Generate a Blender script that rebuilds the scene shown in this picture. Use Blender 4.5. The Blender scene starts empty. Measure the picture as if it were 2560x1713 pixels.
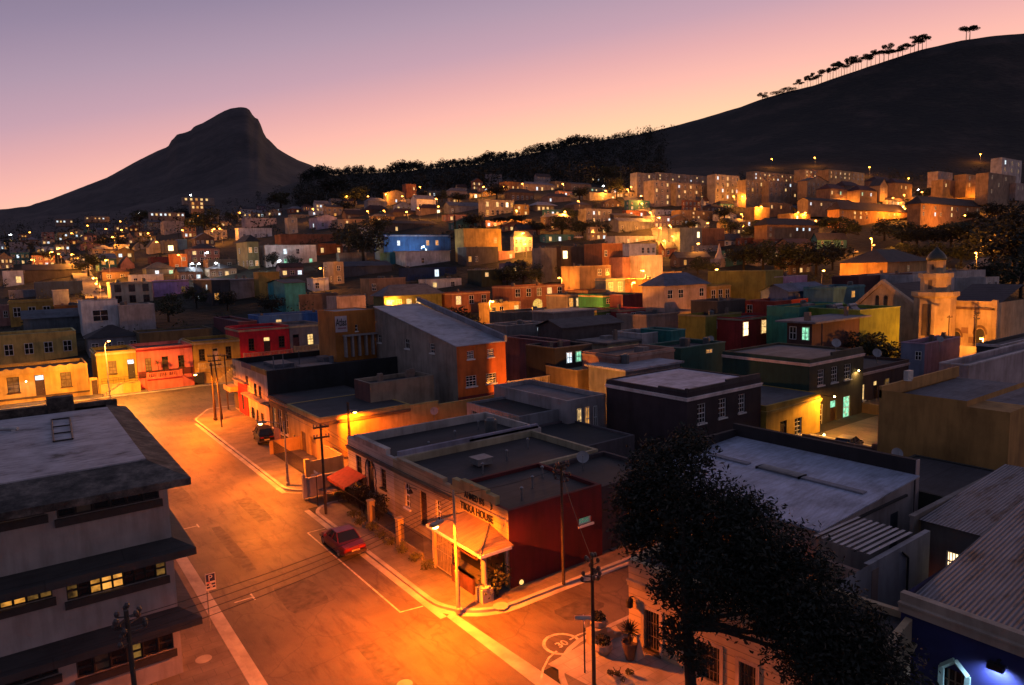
import bpy, math, random
from mathutils import Vector, Matrix
rnd = random.Random(7)
SC = bpy.context.scene
COL = SC.collection
# ------------------------------------------------------------------ camera model (street axes: X across, Y along the main street)
F = 1707.0; TH = 0.113952; RO = 0.028396; YAW = 0.628305; H = 18.0
fw = Vector((math.sin(YAW)*math.cos(TH), math.cos(YAW)*math.cos(TH), -math.sin(TH)))
_r = Vector((math.cos(YAW), -math.sin(YAW), 0)); _d = fw.cross(_r)
R2 = math.cos(RO)*_r + math.sin(RO)*_d
D2 = -math.sin(RO)*_r + math.cos(RO)*_d
CAMP = Vector((0, 0, H))
def ray(x, y): return R2*((x-1280)/F) + D2*((y-856.5)/F) + fw
def P(x, y, z=0.0):
    v = ray(x, y); return CAMP + v*((z-H)/v.z)
def PD(x, y, t): return CAMP + ray(x, y)*t
def onX(x, y, X):
    v = ray(x, y); return CAMP + v*(X/v.x)
def onY(x, y, Y):
    v = ray(x, y); return CAMP + v*(Y/v.y)
def proj(p):
    q = Vector(p)-CAMP; z = q.dot(fw)
    return 1280+F*q.dot(R2)/z, 856.5+F*q.dot(D2)/z, z
def side_len(c, D, px):
    q = Vector(c)-CAMP; k = px-1280
    return (k*q.dot(fw)-F*q.dot(R2))/(F*D.dot(R2)-k*D.dot(fw))
KH = F*H/(math.cos(TH)*math.cos(RO))
def yh(x): return 661.0-0.0284*(x-1280)
# ------------------------------------------------------------------ terrain: image row of the ground by column and depth
TD = [95, 115, 135, 160, 200, 250, 300, 350, 420, 500]
TX = [0, 640, 1280, 1920, 2560]
TT = {0: [1020, 962, 893, 828, 768, 722, 690, 666, 640, 618],
      640: [1002, 946, 880, 812, 735, 660, 615, 588, 562, 545],
      1280: [984, 928, 872, 815, 735, 655, 590, 540, 495, 462],
      1920: [966, 910, 858, 800, 725, 655, 600, 555, 510, 478],
      2560: [948, 892, 850, 800, 735, 665, 605, 560, 515, 478]}
RIDGE = [(-900, 600), (0, 562), (400, 530), (640, 488), (760, 448), (795, 442), (880, 434), (985, 430), (1200, 410), (1310, 388), (1420, 364), (1585, 338),
         (1670, 318), (1750, 297), (1855, 266), (1900, 249), (1967, 229), (2032, 214), (2076, 198), (2174, 165), (2295, 126), (2403, 101), (2491, 88), (2560, 83), (2800, 75), (3600, 110)]
def lerp_tab(tab, x):
    if x <= tab[0][0]: return tab[0][1]
    for (a, b), (c, d) in zip(tab, tab[1:]):
        if x <= c: return b+(d-b)*(x-a)/(c-a)
    return tab[-1][1]
def ty(x, d):
    """image row of the terrain at column x and depth d"""
    xc = min(max(x, 0), 2560)
    i = min(int(xc//640), 3); a = (xc-640*i)/640.0
    def row(j): return yh(xc)+KH/TD[1] if j <= 1 else TT[TX[i]][j]*(1-a)+TT[TX[i+1]][j]*a
    if d <= TD[1]: return yh(xc)+KH/d
    for j in range(1, len(TD)-1):
        if d <= TD[j+1]:
            k = (math.log(d)-math.log(TD[j]))/(math.log(TD[j+1])-math.log(TD[j]))
            return row(j)*(1-k)+row(j+1)*k
    y5 = row(len(TD)-1); yr = lerp_tab(RIDGE, x)
    k = min((d-500)/500.0, 1.0)
    return y5+(yr-y5)*k
def tdepth(x, y):
    """depth at which the terrain shows at pixel (x, y)"""
    lo, hi = 30.0, 1000.0
    for _ in range(40):
        m = (lo+hi)/2
        if ty(x, m) > y: lo = m
        else: hi = m
    return (lo+hi)/2
def G(x, y): return PD(x, y, tdepth(x, y))
def gz(x, d): return PD(x, ty(x, d), d)
Z1 = (0, 380, 2.7035); Z2 = (850, 380, 2.7035); Z3 = (1700, 380, 2.7035)
VW = {1: Z1, 2: Z2, 3: Z3, 0: (0, 0, 1.0)}
def vp(v, x, y):
    a = VW[v]; return a[0]+x/a[2], a[1]+y/a[2]
# ------------------------------------------------------------------ materials
_mats = {}
def srgb(r, g, b):
    def f(c):
        c /= 255.0
        return c/12.92 if c <= 0.04045 else ((c+0.055)/1.055)**2.4
    return (f(r), f(g), f(b), 1.0)
def nodes(name):
    m = bpy.data.materials.new(name); m.use_nodes = True
    nt = m.node_tree; b = nt.nodes['Principled BSDF']
    return m, nt, b
def ramp(nt, fac, stops):
    r = nt.nodes.new('ShaderNodeValToRGB')
    el = r.color_ramp.elements
    while len(el) < len(stops): el.new(0.5)
    for e, (p, c) in zip(el, stops): e.position = p; e.color = c
    nt.links.new(fac, r.inputs[0]); return r.outputs[0]
def noise(nt, scale, detail=4.0, rough=0.55, vec=None, sc3=None):
    n = nt.nodes.new('ShaderNodeTexNoise'); n.inputs['Scale'].default_value = scale
    n.inputs['Detail'].default_value = detail; n.inputs['Roughness'].default_value = rough
    tc = nt.nodes.new('ShaderNodeNewGeometry')
    src = tc.outputs['Position']
    if vec is not None: src = vec
    if sc3:
        mp = nt.nodes.new('ShaderNodeMapping'); mp.inputs['Scale'].default_value = sc3
        nt.links.new(src, mp.inputs[0]); src = mp.outputs[0]
    nt.links.new(src, n.inputs['Vector']); return n.outputs['Fac']
def mul(nt, a, b, fac=1.0):
    m = nt.nodes.new('ShaderNodeMix'); m.data_type = 'RGBA'; m.blend_type = 'MULTIPLY'
    m.inputs['Factor'].default_value = fac
    nt.links.new(a, m.inputs['A']); nt.links.new(b, m.inputs['B']); return m.outputs['Result']
def bump(nt, b, h, strength=0.3, dist=0.02):
    bp = nt.nodes.new('ShaderNodeBump'); bp.inputs['Strength'].default_value = strength; bp.inputs['Distance'].default_value = dist
    nt.links.new(h, bp.inputs['Height']); nt.links.new(bp.outputs[0], b.inputs['Normal'])
def c4(c, k=1.0): return (c[0]*k, c[1]*k, c[2]*k, 1.0)
def paint(c, lo=0.62, hi=1.12, rough=0.85):
    """weathered painted plaster"""
    key = ('p', tuple(round(x, 3) for x in c[:3]), lo)
    if key in _mats: return _mats[key]
    m, nt, b = nodes('painted_plaster')
    n1 = noise(nt, 0.35, 5, 0.6); n2 = noise(nt, 1.0, 4, 0.6, sc3=(1.6, 1.6, 0.25)); n3 = noise(nt, 9, 3)
    a = ramp(nt, n1, [(0.3, c4(c, lo)), (0.62, c4(c, hi))])
    d = ramp(nt, n2, [(0.3, (0.62, 0.6, 0.57, 1)), (0.55, (1, 1, 1, 1))])
    nt.links.new(mul(nt, a, d, 0.8), b.inputs['Base Color'])
    b.inputs['Roughness'].default_value = rough
    bump(nt, b, n3, 0.25, 0.02)
    _mats[key] = m; return m
def flat(c, rough=0.6, metal=0.0, var=0.25, scale=3.0, name='coat'):
    key = ('f', tuple(round(x, 3) for x in c[:3]), rough, metal, var, scale)
    if key in _mats: return _mats[key]
    m, nt, b = nodes(name)
    n = noise(nt, scale, 4)
    nt.links.new(ramp(nt, n, [(0.3, c4(c, 1-var)), (0.7, c4(c, 1+var*0.5))]), b.inputs['Base Color'])
    b.inputs['Roughness'].default_value = rough; b.inputs['Metallic'].default_value = metal
    _mats[key] = m; return m
def emit(c, s, name='glow', var=0.0):
    key = ('e', tuple(round(x, 3) for x in c[:3]), s, var)
    if key in _mats: return _mats[key]
    m, nt, b = nodes(name)
    b.inputs['Base Color'].default_value = (0.02, 0.02, 0.02, 1)
    b.inputs['Emission Color'].default_value = c4(c); b.inputs['Emission Strength'].default_value = s
    if var:
        n = noise(nt, 2.6, 3)
        nt.links.new(ramp(nt, n, [(0.35, c4(c, 1-var)), (0.65, c4(c, 1.2))]), b.inputs['Emission Color'])
    _mats[key] = m; return m
def roofing(c, kind='bitumen'):
    key = ('r', tuple(round(x, 3) for x in c[:3]), kind)
    if key in _mats: return _mats[key]
    m, nt, b = nodes('roofing')
    n1 = noise(nt, 0.5, 6, 0.65); n2 = noise(nt, 2.2, 4, 0.6, sc3=(0.35, 2.2, 1))
    a = ramp(nt, n1, [(0.32, c4(c, 0.55)), (0.5, c4(c, 0.95)), (0.68, c4(c, 1.15))])
    d = ramp(nt, n2, [(0.35, (0.6, 0.6, 0.6, 1)), (0.6, (1, 1, 1, 1))])
    res = mul(nt, a, d, 0.7)
    if kind == 'bitumen':
        bt = nt.nodes.new('ShaderNodeTexBrick'); bt.inputs['Scale'].default_value = 1.0; bt.inputs['Brick Width'].default_value = 5.5; bt.inputs['Row Height'].default_value = 1.05
        bt.inputs['Mortar Size'].default_value = 0.03; bt.inputs['Color1'].default_value = (1, 1, 1, 1); bt.inputs['Color2'].default_value = (.74, .74, .74, 1); bt.inputs['Mortar'].default_value = (.5, .5, .5, 1)
        g2 = nt.nodes.new('ShaderNodeNewGeometry'); nt.links.new(g2.outputs['Position'], bt.inputs['Vector']); res = mul(nt, res, bt.outputs['Color'], .85)
    nt.links.new(res, b.inputs['Base Color'])
    b.inputs['Roughness'].default_value = 0.75
    if kind in ('corr', 'corrx'):
        w = nt.nodes.new('ShaderNodeTexWave'); w.inputs['Scale'].default_value = 2.1; w.bands_direction = 'Y' if kind == 'corr' else 'X'
        w.inputs['Distortion'].default_value = 0.0
        g = nt.nodes.new('ShaderNodeNewGeometry'); nt.links.new(g.outputs['Position'], w.inputs['Vector'])
        bump(nt, b, w.outputs['Fac'], 1.0, 0.06); b.inputs['Roughness'].default_value = 0.5; b.inputs['Metallic'].default_value = 0.3
    elif kind == 'tile':
        w = nt.nodes.new('ShaderNodeTexWave'); w.inputs['Scale'].default_value = 1.2; w.bands_direction = 'Z'
        g = nt.nodes.new('ShaderNodeNewGeometry'); nt.links.new(g.outputs['Position'], w.inputs['Vector'])
        bump(nt, b, w.outputs['Fac'], 0.6, 0.05)
    else:
        bump(nt, b, noise(nt, 14, 3), 0.4, 0.02)
    _mats[key] = m; return m
GLASS = flat((0.012, 0.014, 0.018), 0.12, 0, 0.4, 1.5, 'window_glass')
KIND = {'d': GLASS, 'y': emit((1.0, 0.62, 0.22), 1.1, 'lit_window', 0.5), 'o': emit((1.0, 0.42, 0.07), 0.8, 'lit_window', 0.5), 'w': emit((0.75, 0.9, 1.0), 1.3, 'lit_window', 0.45),
        'g': emit((0.35, 1.0, 0.6), 0.9, 'lit_window', 0.6), 'Y': emit((1.0, 0.72, 0.35), 3.0, 'lit_window', 0.4), 'c': flat((0.16, 0.13, 0.08), 0.4, 0, 0.5, 2, 'curtain_behind_glass'),
        'G': emit((0.04, 0.62, 0.33), 0.55, 'lit_window', 0.6), 'm': emit((1.0, 0.5, 0.1), 0.15, 'dim_window', 0.9), 'M': emit((1.0, 0.42, 0.06), 0.55, 'dim_window', 0.95)}
WOOD = flat((0.06, 0.032, 0.018), 0.55, 0, 0.4, 6, 'dark_wood')
WHITEP = flat((0.8, 0.77, 0.72), 0.6, 0, 0.15, 5, 'white_paint')
DARKP = flat((0.03, 0.03, 0.032), 0.5, 0, 0.3, 5, 'dark_paint')
STEEL = flat((0.3, 0.3, 0.31), 0.45, 0.6, 0.3, 5, 'galvanised_steel')
IRON = flat((0.03, 0.028, 0.027), 0.5, 0.5, 0.3, 8, 'black_iron')
POLEW = flat((0.055, 0.04, 0.03), 0.8, 0, 0.4, 4, 'tarred_pole')
# ------------------------------------------------------------------ mesh builder
class MB:
    def __init__(s): s.v = []; s.f = []; s.m = []
    def poly(s, pts, m=0):
        i = len(s.v); s.v += [tuple(p) for p in pts]; s.f.append(tuple(range(i, i+len(pts)))); s.m.append(m)
    def box(s, x0, x1, y0, y1, z0, z1, m=0):
        i = len(s.v)
        s.v += [(x0, y0, z0), (x1, y0, z0), (x1, y1, z0), (x0, y1, z0), (x0, y0, z1), (x1, y0, z1), (x1, y1, z1), (x0, y1, z1)]
        for q in ((0, 3, 2, 1), (4, 5, 6, 7), (0, 1, 5, 4), (1, 2, 6, 5), (2, 3, 7, 6), (3, 0, 4, 7)):
            s.f.append(tuple(i+k for k in q)); s.m.append(m)
    def prism(s, pts, z0, z1, m=0):
        n = len(pts); i = len(s.v)
        s.v += [(p[0], p[1], z0) for p in pts]+[(p[0], p[1], z1) for p in pts]
        s.f.append(tuple(i+k for k in reversed(range(n)))); s.m.append(m)
        s.f.append(tuple(i+n+k for k in range(n))); s.m.append(m)
        for k in range(n):
            j = (k+1) % n; s.f.append((i+k, i+j, i+n+j, i+n+k)); s.m.append(m)
    def cyl(s, p0, p1, r0, r1=None, n=8, m=0):
        r1 = r0 if r1 is None else r1
        a = Vector(p0); b = Vector(p1); t = (b-a)
        if t.length < 1e-6: return
        t.normalize(); u = t.cross(Vector((0, 0, 1)) if abs(t.z) < 0.9 else Vector((1, 0, 0))).normalized(); w = t.cross(u)
        i = len(s.v)
        for c, r in ((a, r0), (b, r1)):
            for k in range(n):
                q = 2*math.pi*k/n; s.v.append(tuple(c+u*(r*math.cos(q))+w*(r*math.sin(q))))
        for k in range(n):
            j = (k+1) % n; s.f.append((i+k, i+n+k, i+n+j, i+j)); s.m.append(m)
        s.f.append(tuple(i+k for k in range(n))); s.m.append(m)
        s.f.append(tuple(i+n+k for k in reversed(range(n)))); s.m.append(m)
    def tube(s, pts, r, n=6, m=0):
        for a, b in zip(pts, pts[1:]): s.cyl(a, b, r, r, n, m)
    def lathe(s, prof, n=16, cx=0, cy=0, m=0, cap=True):
        i = len(s.v); k = len(prof)
        for (r, z) in prof:
            for j in range(n):
                q = 2*math.pi*j/n; s.v.append((cx+r*math.cos(q), cy+r*math.sin(q), z))
        for a in range(k-1):
            for j in range(n):
                l = (j+1) % n; s.f.append((i+a*n+j, i+a*n+l, i+(a+1)*n+l, i+(a+1)*n+j)); s.m.append(m)
        if cap:
            s.f.append(tuple(i+j for j in reversed(range(n)))); s.m.append(m)
            s.f.append(tuple(i+(k-1)*n+j for j in range(n))); s.m.append(m)
    def ball(s, c, r, n=8, k=6, m=0, sz=1.0):
        s.lathe([(max(r*math.sin(math.pi*a/k), 0.001), c[2]-r*sz*math.cos(math.pi*a/k)) for a in range(k+1)], n, c[0], c[1], m, False)
    def wall(s, ax, c, a0, a1, z0, z1, holes, inward, rec, m=0):
        """wall in plane ax=c (ax 'x' or 'y'), with openings (u0,u1,z0,z1) and reveals going inward by rec"""
        us = sorted({a0, a1, *[min(max(h[k], a0), a1) for h in holes for k in (0, 1)]})
        zs = sorted({z0, z1, *[min(max(h[k], z0), z1) for h in holes for k in (2, 3)]})
        def pt(u, z, d=0.0): return (c+inward*d, u, z) if ax == 'x' else (u, c+inward*d, z)
        for u, u2 in zip(us, us[1:]):
            for z, z2 in zip(zs, zs[1:]):
                um = (u+u2)/2; zm = (z+z2)/2
                if any(h[0] < um < h[1] and h[2] < zm < h[3] for h in holes): continue
                s.poly([pt(u, z), pt(u2, z), pt(u2, z2), pt(u, z2)], m)
        for h in holes:
            q = [(h[0], h[2]), (h[1], h[2]), (h[1], h[3]), (h[0], h[3])]
            for (a, b), (e, f) in zip(q, q[1:]+q[:1]):
                s.poly([pt(a, b), pt(e, f), pt(e, f, rec), pt(a, b, rec)], m)
    def mesh(s, name, mats, smooth=False):
        me = bpy.data.meshes.new(name); me.from_pydata(s.v, [], s.f)
        for m in (mats if isinstance(mats, (list, tuple)) else [mats]): me.materials.append(m)
        me.polygons.foreach_set('material_index', s.m)
        if smooth: me.polygons.foreach_set('use_smooth', [True]*len(s.f))
        me.update(); return me
    def build(s, name, mats, parent=None, loc=(0, 0, 0), rz=0.0, smooth=False):
        return put(name, s.mesh(name, mats, smooth), parent, loc, rz)
def put(name, me, parent=None, loc=(0, 0, 0), rz=0.0):
    o = bpy.data.objects.new(name, me); COL.objects.link(o)
    if parent: o.parent = parent
    o.location = loc; o.rotation_euler = (0, 0, rz); return o
def tag(o, label=None, cat=None, group=None, kind=None):
    if label: o['label'] = label
    if cat: o['category'] = cat
    if group: o['group'] = group
    if kind: o['kind'] = kind
    return o
def thing(name, label, cat, loc=(0, 0, 0), rz=0.0, group=None):
    o = bpy.data.objects.new(name, None); COL.objects.link(o); o.empty_display_size = 0.3
    o.location = loc; o.rotation_euler = (0, 0, rz)
    return tag(o, label, cat, group)
def struct(name, mb, mat, smooth=False): return tag(mb.build(name, mat, smooth=smooth), kind='structure')
def dup(root, loc, rz=None, label=None, scale=None):
    def cp(o, par):
        c = o.copy(); COL.objects.link(c)
        if par: c.parent = par
        for ch in [q for q in KIDS.get(o, [])]: cp(ch, c)
        return c
    c = cp(root, None); c.location = loc
    if rz is not None: c.rotation_euler = (0, 0, rz)
    if label: c['label'] = label
    if scale: c.scale = scale
    return c
KIDS = {}
def note(root):
    """remember a finished thing's children, for copies"""
    for o in [root]+list(root.children_recursive): KIDS[o] = list(o.children)
# ------------------------------------------------------------------ windows
_wm = {}
def win_meshes(w, h, kind, frame, nx, ny, sill):
    key = (round(w, 2), round(h, 2), kind, frame.name if frame else None, nx, ny, sill)
    if key in _wm: return _wm[key]
    b = MB(); t = min(0.075, w*0.1)
    b.box(-w/2, -w/2+t, -0.05, 0.03, 0, h); b.box(w/2-t, w/2, -0.05, 0.03, 0, h)
    b.box(-w/2+t, w/2-t, -0.05, 0.03, h-t, h); b.box(-w/2+t, w/2-t, -0.05, 0.03, 0, t)
    for k in range(1, nx):
        x = -w/2+w*k/nx; b.box(x-0.02, x+0.02, -0.03, 0.02, t, h-t)
    for k in range(1, ny):
        z = h*k/ny; q = 0.045 if (ny % 2 == 0 and k == ny//2) else 0.02
        b.box(-w/2+t, w/2-t, -0.035, 0.018, z-q, z+q)
    fm = b.mesh('window', frame)
    p = MB(); p.box(-w/2+t*0.5, w/2-t*0.5, -0.005, 0.012, t*0.5, h-t*0.5)
    pm = p.mesh('pane', KIND[kind])
    sm = None
    if sill:
        q = MB(); q.box(-w/2-0.1, w/2+0.1, -0.26, -0.052, -0.12, 0.0); sm = q.mesh('sill', frame)
    _wm[key] = (fm, pm, sm); return _wm[key]
def add_win(root, face, u, z, w, h, kind='d', frame=None, nx=2, ny=4, sill=True, rec=0.14):
    frame = frame or WHITEP
    w = max(w, 0.25); h = max(h, 0.3)
    fm, pm, sm = win_meshes(w, h, kind, frame, nx, ny, sill)
    if face == 'R': loc = (u, rec, z); rz = 0
    else: loc = (rec, u, z); rz = -math.pi/2
    f = put('window', fm, root, loc, rz); put('pane', pm, f)
    if sm: put('sill', sm, f)
    return f
_dm = {}
def add_door(root, face, u, z, w, h, mat=None, lit=None, rec=0.14):
    mat = mat or WOOD
    key = (round(w, 2), round(h, 2), mat.name, lit)
    if key not in _dm:
        b = MB(); t = 0.08; fh = h*0.24
        b.box(-w/2, -w/2+t, -0.06, 0.05, 0, h); b.box(w/2-t, w/2, -0.06, 0.05, 0, h); b.box(-w/2+t, w/2-t, -0.06, 0.05, h-t, h)
        b.box(-w/2+t, w/2-t, -0.05, 0.04, h-fh-t, h-fh)
        b.box(-w/2+t, w/2-t, -0.01, 0.04, 0, h-fh-t)
        for x0, x1 in ((-w/2+t*1.8, -0.04), (0.04, w/2-t*1.8)):
            for z0, z1 in ((0.15, 0.8), (0.95, h-fh-t-0.15)): b.box(x0, x1, -0.03, -0.012, z0, z1)
        fan = MB(); fan.box(-w/2+t, w/2-t, -0.005, 0.02, h-fh, h-t)
        hd = MB(); hd.cyl((w/2-0.2, -0.012, 1.0), (w/2-0.2, -0.09, 1.0), 0.03, 0.04)
        _dm[key] = (b.mesh('door', mat), fan.mesh('fanlight', KIND[lit or 'd']), hd.mesh('handle', STEEL))
    a = _dm[key]
    if face == 'R': loc = (u, rec, z); rz = 0
    else: loc = (rec, u, z); rz = -math.pi/2
    d = put('door', a[0], root, loc, rz); put('fanlight', a[1], d); put('handle', a[2], d)
    return d
# ------------------------------------------------------------------ houses
ROOF_DARK = (0.035, 0.035, 0.04); ROOF_GREY = (0.27, 0.27, 0.31); ROOF_PALE = (0.55, 0.56, 0.62); ROOF_RED = (0.09, 0.03, 0.025)
HOUSES = []
def house(name, label, x, y, W, L, z0, z1, col, rot=0.0, roof='flat', roofcol=ROOF_DARK, rkind='bitumen', par=0.45, wR=(), wL=(), dR=(), dL=(),
          cornice=None, lcol=None, below=4.0, rh=2.0, over=0.35, cat='house', frame=None, cz=0.55, zL=None):
    """block with its near corner at (x, y); R face looks down -Y, L face looks down -X. Windows: (u, z, w, h, kind, nx, ny)"""
    o = thing(name, label, cat, (x, y, z0), rot)
    h = z1-z0
    m = [paint(col), paint(lcol or col)]
    b = MB()
    def holes(ws): return [(q[0]-q[2]/2, q[0]+q[2]/2, q[1], q[1]+q[3]) for q in ws]
    top = h
    b.wall('y', 0.0, 0, W, -below, top, holes(wR)+holes(dR), 1, 0.14, 0)
    b.wall('x', 0.0, 0, L, -below, top, holes(wL)+holes(dL), 1, 0.14, 1)
    b.poly([(W, 0, -below), (W, L, -below), (W, L, top), (W, 0, top)], 0)
    b.poly([(0, L, -below), (W, L, -below), (W, L, top), (0, L, top)], 1)
    t = 0.24
    if roof == 'flat':
        for p in ([(0, 0), (W, 0), (W-t, t), (t, t)], [(W, 0), (W, L), (W-t, L-t), (W-t, t)], [(W, L), (0, L), (t, L-t), (W-t, L-t)], [(0, L), (0, 0), (t, t), (t, L-t)]):
            b.poly([(q[0], q[1], h) for q in p], 0)
        for p, q in (((t, t), (W-t, t)), ((W-t, t), (W-t, L-t)), ((W-t, L-t), (t, L-t)), ((t, L-t), (t, t))):
            b.poly([(p[0], p[1], h-par), (q[0], q[1], h-par), (q[0], q[1], h), (p[0], p[1], h)], 0)
    elif roof in ('gx', 'gy'):
        if roof == 'gx':
            for xx in (0, W): b.poly([(xx, 0, h), (xx, L, h), (xx, L/2, h+rh)], 0)
        else:
            for yy in (0, L): b.poly([(0, yy, h), (W, yy, h), (W/2, yy, h+rh)], 0)
    elif roof == 'my':      # rises towards +Y
        b.poly([(0, 0, h), (0, L, h), (0, L, h+rh)], 1); b.poly([(W, 0, h), (W, L, h), (W, L, h+rh)], 1); b.poly([(0, L, h), (W, L, h), (W, L, h+rh), (0, L, h+rh)], 0)
    w = b.build('wall', m, o)
    r = MB(); e = over
    if roof == 'flat': r.box(t-0.02, W-t+0.02, t-0.02, L-t+0.02, h-par-0.2, h-par+0.02)
    elif roof == 'hip':
        k = min(W, L)/2
        A = [(-e, -e, h-0.05), (W+e, -e, h-0.05), (W+e, L+e, h-0.05), (-e, L+e, h-0.05)]
        if W >= L: rd = [(k, L/2, h+rh), (W-k, L/2, h+rh)]; fs = [(A[0], A[1], rd[1], rd[0]), (A[1], A[2], rd[1]), (A[2], A[3], rd[0], rd[1]), (A[3], A[0], rd[0])]
        else: rd = [(W/2, k, h+rh), (W/2, L-k, h+rh)]; fs = [(A[0], A[1], rd[0]), (A[1], A[2], rd[1], rd[0]), (A[2], A[3], rd[1]), (A[3], A[0], rd[0], rd[1])]
        for f in fs: r.poly(f)
        r.poly(A[::-1]); 
    elif roof == 'gx':
        zl = h-e*rh/(L/2)
        for dz in (0.03, 0.15):
            r.poly([(-e, -e, zl+dz), (W+e, -e, zl+dz), (W+e, L/2, h+rh+dz), (-e, L/2, h+rh+dz)]); r.poly([(-e, L/2, h+rh+dz), (W+e, L/2, h+rh+dz), (W+e, L+e, zl+dz), (-e, L+e, zl+dz)])
        r.poly([(-e, -e, zl+.03), (W+e, -e, zl+.03), (W+e, -e, zl+.15), (-e, -e, zl+.15)])
        for xx in (-e, W+e): r.poly([(xx, -e, zl+.03), (xx, L/2, h+rh+.03), (xx, L/2, h+rh+.15), (xx, -e, zl+.15)])
    elif roof == 'gy':
        zl = h-e*rh/(W/2)
        for dz in (0.03, 0.15):
            r.poly([(-e, -e, zl+dz), (-e, L+e, zl+dz), (W/2, L+e, h+rh+dz), (W/2, -e, h+rh+dz)]); r.poly([(W/2, -e, h+rh+dz), (W/2, L+e, h+rh+dz), (W+e, L+e, zl+dz), (W+e, -e, zl+dz)])
        r.poly([(-e, -e, zl+.03), (W/2, -e, h+rh+.03), (W/2, -e, h+rh+.15), (-e, -e, zl+.15)]); r.poly([(W/2, -e, h+rh+.03), (W+e, -e, zl+.03), (W+e, -e, zl+.15), (W/2, -e, h+rh+.15)])
        r.poly([(-e, -e, zl+.03), (-e, L+e, zl+.03), (-e, L+e, zl+.15), (-e, -e, zl+.15)])
    elif roof == 'my':
        for dz in (0.03, 0.12): r.poly([(-.12, -.12, h+dz), (W+.12, -.12, h+dz), (W+.12, L+.1, h+rh+dz), (-.12, L+.1, h+rh+dz)])
        for a, c in (((-.12, -.12, h), (W+.12, -.12, h)), ((-.12, -.12, h), (-.12, L+.1, h+rh)), ((W+.12, -.12, h), (W+.12, L+.1, h+rh))):
            r.poly([(a[0], a[1], a[2]+.03), (c[0], c[1], c[2]+.03), (c[0], c[1], c[2]+.12), (a[0], a[1], a[2]+.12)])
    elif roof == 'slab': r.box(-e, W+e, -e, L+e, h-0.02, h+0.22)
    if r.f: r.build('roof', roofing(roofcol, rkind), w)
    if cornice:
        k = MB(); p = 0.13
        k.box(-p, W+0.02, -p, -0.002, h-cz, h-cz+0.22); k.box(-p, -0.002, 0, L, h-cz, h-cz+0.22)
        k.box(-p*1.6, W+0.02, -p*1.6, -0.002, h-cz+0.22, h-cz+0.30); k.box(-p*1.6, -0.002, 0, L, h-cz+0.22, h-cz+0.30)
        k.build('cornice', paint(cornice), o)
    for f, ws in (('R', wR), ('L', wL)):
        for q in ws:
            add_win(o, f, q[0], q[1], q[2], q[3], q[4] if len(q) > 4 else 'd', frame, q[5] if len(q) > 5 else 2, q[6] if len(q) > 6 else 4)
    for f, ds in (('R', dR), ('L', dL)):
        for q in ds: add_door(o, f, q[0], q[1], q[2], q[3], q[5] if len(q) > 5 else None, q[4] if len(q) > 4 else None)
    HOUSES.append((o, label, W, L, h))
    return o
def winR(Y, X0, z0, pl, pr, yt, yb):
    """opening seen between pixel columns pl..pr and rows yt..yb on the plane y=Y"""
    c = (pl+pr)/2; m = (yt+yb)/2
    a = onY(pl, m, Y).x; b = onY(pr, m, Y).x
    return ((a+b)/2-X0, onY(c, yb, Y).z-z0, b-a, onY(c, yt, Y).z-onY(c, yb, Y).z)
def winL(X, Y0, z0, pl, pr, yt, yb):
    c = (pl+pr)/2; m = (yt+yb)/2
    a = onX(pl, m, X).y; b = onX(pr, m, X).y
    return ((a+b)/2-Y0, onX(c, yb, X).z-z0, abs(b-a), onX(c, yt, X).z-onX(c, yb, X).z)
K = dict(cream=(.54, .45, .33), white=(.70, .68, .67), grey=(.26, .26, .28), ochre=(.44, .27, .06), yellow=(.56, .39, .08), brown=(.19, .12, .085), brick=(.30, .115, .06),
         orange=(.5, .15, .025), red=(.42, .022, .03), pink=(.6, .11, .10), teal=(.05, .32, .33), blue=(.045, .15, .42), navy=(.025, .05, .12), lilac=(.5, .32, .64), lime=(.22, .27, .04),
         green=(.02, .17, .09), maroon=(.13, .035, .055), olive=(.21, .18, .08), beige=(.36, .28, .2), charcoal=(.05, .05, .055), plum=(.085, .05, .06), rose=(.4, .2, .17), darkgreen=(.025, .06, .045), pale=(.52, .52, .55))
def CC(c): return K[c] if isinstance(c, str) else c
from mathutils import noise as mnoise
# ================================================================== ground, road, pavements
def rounded(pts, rad, n=8):
    """polygon with rounded corners; rad per corner"""
    out = []
    k = len(pts)
    for i in range(k):
        p = Vector(pts[i]).to_2d() if len(pts[i]) > 2 else Vector(pts[i]); a = Vector(pts[i-1]); b = Vector(pts[(i+1) % k]); r = rad[i]
        if r <= 0: out.append((p.x, p.y)); continue
        u = (a-p).normalized(); w = (b-p).normalized(); ang = u.angle(w); t = r/math.tan(ang/2)
        s = p+u*t; e = p+w*t; c = p+(u+w).normalized()*(r/math.sin(ang/2))
        a0 = math.atan2(s.y-c.y, s.x-c.x); a1 = math.atan2(e.y-c.y, e.x-c.x); da = (a1-a0+math.pi) % (2*math.pi)-math.pi
        out += [(c.x+r*math.cos(a0+da*j/n), c.y+r*math.sin(a0+da*j/n)) for j in range(n+1)]
    return out
def ring(outer, w):
    """inner offset of a convex-ish polygon"""
    n = len(outer); res = []
    for i in range(n):
        p = Vector(outer[i]); a = Vector(outer[i-1]); b = Vector(outer[(i+1) % n])
        d1 = (p-a).normalized(); d2 = (b-p).normalized(); nn = Vector((-(d1.y+d2.y), d1.x+d2.x)).normalized()
        k = max(nn.dot(Vector((-d1.y, d1.x))), 0.4); q = p+nn*(w/k); res.append((q.x, q.y))
    return res
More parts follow.
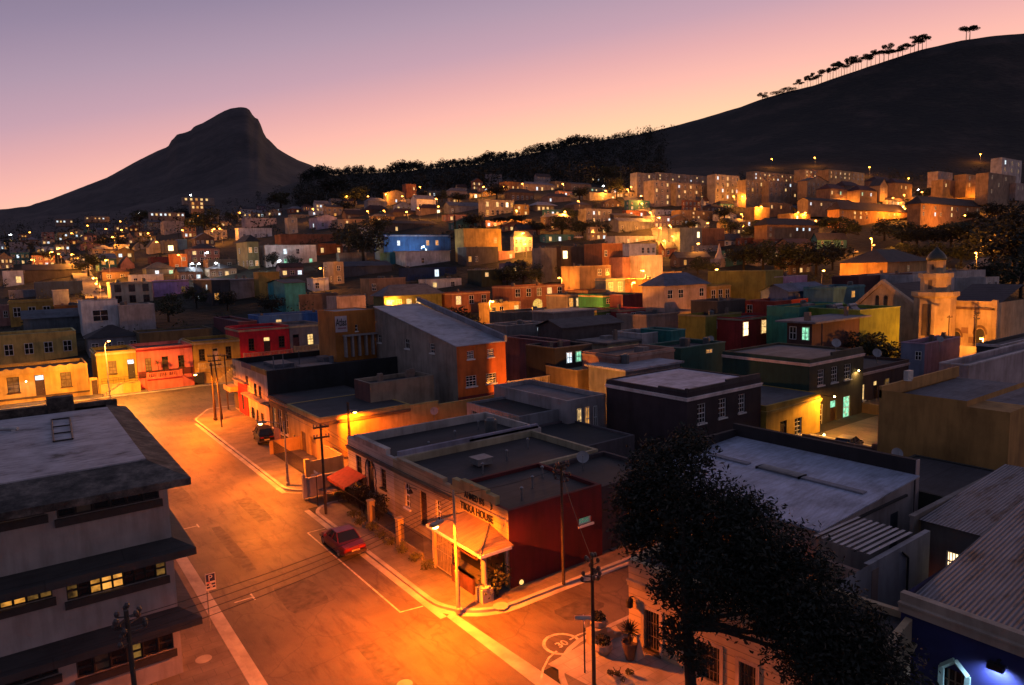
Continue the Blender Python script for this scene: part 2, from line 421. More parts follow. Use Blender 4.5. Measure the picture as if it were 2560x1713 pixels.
def asphalt():
    m, nt, b = nodes('asphalt')
    n1 = noise(nt, 0.22, 6, 0.6); n2 = noise(nt, 1.2, 5, 0.65, sc3=(1.6, 0.3, 1)); n3 = noise(nt, 25, 3, 0.7)
    a = ramp(nt, n1, [(0.3, (.055, .045, .034, 1)), (0.5, (.105, .084, .06, 1)), (0.7, (.155, .126, .088, 1))])
    d = ramp(nt, n2, [(0.28, (.36, .36, .36, 1)), (0.5, (1, 1, 1, 1))])
    s = ramp(nt, n3, [(0.3, (.72, .72, .72, 1)), (0.6, (1.1, 1.1, 1.1, 1))])
    v = nt.nodes.new('ShaderNodeTexVoronoi'); v.feature = 'DISTANCE_TO_EDGE'; v.inputs['Scale'].default_value = 0.23
    g = nt.nodes.new('ShaderNodeNewGeometry'); mp = nt.nodes.new('ShaderNodeVectorMath'); mp.operation = 'ADD'
    nz = nt.nodes.new('ShaderNodeTexNoise'); nz.inputs['Scale'].default_value = 0.9; nt.links.new(g.outputs['Position'], nz.inputs['Vector'])
    nt.links.new(g.outputs['Position'], mp.inputs[0]); nt.links.new(nz.outputs['Color'], mp.inputs[1]); nt.links.new(mp.outputs[0], v.inputs['Vector'])
    cr = ramp(nt, v.outputs['Distance'], [(0.0, (.45, .45, .45, 1)), (0.012, (1, 1, 1, 1))])
    nt.links.new(mul(nt, mul(nt, mul(nt, a, d, .9), s, .9), cr, .6), b.inputs['Base Color'])
    b.inputs['Roughness'].default_value = 0.62
    bump(nt, b, n3, 0.5, 0.02); return m
def paving(c, brick=True):
    m, nt, b = nodes('pavement')
    n1 = noise(nt, 0.6, 5, 0.6); n3 = noise(nt, 18, 3)
    a = ramp(nt, n1, [(0.3, c4(c, .6)), (0.65, c4(c, 1.15))])
    if brick:
        bt = nt.nodes.new('ShaderNodeTexBrick'); bt.inputs['Scale'].default_value = 1.0; bt.inputs['Brick Width'].default_value = 0.9; bt.inputs['Row Height'].default_value = 0.6
        bt.inputs['Mortar Size'].default_value = 0.012; bt.inputs['Color1'].default_value = (1, 1, 1, 1); bt.inputs['Color2'].default_value = (.82, .82, .82, 1); bt.inputs['Mortar'].default_value = (.5, .5, .5, 1)
        g = nt.nodes.new('ShaderNodeNewGeometry'); nt.links.new(g.outputs['Position'], bt.inputs['Vector'])
        a = mul(nt, a, bt.outputs['Color'], .8)
    nt.links.new(a, b.inputs['Base Color']); b.inputs['Roughness'].default_value = .8
    bump(nt, b, n3, .35, .02); return m
ASPH = asphalt(); PAVE = paving((.17, .15, .13)); KERB = paving((.40, .38, .34), False); PATH = paving((.42, .39, .34)); EARTH = flat((.03, .028, .022), .95, 0, .5, .6, 'bare_earth')
g = MB()
g.poly([(-400, -120, -0.02), (331, -120, -0.02), (-400, 411, -0.02)])
struct('ground', g, EARTH)
rd = MB()
rd.poly([(7.07, 0, 0), (16.65, 0, 0), (16.65, 118, 0), (7.07, 118, 0)])
rd.poly([(16.65, 22.5, 0), (140, 22.5, 0), (140, 36.8, 0), (16.65, 36.8, 0)])
rd.poly([(16.65, 49.9, 0), (60, 49.9, 0), (60, 60, 0), (16.65, 60, 0)])
rd.poly([(16.65, 88, 0), (70, 88, 0), (70, 118.6, 0), (16.65, 118.6, 0)]); rd.poly([(-30, 96, 0), (7.07, 96, 0), (7.07, 117, 0), (-30, 117, 0)])
struct('road', rd, ASPH)
def pavement(name, pts, rad, mat=PAVE):
    o = rounded(pts, rad)
    k = MB(); inner = ring(o, 0.26); n = len(o)
    for i in range(n):
        j = (i+1) % n
        k.poly([(*o[i], 0), (*o[j], 0), (*o[j], .13), (*o[i], .13)]); k.poly([(*o[i], .13), (*o[j], .13), (*inner[j], .13), (*inner[i], .13)])
    k.m = [1]*len(k.f)
    k.poly([(*q, .125) for q in ring(o, 0.25)], 0)
    return struct(name, k, [mat, KERB])
pavement('pavement_left', [(-30, -6), (7.07, -6), (7.07, 92), (4.0, 96), (-30, 96)], [0, 0, 6, 3, 0])
pavement('pavement_block', [(16.65, 28.0), (64, 28.0), (64, 37.4), (45.2, 37.4), (45.2, 49.9), (16.65, 49.9)], [3.4, 0, 0, 0, 0, 2.0])
pavement('pavement_yellow', [(16.65, 53.7), (40, 53.7), (40, 96), (19.5, 96), (16.65, 90)], [2.6, 0, 0, 1, 4])
pavement('pavement_near', [(17.1, -10), (40, -10), (40, 23.35), (17.1, 23.35)], [0, 0, 0, 3.8])
pavement('pavement_top', [(-30, 116.6), (20, 116.6), (42, 117.4), (42, 122), (-30, 122)], [0, 0, 0, 0, 0])
for i, (cx_, cy_, w_, l_, k_) in enumerate([(11.5, 36.5, 2.2, 3.6, .5), (13.4, 52.5, 1.2, 6.5, .62), (9.4, 60.0, 1.6, 4.0, .55), (22.5, 25.6, 2.6, 1.4, .6), (12.2, 27.2, 1.0, 5.0, .7), (14.2, 74.0, 1.6, 3.0, .6), (10.2, 46.0, .7, 9.0, .66)]):
    rp = MB(); rq = random.Random(i); n_ = 14
    rp.poly([(cx_+w_/2*(1 if -.8 < math.cos(a) else 1)*max(-1, min(1, 1.35*math.cos(a)))*(1+rq.uniform(-.06, .06)), cy_+l_/2*max(-1, min(1, 1.35*math.sin(a)))*(1+rq.uniform(-.04, .04)), .004) for a in [2*math.pi*j/n_ for j in range(n_)]])
    struct('road_patch', rp, flat((.115*(.45+.55*k_), .1*(.45+.55*k_), .083*(.45+.55*k_)), .75, 0, .5, 2.2, 'patched_asphalt'))
# bright concrete crossing strip and kerb-side channels
ch = MB()
ch.poly([(16.62, 29.3, .006), (17.1, 29.6, .006), (17.6, 19.5, .006), (16.65, 19.5, .006)])
ch.poly([(16.25, 29.3, .006), (16.64, 29.3, .006), (16.64, 49.6, .006), (16.25, 49.6, .006)]); ch.poly([(16.25, 54.8, .006), (16.64, 54.8, .006), (16.64, 88, .006), (16.25, 88, .006)])
ch.poly([(7.08, 0, .006), (7.5, 0, .006), (7.5, 92, .006), (7.08, 92, .006)])
n = 10
for i in range(n):
    a = math.pi+math.pi/2*i/n; b2 = math.pi+math.pi/2*(i+1)/n
    p = lambda t, r: (20.05+r*math.cos(t), 31.4+r*math.sin(t), .0065)
    ch.poly([p(a, 3.42), p(b2, 3.42), p(b2, 3.78), p(a, 3.78)])
ch.poly([(20.05, 27.62, .006), (60, 27.62, .006), (60, 27.98, .006), (20.05, 27.98, .006)])
struct('road_gutter', ch, KERB)
mk = MB()
def strip(a, b, w, z=.008):
    a = Vector(a); b = Vector(b); t = (b-a).normalized()*w/2; nn = Vector((-t.y, t.x))
    mk.poly([(*(a+nn), z), (*(a-nn), z), (*(b-nn), z), (*(b+nn), z)])
strip((14.95, 45.2), (14.95, 31.2), .1); strip((14.95, 31.25), (16.2, 31.05), .1); strip((14.95, 45.2), (16.2, 45.2), .1)
strip((9.25, 88), (9.25, 66), .1); strip((7.5, 88), (9.25, 88), .1); strip((9.25, 52.1), (9.25, 51.3), .1); strip((7.6, 51.7), (9.25, 51.7), .1)
strip((9.3, 38.5), (9.3, 37.6), .1); strip((8.3, 38.0), (9.3, 38.0), .1)
c0 = P(1405, 1610); r0 = .95
for i in range(24):
    a = 2*math.pi*i/24; b2 = 2*math.pi*(i+1)/24
    mk.poly([(c0.x+r0*math.cos(a), c0.y+r0*math.sin(a), .008), (c0.x+r0*math.cos(b2), c0.y+r0*math.sin(b2), .008), (c0.x+(r0-.16)*math.cos(b2), c0.y+(r0-.16)*math.sin(b2), .008), (c0.x+(r0-.16)*math.cos(a), c0.y+(r0-.16)*math.sin(a), .008)])
cv = [P(1352, 1700), P(1358, 1672), P(1372, 1645), P(1392, 1628)]
for a, b2 in zip(cv, cv[1:]): strip((a.x, a.y), (b2.x, b2.y), .1)
cv = [P(1424, 1600), P(1445, 1588), P(1466, 1580)]
for a, b2 in zip(cv, cv[1:]): strip((a.x, a.y), (b2.x, b2.y), .1)
def arc(cx, cy, r, a0, a1, w=.1):
    pp = [(cx+r*math.cos(a0+(a1-a0)*i/12), cy+r*math.sin(a0+(a1-a0)*i/12)) for i in range(13)]
    for a, b2 in zip(pp, pp[1:]): strip(a, b2, w)
arc(19.2, 56.3, 2.95, math.pi, 1.5*math.pi); strip((19.2, 53.35), (23, 53.35), .1)
def text_mb(s, size, M, ext=0.006, mb=None, m=0):
    cu = bpy.data.curves.new('lettering', 'FONT'); cu.body = s; cu.size = size; cu.extrude = ext; cu.offset = .018*size if len(s) > 1 else 0; cu.align_x = 'LEFT'
    o = bpy.data.objects.new('lettering', cu); COL.objects.link(o)
    me = o.to_mesh(); mb = mb or MB(); i = len(mb.v)
    mb.v += [tuple(M @ v.co) for v in me.vertices]
    for p in me.polygons: mb.f.append(tuple(i+k for k in p.vertices)); mb.m.append(m)
    o.to_mesh_clear(); bpy.data.objects.remove(o); bpy.data.curves.remove(cu); return mb
def frameM(o, x, y): 
    x = Vector(x).normalized(); y = Vector(y).normalized(); z = x.cross(y)
    M = Matrix.Identity(4)
    for i, c in enumerate((x, y, z, Vector(o))):
        for j in range(3): M[j][i] = c[j]
    return M
text_mb('30', .62, frameM((c0.x-.32, c0.y-.2, .006), (1, 0, 0), (0, 1, 0)), .003, mk)
struct('road_marking', mk, flat((.5, .48, .42), .7, 0, .45, 3, 'worn_road_paint'))
for i, (px, py, z, r, lb) in enumerate([(1252, 1515, .132, .42, 'pale round access cover in the corner pavement by the veranda column'), (509, 1648, .132, .36, 'round access cover in the left pavement below the parking sign'),
                                  (1012, 1711, .006, .35, 'round access cover in the road at the bottom edge')]):
    q = P(px, py, z); b = MB(); b.lathe([(r, 0), (r, .012), (r*.86, .016), (r*.86, .012)], 20); tag(b.build('manhole_cover', KERB, loc=q), lb, 'manhole cover')
# ================================================================== terrain, hills
def polar(name, xs, ds, zoff, mat, amp=0.0, yfun=None, drop=None):
    b = MB(); nx = len(xs)
    rows = []
    for d in ds:
        for x in xs:
            y = (yfun or ty)(x, d)
            p = PD(x, y, d)
            nz = (mnoise.fractal(Vector((p.x*.004, p.y*.004, 0)), 1.0, 2.0, 6)*34*max(0, 1-abs(2*(d-1000)/1600-1))**.6 if d > 1050 else 0)+amp*min(1.0, max(0.0, (d-118)/60.0))*(math.sin(p.x*.05+p.y*.031)*.5+math.sin(p.x*.17-p.y*.13)*.25+math.sin(p.x*.43+p.y*.37)*.2)*(0.3 if d > 990 else 1)
            b.v.append((p.x, p.y, p.z+zoff+nz))
    if drop:
        for x in xs:
            p = PD(x, (yfun or ty)(x, ds[-1]), ds[-1]); q = PD(x, (yfun or ty)(x, ds[-1]), ds[-1]*drop[0]); b.v.append((q.x, q.y, p.z-drop[1]))
    for j in range(len(ds)-(0 if drop else 1)):
        for i in range(nx-1): b.f.append((j*nx+i, j*nx+i+1, (j+1)*nx+i+1, (j+1)*nx+i)); b.m.append(0)
    return struct(name, b, mat, smooth=True)
def hillmat(a, b_, c, sc):
    m, nt, b = nodes('hillside_scrub')
    n1 = noise(nt, sc, 8, .62); n2 = noise(nt, sc*9, 5, .6)
    x = ramp(nt, n1, [(.35, (*a, 1)), (.5, (*b_, 1)), (.66, (*c, 1))]); y = ramp(nt, n2, [(.3, (.45, .45, .45, 1)), (.62, (1.2, 1.2, 1.2, 1))])
    nt.links.new(mul(nt, x, y, .9), b.inputs['Base Color']); b.inputs['Roughness'].default_value = 1.0; bump(nt, b, n2, .8, 1.5); return m
xs = list(range(-1000, 3601, 40))
polar('hillside', xs, [95, 105, 115, 125, 135, 147, 160, 180, 200, 225, 250, 275, 300, 325, 350, 385, 420, 460, 500], -0.04, hillmat((.016, .018, .011), (.026, .024, .016), (.045, .036, .024), .03), .15)
polar('signal_hill', list(range(700, 3601, 12)), [498, 540, 580, 620, 660, 700, 740, 780, 820, 860, 900, 940, 970, 1000], -0.4, hillmat((.006, .007, .005), (.014, .012, .008), (.05, .033, .024), .016), 1.2, drop=(1.3, 120))
LION = [(-900, 600), (-400, 560), (0, 523), (65, 519), (120, 500), (186, 475), (268, 443), (339, 404), (393, 377), (420, 366), (427, 352), (437, 342), (443, 335), (462, 331), (476, 326), (486, 315), (505, 308),
        (525, 297), (545, 285), (560, 277), (578, 270), (600, 267), (615, 268), (625, 275), (630, 284), (634, 292), (645, 297), (650, 306), (655, 320), (660, 334), (664, 342), (675, 351), (694, 371), (720, 387), (745, 400), (780, 413), (800, 424), (860, 455), (1000, 520), (1400, 640)]
def yl(x, d):
    if d <= 1000: return ty(x, min(d, 1000))+3
    if x > 640: y0 = 491+(x-640)*.05
    else: y0 = ty(x, 1000)+3
    k = (d-1000)/1600.0; r = lerp_tab(LION, x)
    yy = y0+(r-y0)*k
    g_ = math.sin(x*.11+d*.002)*1.5+math.sin(x*.037-d*.004)*2
    return yy+(g_*(1-abs(2*k-1)) if k < 1 else 0)
polar('lion_mountain', list(range(-1000, 1401, 7)), [500, 600, 720, 860, 1000, 1150, 1300, 1450, 1600, 1750, 1900, 2050, 2200, 2350, 2480, 2600], -1.0, hillmat((.026, .02, .02), (.045, .033, .031), (.068, .05, .044), .006), 2.0, yfun=yl, drop=(1.25, 350))  # distance haze is put into these lighter rock tones
far = MB(); far.poly([(-6000, -3000, -40), (7000, -3000, -40), (7000, 9000, -40), (-6000, 9000, -40)]); struct('plain', far, EARTH)
# lit streets climbing the hill
def street(pts, w, dz=.25):
    b = MB(); q = []
    for i in range(len(pts)-1):
        for k in range(6):
            t = k/6; q.append((pts[i][0]*(1-t)+pts[i+1][0]*t, pts[i][1]*(1-t)+pts[i+1][1]*t))
    q.append(pts[-1]); q = [G(*p) for p in q]
    for a, c in zip(q, q[1:]):
        t = (c-a); nn = Vector((-t.y, t.x, 0)).normalized()*w/2; up = Vector((0, 0, dz))
        b.poly([a-nn+up, a+nn+up, c+nn+up, c-nn+up])
    return struct('street', b, paving((.2, .18, .15), False))
street([vp(2, 2240, 650), vp(2, 2180, 560), vp(2, 2110, 470), vp(2, 2020, 360), vp(2, 1940, 300)], 9)
street([vp(3, 0, 600), vp(3, 200, 320), vp(3, 600, 325), vp(3, 1000, 330), vp(3, 1500, 300)], 8)
street([vp(3, 940, 480), vp(3, 1200, 470), vp(3, 1560, 450), vp(3, 2050, 440)], 8)
street([vp(3, 1800, 850), vp(3, 1950, 790), vp(3, 2060, 720)], 10)
street([vp(1, 300, 640), vp(1, 420, 680), vp(1, 500, 720), vp(1, 560, 800), vp(1, 620, 900), vp(1, 700, 990)], 9)
street([vp(2, 960, 1140), vp(2, 1250, 1100), vp(2, 1750, 1080), vp(2, 2150, 960)], 9)
# ================================================================== apartment building (left foreground)
SLAB = roofing((.055, .055, .055)); MEMB = roofing((.40, .40, .44)); APW = paint((.36, .33, .31), .7, 1.08)
ap = thing('apartment_building', 'grey three storey flats with dark projecting ledges and pale flat roof on the left', 'apartment block', (4.7, 32.4, 0))
AX, AY = 4.7, 32.4
def strip_w(pl, pr, yt, yb, kinds, nx=1, ny=2):
    a = winR(AY, AX, 0, pl, pr, yt, yb); n = len(kinds); w = a[2]/n
    return [(a[0]-a[2]/2+w*(i+.5), a[1], w, a[3], kinds[i], nx, ny) for i in range(n)]
S3 = strip_w(138, 399, 1225, 1272, 'dcdddd'); S3b = strip_w(-150, 112, 1268, 1311, 'ccmmmc')
S2 = strip_w(163, 418, 1430, 1471, 'mdMoOdddm'.replace('O', 'o')); S2b = strip_w(-150, 134, 1494, 1528, 'MdMmMMmm')
S1 = strip_w(188, 437, 1618, 1660, 'dcdmdd'); S1b = strip_w(-150, 150, 1690, 1730, 'dddddd')
allw = [w for s_ in (S3, S3b, S2, S2b, S1, S1b) for w in s_]
b = MB(); b.wall('y', 0, -26, 0, 0, 9.3, [(q[0]-q[2]/2, q[0]+q[2]/2, q[1], q[1]+q[3]) for q in allw], 1, .2); b.poly([(0, 0, 0), (0, 18.6, 0), (0, 18.6, 9.3), (0, 0, 9.3)]); b.poly([(-26, 18.6, 0), (0, 18.6, 0), (0, 18.6, 9.3), (-26, 18.6, 9.3)])
b.build('wall', APW, ap)
FR = flat((.035, .03, .028), .6, 0, .3, 5, 'window_frame')
for q in allw: add_win(ap, 'R', q[0], q[1], q[2], q[3], q[4], FR, q[5], q[6], False, .14)
for s_ in (S3, S3b, S2, S2b, S1, S1b):
    x0 = s_[0][0]-s_[0][2]/2; x1 = s_[-1][0]+s_[-1][2]/2; z = s_[0][1]
    k = MB(); k.box(x0-.1, x1+.1, -.12, -.002, z-.34, z-.02); k.build('window_ledge', FR, ap)
for z in (3.1, 6.3):
    k = MB()
    pts = [(-26, -1.15), (.75, -1.15), (.75, 18.6), (.002, 18.6), (.002, -.002), (-26, -.002)]
    k.poly([(-26, -1.15, z-.1), (.75, -1.15, z-.1), (.02, -.02, z+.18), (-26, -.02, z+.18)]); k.poly([(.75, -1.15, z-.1), (.75, 18.6, z-.1), (.02, 18.6, z+.18), (.02, -.02, z+.18)])
    k.prism(pts, z-.42, z-.1); k.build('ledge', SLAB, ap)
k = MB(); k.box(-26, .75, -1.2, 19.2, 9.02, 9.32)
k.poly([(-26, -1.2, 9.325), (.75, -1.2, 9.325), (-.5, 1.5, 9.75), (-26, 1.5, 9.75)]); k.poly([(.75, -1.2, 9.325), (.75, 19.2, 9.325), (-.5, 18.2, 9.75), (-.5, 1.5, 9.75)])
k.poly([(.75, 19.2, 9.325), (-26, 19.2, 9.325), (-26, 18.2, 9.75), (-.5, 18.2, 9.75)])
def mossy():
    m, nt, b = nodes('mossy_concrete'); n1 = noise(nt, .9, 7, .7); n2 = noise(nt, 4, 5, .7)
    a = ramp(nt, n1, [(.38, (.018, .018, .017, 1)), (.5, (.07, .062, .055, 1)), (.62, (.16, .135, .115, 1))]); d = ramp(nt, n2, [(.35, (.5, .5, .5, 1)), (.6, (1.1, 1.1, 1.1, 1))])
    nt.links.new(mul(nt, a, d, .8), b.inputs['Base Color']); b.inputs['Roughness'].default_value = .9; bump(nt, b, n2, .5, .03); return m
rf = k.build('roof', mossy(), ap)
def membrane():
    m, nt, b = nodes('roof_membrane'); n1 = noise(nt, .45, 7, .68); n2 = noise(nt, 1.6, 6, .7, sc3=(.5, 2.6, 1))
    a = ramp(nt, n1, [(.33, (.06, .065, .065, 1)), (.43, (.30, .30, .33, 1)), (.6, (.46, .46, .50, 1))]); d = ramp(nt, n2, [(.34, (.35, .36, .36, 1)), (.5, (1, 1, 1, 1))])
    nt.links.new(mul(nt, a, d, .75), b.inputs['Base Color']); b.inputs['Roughness'].default_value = .7; bump(nt, b, n2, .3, .03); return m
k = MB(); k.box(-26, -.52, 1.55, 17.0, 9.70, 9.80); k.build('roof_membrane', membrane(), rf)
k = MB(); k.box(-26, -3.2, 18.0, 18.6, 9.3, 10.15); k.box(-26, .2, 18.61, 18.95, 9.3, 9.95); k.box(-3.6, -2.2, 17.9, 18.7, 9.3, 10.6); k.build('parapet', mossy(), rf)
# frame lying on the roof, pipe, vents
q = [P(129, 1052, 9.8), P(174, 1047, 9.8), P(182, 1100, 9.8), P(134, 1107, 9.8)]
fr = thing('roof_frame', 'black metal ladder frame lying on the pale roof of the left flats', 'metal frame', q[3])
k = MB(); L0 = [v-q[3]+Vector((0, 0, .06)) for v in q]
for a, c in ((0, 1), (1, 2), (2, 3), (3, 0)): k.cyl(L0[a], L0[c], .045, .045, 6)
k.build('side_rails', IRON, fr)
for t in (.37, .68):
    k = MB(); k.cyl(L0[0].lerp(L0[3], t), L0[1].lerp(L0[2], t), .04, .04, 6); k.build('rung', IRON, fr)
q0 = P(-60, 1076, 9.8); q1 = P(45, 1076, 9.8); k = MB(); k.cyl((0, 0, .1), tuple(q1-q0+Vector((0, 0, .1))), .09, .09, 10); k.box(-.1, .1, -.1, .1, 0, .1); k.box(q1.x-q0.x-.3, q1.x-q0.x-.1, q1.y-q0.y-.1, q1.y-q0.y+.1, 0, .05)
tag(k.build('roof_pipe', flat((.5, .48, .46), .5), loc=q0), 'pale pipe lying on the roof at the left edge of the picture', 'pipe')
# ================================================================== row of three striped houses with the corner restaurant
TXX = 20.8
def bY(px, py, X=TXX): return onX(px, py, X).y
yA = 29.45; yB = bY(1126, 1235); yC = bY(983, 1165); yD = bY(869, 1115)
def boards(c):
    m, nt, b = nodes('grooved_plaster'); n1 = noise(nt, .5, 5, .6); w = nt.nodes.new('ShaderNodeTexWave'); w.bands_direction = 'Z'; w.inputs['Scale'].default_value = .95; w.wave_profile = 'SAW'
    ge = nt.nodes.new('ShaderNodeNewGeometry'); nt.links.new(ge.outputs['Position'], w.inputs['Vector'])
    a = ramp(nt, n1, [(.3, c4(c, .65)), (.62, c4(c, 1.1))]); d = ramp(nt, w.outputs['Fac'], [(0.0, (.3, .3, .3, 1)), (.12, (1, 1, 1, 1)), (1, (1, 1, 1, 1))])
    nt.links.new(mul(nt, a, d, 1), b.inputs['Base Color']); b.inputs['Roughness'].default_value = .8; bump(nt, b, d, .5, .03); return m
def wl(pl, pr, yt, yb, y0, kind='d', nx=2, ny=4): return winL(TXX, y0, 0, pl, pr, yt, yb)+(kind, nx, ny)
# first house (far)
def zoom1(x, y): return 740+x/3.647, 1060+y/3.647
def zw(x0, x1, yt, yb, y0, kind='d', nx=2, ny=4):
    a = zoom1(x0, yt); c = zoom1(x1, yb); return wl(a[0], c[0], a[1], c[1], y0, kind, nx, ny)
h1w = [zw(553, 600, 310, 520, yC), zw(775, 822, 430, 600, yC)]
h1d = [winL(TXX, yC, 0, zoom1(655, 0)[0], zoom1(712, 0)[0], 1060+355/3.647, 1060+640/3.647)+('d', DARKP)]
hA = house('terrace_house', 'white grooved terrace house with dark tall windows and an arched door surround', TXX, yC, 13.5, yD-yC, 0.13, 4.55, (.50, .45, .40), wL=h1w, dL=h1d, roofcol=(.022, .022, .026), par=.7, cornice=(.12, .1, .09), cz=.95, frame=DARKP)
for ch in hA.children:
    if ch.name.startswith('wall'): ch.data.materials[1] = boards((.50, .45, .40))
k = MB()
dl = h1d[0]
for i in range(14):   # painted scroll arch round the door
    a0 = math.pi*i/14; a1 = math.pi*(i+1)/14; r = dl[2]*.5+.32
    k.cyl((-.012, dl[0]+r*math.cos(a0), 2.5+r*1.1*math.sin(a0)), (-.012, dl[0]+r*math.cos(a1), 2.5+r*1.1*math.sin(a1)), .06, .06, 5)
for s_ in (-1, 1):
    for i in range(9):
        z = .5+i*.22; yy = dl[0]+s_*(dl[2]*.5+.32+.09*math.sin(i*2.1)); k.cyl((-.012, yy, z), (-.012, dl[0]+s_*(dl[2]*.5+.32+.09*math.sin(i*2.1+2.1)), z+.22), .045, .045, 5)
k.build('scroll_painting', flat((.12, .07, .04), .8, 0, .3, 4, 'brown_paint'), hA)
k = MB(); k.box(-.06, .3, 1.0, (yD-yC)-1.6, 4.43, 4.80); k.box(-.1, .35, 1.0, (yD-yC)-1.6, 4.80, 4.88); k.build('stepped_parapet', paint((.5, .45, .4)), hA)
k = MB(); k.box(.5, 13.2, .02, .3, 3.9, 4.75); k.box(6.5, 13.3, .02, .3, 4.4, 4.6); k.build('party_wall', paint((.28, .28, .36)), hA)
# second house (middle)
h2w = [zw(992, 1040, 560, 780, yB), zw(1275, 1325, 720, 920, yB, 'd')]
h2d = [winL(TXX, yB, 0, 740+1137/3.647, 740+1195/3.647, 1060+640/3.647, 1060+950/3.647)+('d', WOOD)]
hB = house('terrace_house', 'cream terrace house with brown door and lamp between white house and corner restaurant', TXX, yB, 12.5, yC-yB, 0.13, 4.5, (.42, .35, .22), wL=h2w, dL=h2d, roofcol=(.04, .035, .038), par=.5, cornice=(.2, .16, .1), cz=.9)
for ch in hB.children:
    if ch.name.startswith('wall'): ch.data.materials[1] = boards((.42, .35, .22))
k = MB(); k.box(-.06, .3, .8, (yC-yB)-.8, 4.39, 4.62); k.build('stepped_parapet', paint((.42, .34, .22)), hB)
k = MB(); dd = h2d[0][0]+.85; k.cyl((-.002, dd, 3.0), (-.5, dd, 3.25), .02); k.cyl((-.5, dd, 3.25), (-.5, dd, 3.1), .02); k.lathe([(.03, 3.12), (.09, 3.08), (.2, 2.86)], 10, -.5, dd, 0, False); k.build('wall_lamp', IRON, hB)
# corner restaurant
rW = 7.0
hT = house('corner_restaurant', 'corner restaurant with hipped veranda, painted lettering and deep red side wall', TXX, yA, rW, yB-yA, 0.13, 4.6, (.105, .008, .011), lcol=(.44, .36, .16), roofcol=(.05, .045, .046), par=.25, cat='restaurant',
           wR=[winR(yA, TXX, .13, 1447.5, 1479, 1293, 1310)+('G', 8, 2)])
for ch in hT.children:
    if ch.name.startswith('wall'): ch.data.materials[1] = boards((.44, .36, .16))
LT = yB-yA
k = MB(); k.box(-.05, .3, 1.2, LT-.35, 4.47, 4.95); k.box(-.05, .3, 2.1, LT-1.3, 4.95, 5.1); k.build('stepped_parapet', paint((.44, .35, .16)), hT)
k = MB(); k.box(-.14, -.002, .0, LT, 3.84, 3.97); k.build('ledge', paint((.48, .4, .2)), hT)
LET = flat((.02, .022, .02), .6, 0, .3, 6, 'black_lettering')
def sign_text(par, s, pxl, pxr, y0, size, zc):
    ya = bY(pxl, y0); yb = bY(pxr, y0+ (pxr-pxl)*.55)
    mb = text_mb(s, 1.0, Matrix.Identity(4), .02); xs_ = [v[0] for v in mb.v]; w = max(xs_)-min(xs_)
    sx = (ya-yb)/w; M = frameM((-.07, ya-yA, zc), (0, -1, 0), (0, 0, 1))
    mb.v = [tuple(M @ Vector((v[0]*sx, v[1]*size, v[2]*.6))) for v in mb.v]
    return mb.build('lettering', LET, par)
sign_text(hT, "AHMED B'S", 1163, 1213, 1235, .55, 4.14)
sign_text(hT, "TIKKA HOUSE", 1153, 1235, 1260, .64, 3.33)
# crescent painted after the first line
k = MB(); ycr = bY(1224, 1259)-yA
for i in range(8):
    a0 = -1.2+2.6*i/8; a1 = -1.2+2.6*(i+1)/8
    k.cyl((-.015, ycr-.22*math.cos(a0), 4.3+.26*math.sin(a0)), (-.015, ycr-.22*math.cos(a1), 4.3+.26*math.sin(a1)), .035+.03*math.sin(math.pi*i/8), .035+.03*math.sin(math.pi*(i+1)/8), 5)
k.build('crescent_emblem', LET, hT)
# veranda: roof, posts, dark shop front
vz0, vz1 = 2.62, 3.12; vx = -2.0; vy1 = 34.81-yA
vy0 = 29.0-yA
k = MB(); ez = (0, .07)
A_ = (vx-.15, vy1); B_ = (vx-.15, vy0)
yi = 31.3-yA; yj = 33.96-yA
for dz in ez:
    k.poly([(vx-.15, vy1, vz0+dz), (vx-.15, vy0, vz0+dz), (-.01, yi, vz1+dz), (-.01, yj, vz1+dz)]); k.poly([(vx-.15, vy1, vz0+dz), (-.01, yj, vz1+dz), (-.01, vy1, vz0+dz)]); k.poly([(vx-.15, vy0, vz0+dz), (-.01, vy0, vz0+dz), (-.01, yi, vz1+dz)])
k.build('veranda_roof', roofing((.50, .33, .15), 'corr'), hT)
k = MB(); k.cyl((vx-.15, vy0, vz0+.08), (-.02, yi, vz1+.09), .05, .05, 6); k.build('hip_flashing', flat((.16, .13, .1), .6), hT)
k = MB(); k.box(vx-.2, vx-.13, vy0-.05, vy1, vz0-.1, vz0+.06); k.box(vx-.13, -.16, vy0-.05, vy0+.02, vz0-.1, vz0+.06); k.build('gutter', WHITEP, hT)
k = MB(); k.lathe([(.34, 0), (.34, .75), (.36, .8), (.2, .86), (.17, .95), (.16, 2.35), (.2, 2.42), (.2, 2.52)], 14, vx+.2, vy0+.3); k.box(vx-.15, vx+.55, vy0-.05, vy0+.65, 0, .72); k.build('column', paint((.48, .42, .33)), hT)
for yy in (2.6, 5.2, vy1-.3):
    k = MB(); k.box(vx+.1, vx+.24, yy-.07, yy+.07, 0, vz0-.02); k.build('post', paint((.4, .33, .24)), hT)
k = MB(); k.box(vx+.02, vx+.16, .7, vy1-2.4, .0, 1.0); k.box(vx+.02, vx+.16, .7, 2.5, .9, 1.0); k.box(vx+.05, vx+.12, .3, vy1-2.4, vz0-.52, vz0-.45); k.build('counter', flat((.12, .05, .035), .6, 0, .5, 2, 'brick_red_counter'), hT)
k = MB(); k.box(-.08, -.01, .5, vy1-.3, .05, 2.35); k.build('shop_front', flat((.022, .02, .018), .35, 0, .6, 1.2, 'dark_shop_front'), hT)
rr = random.Random(3)
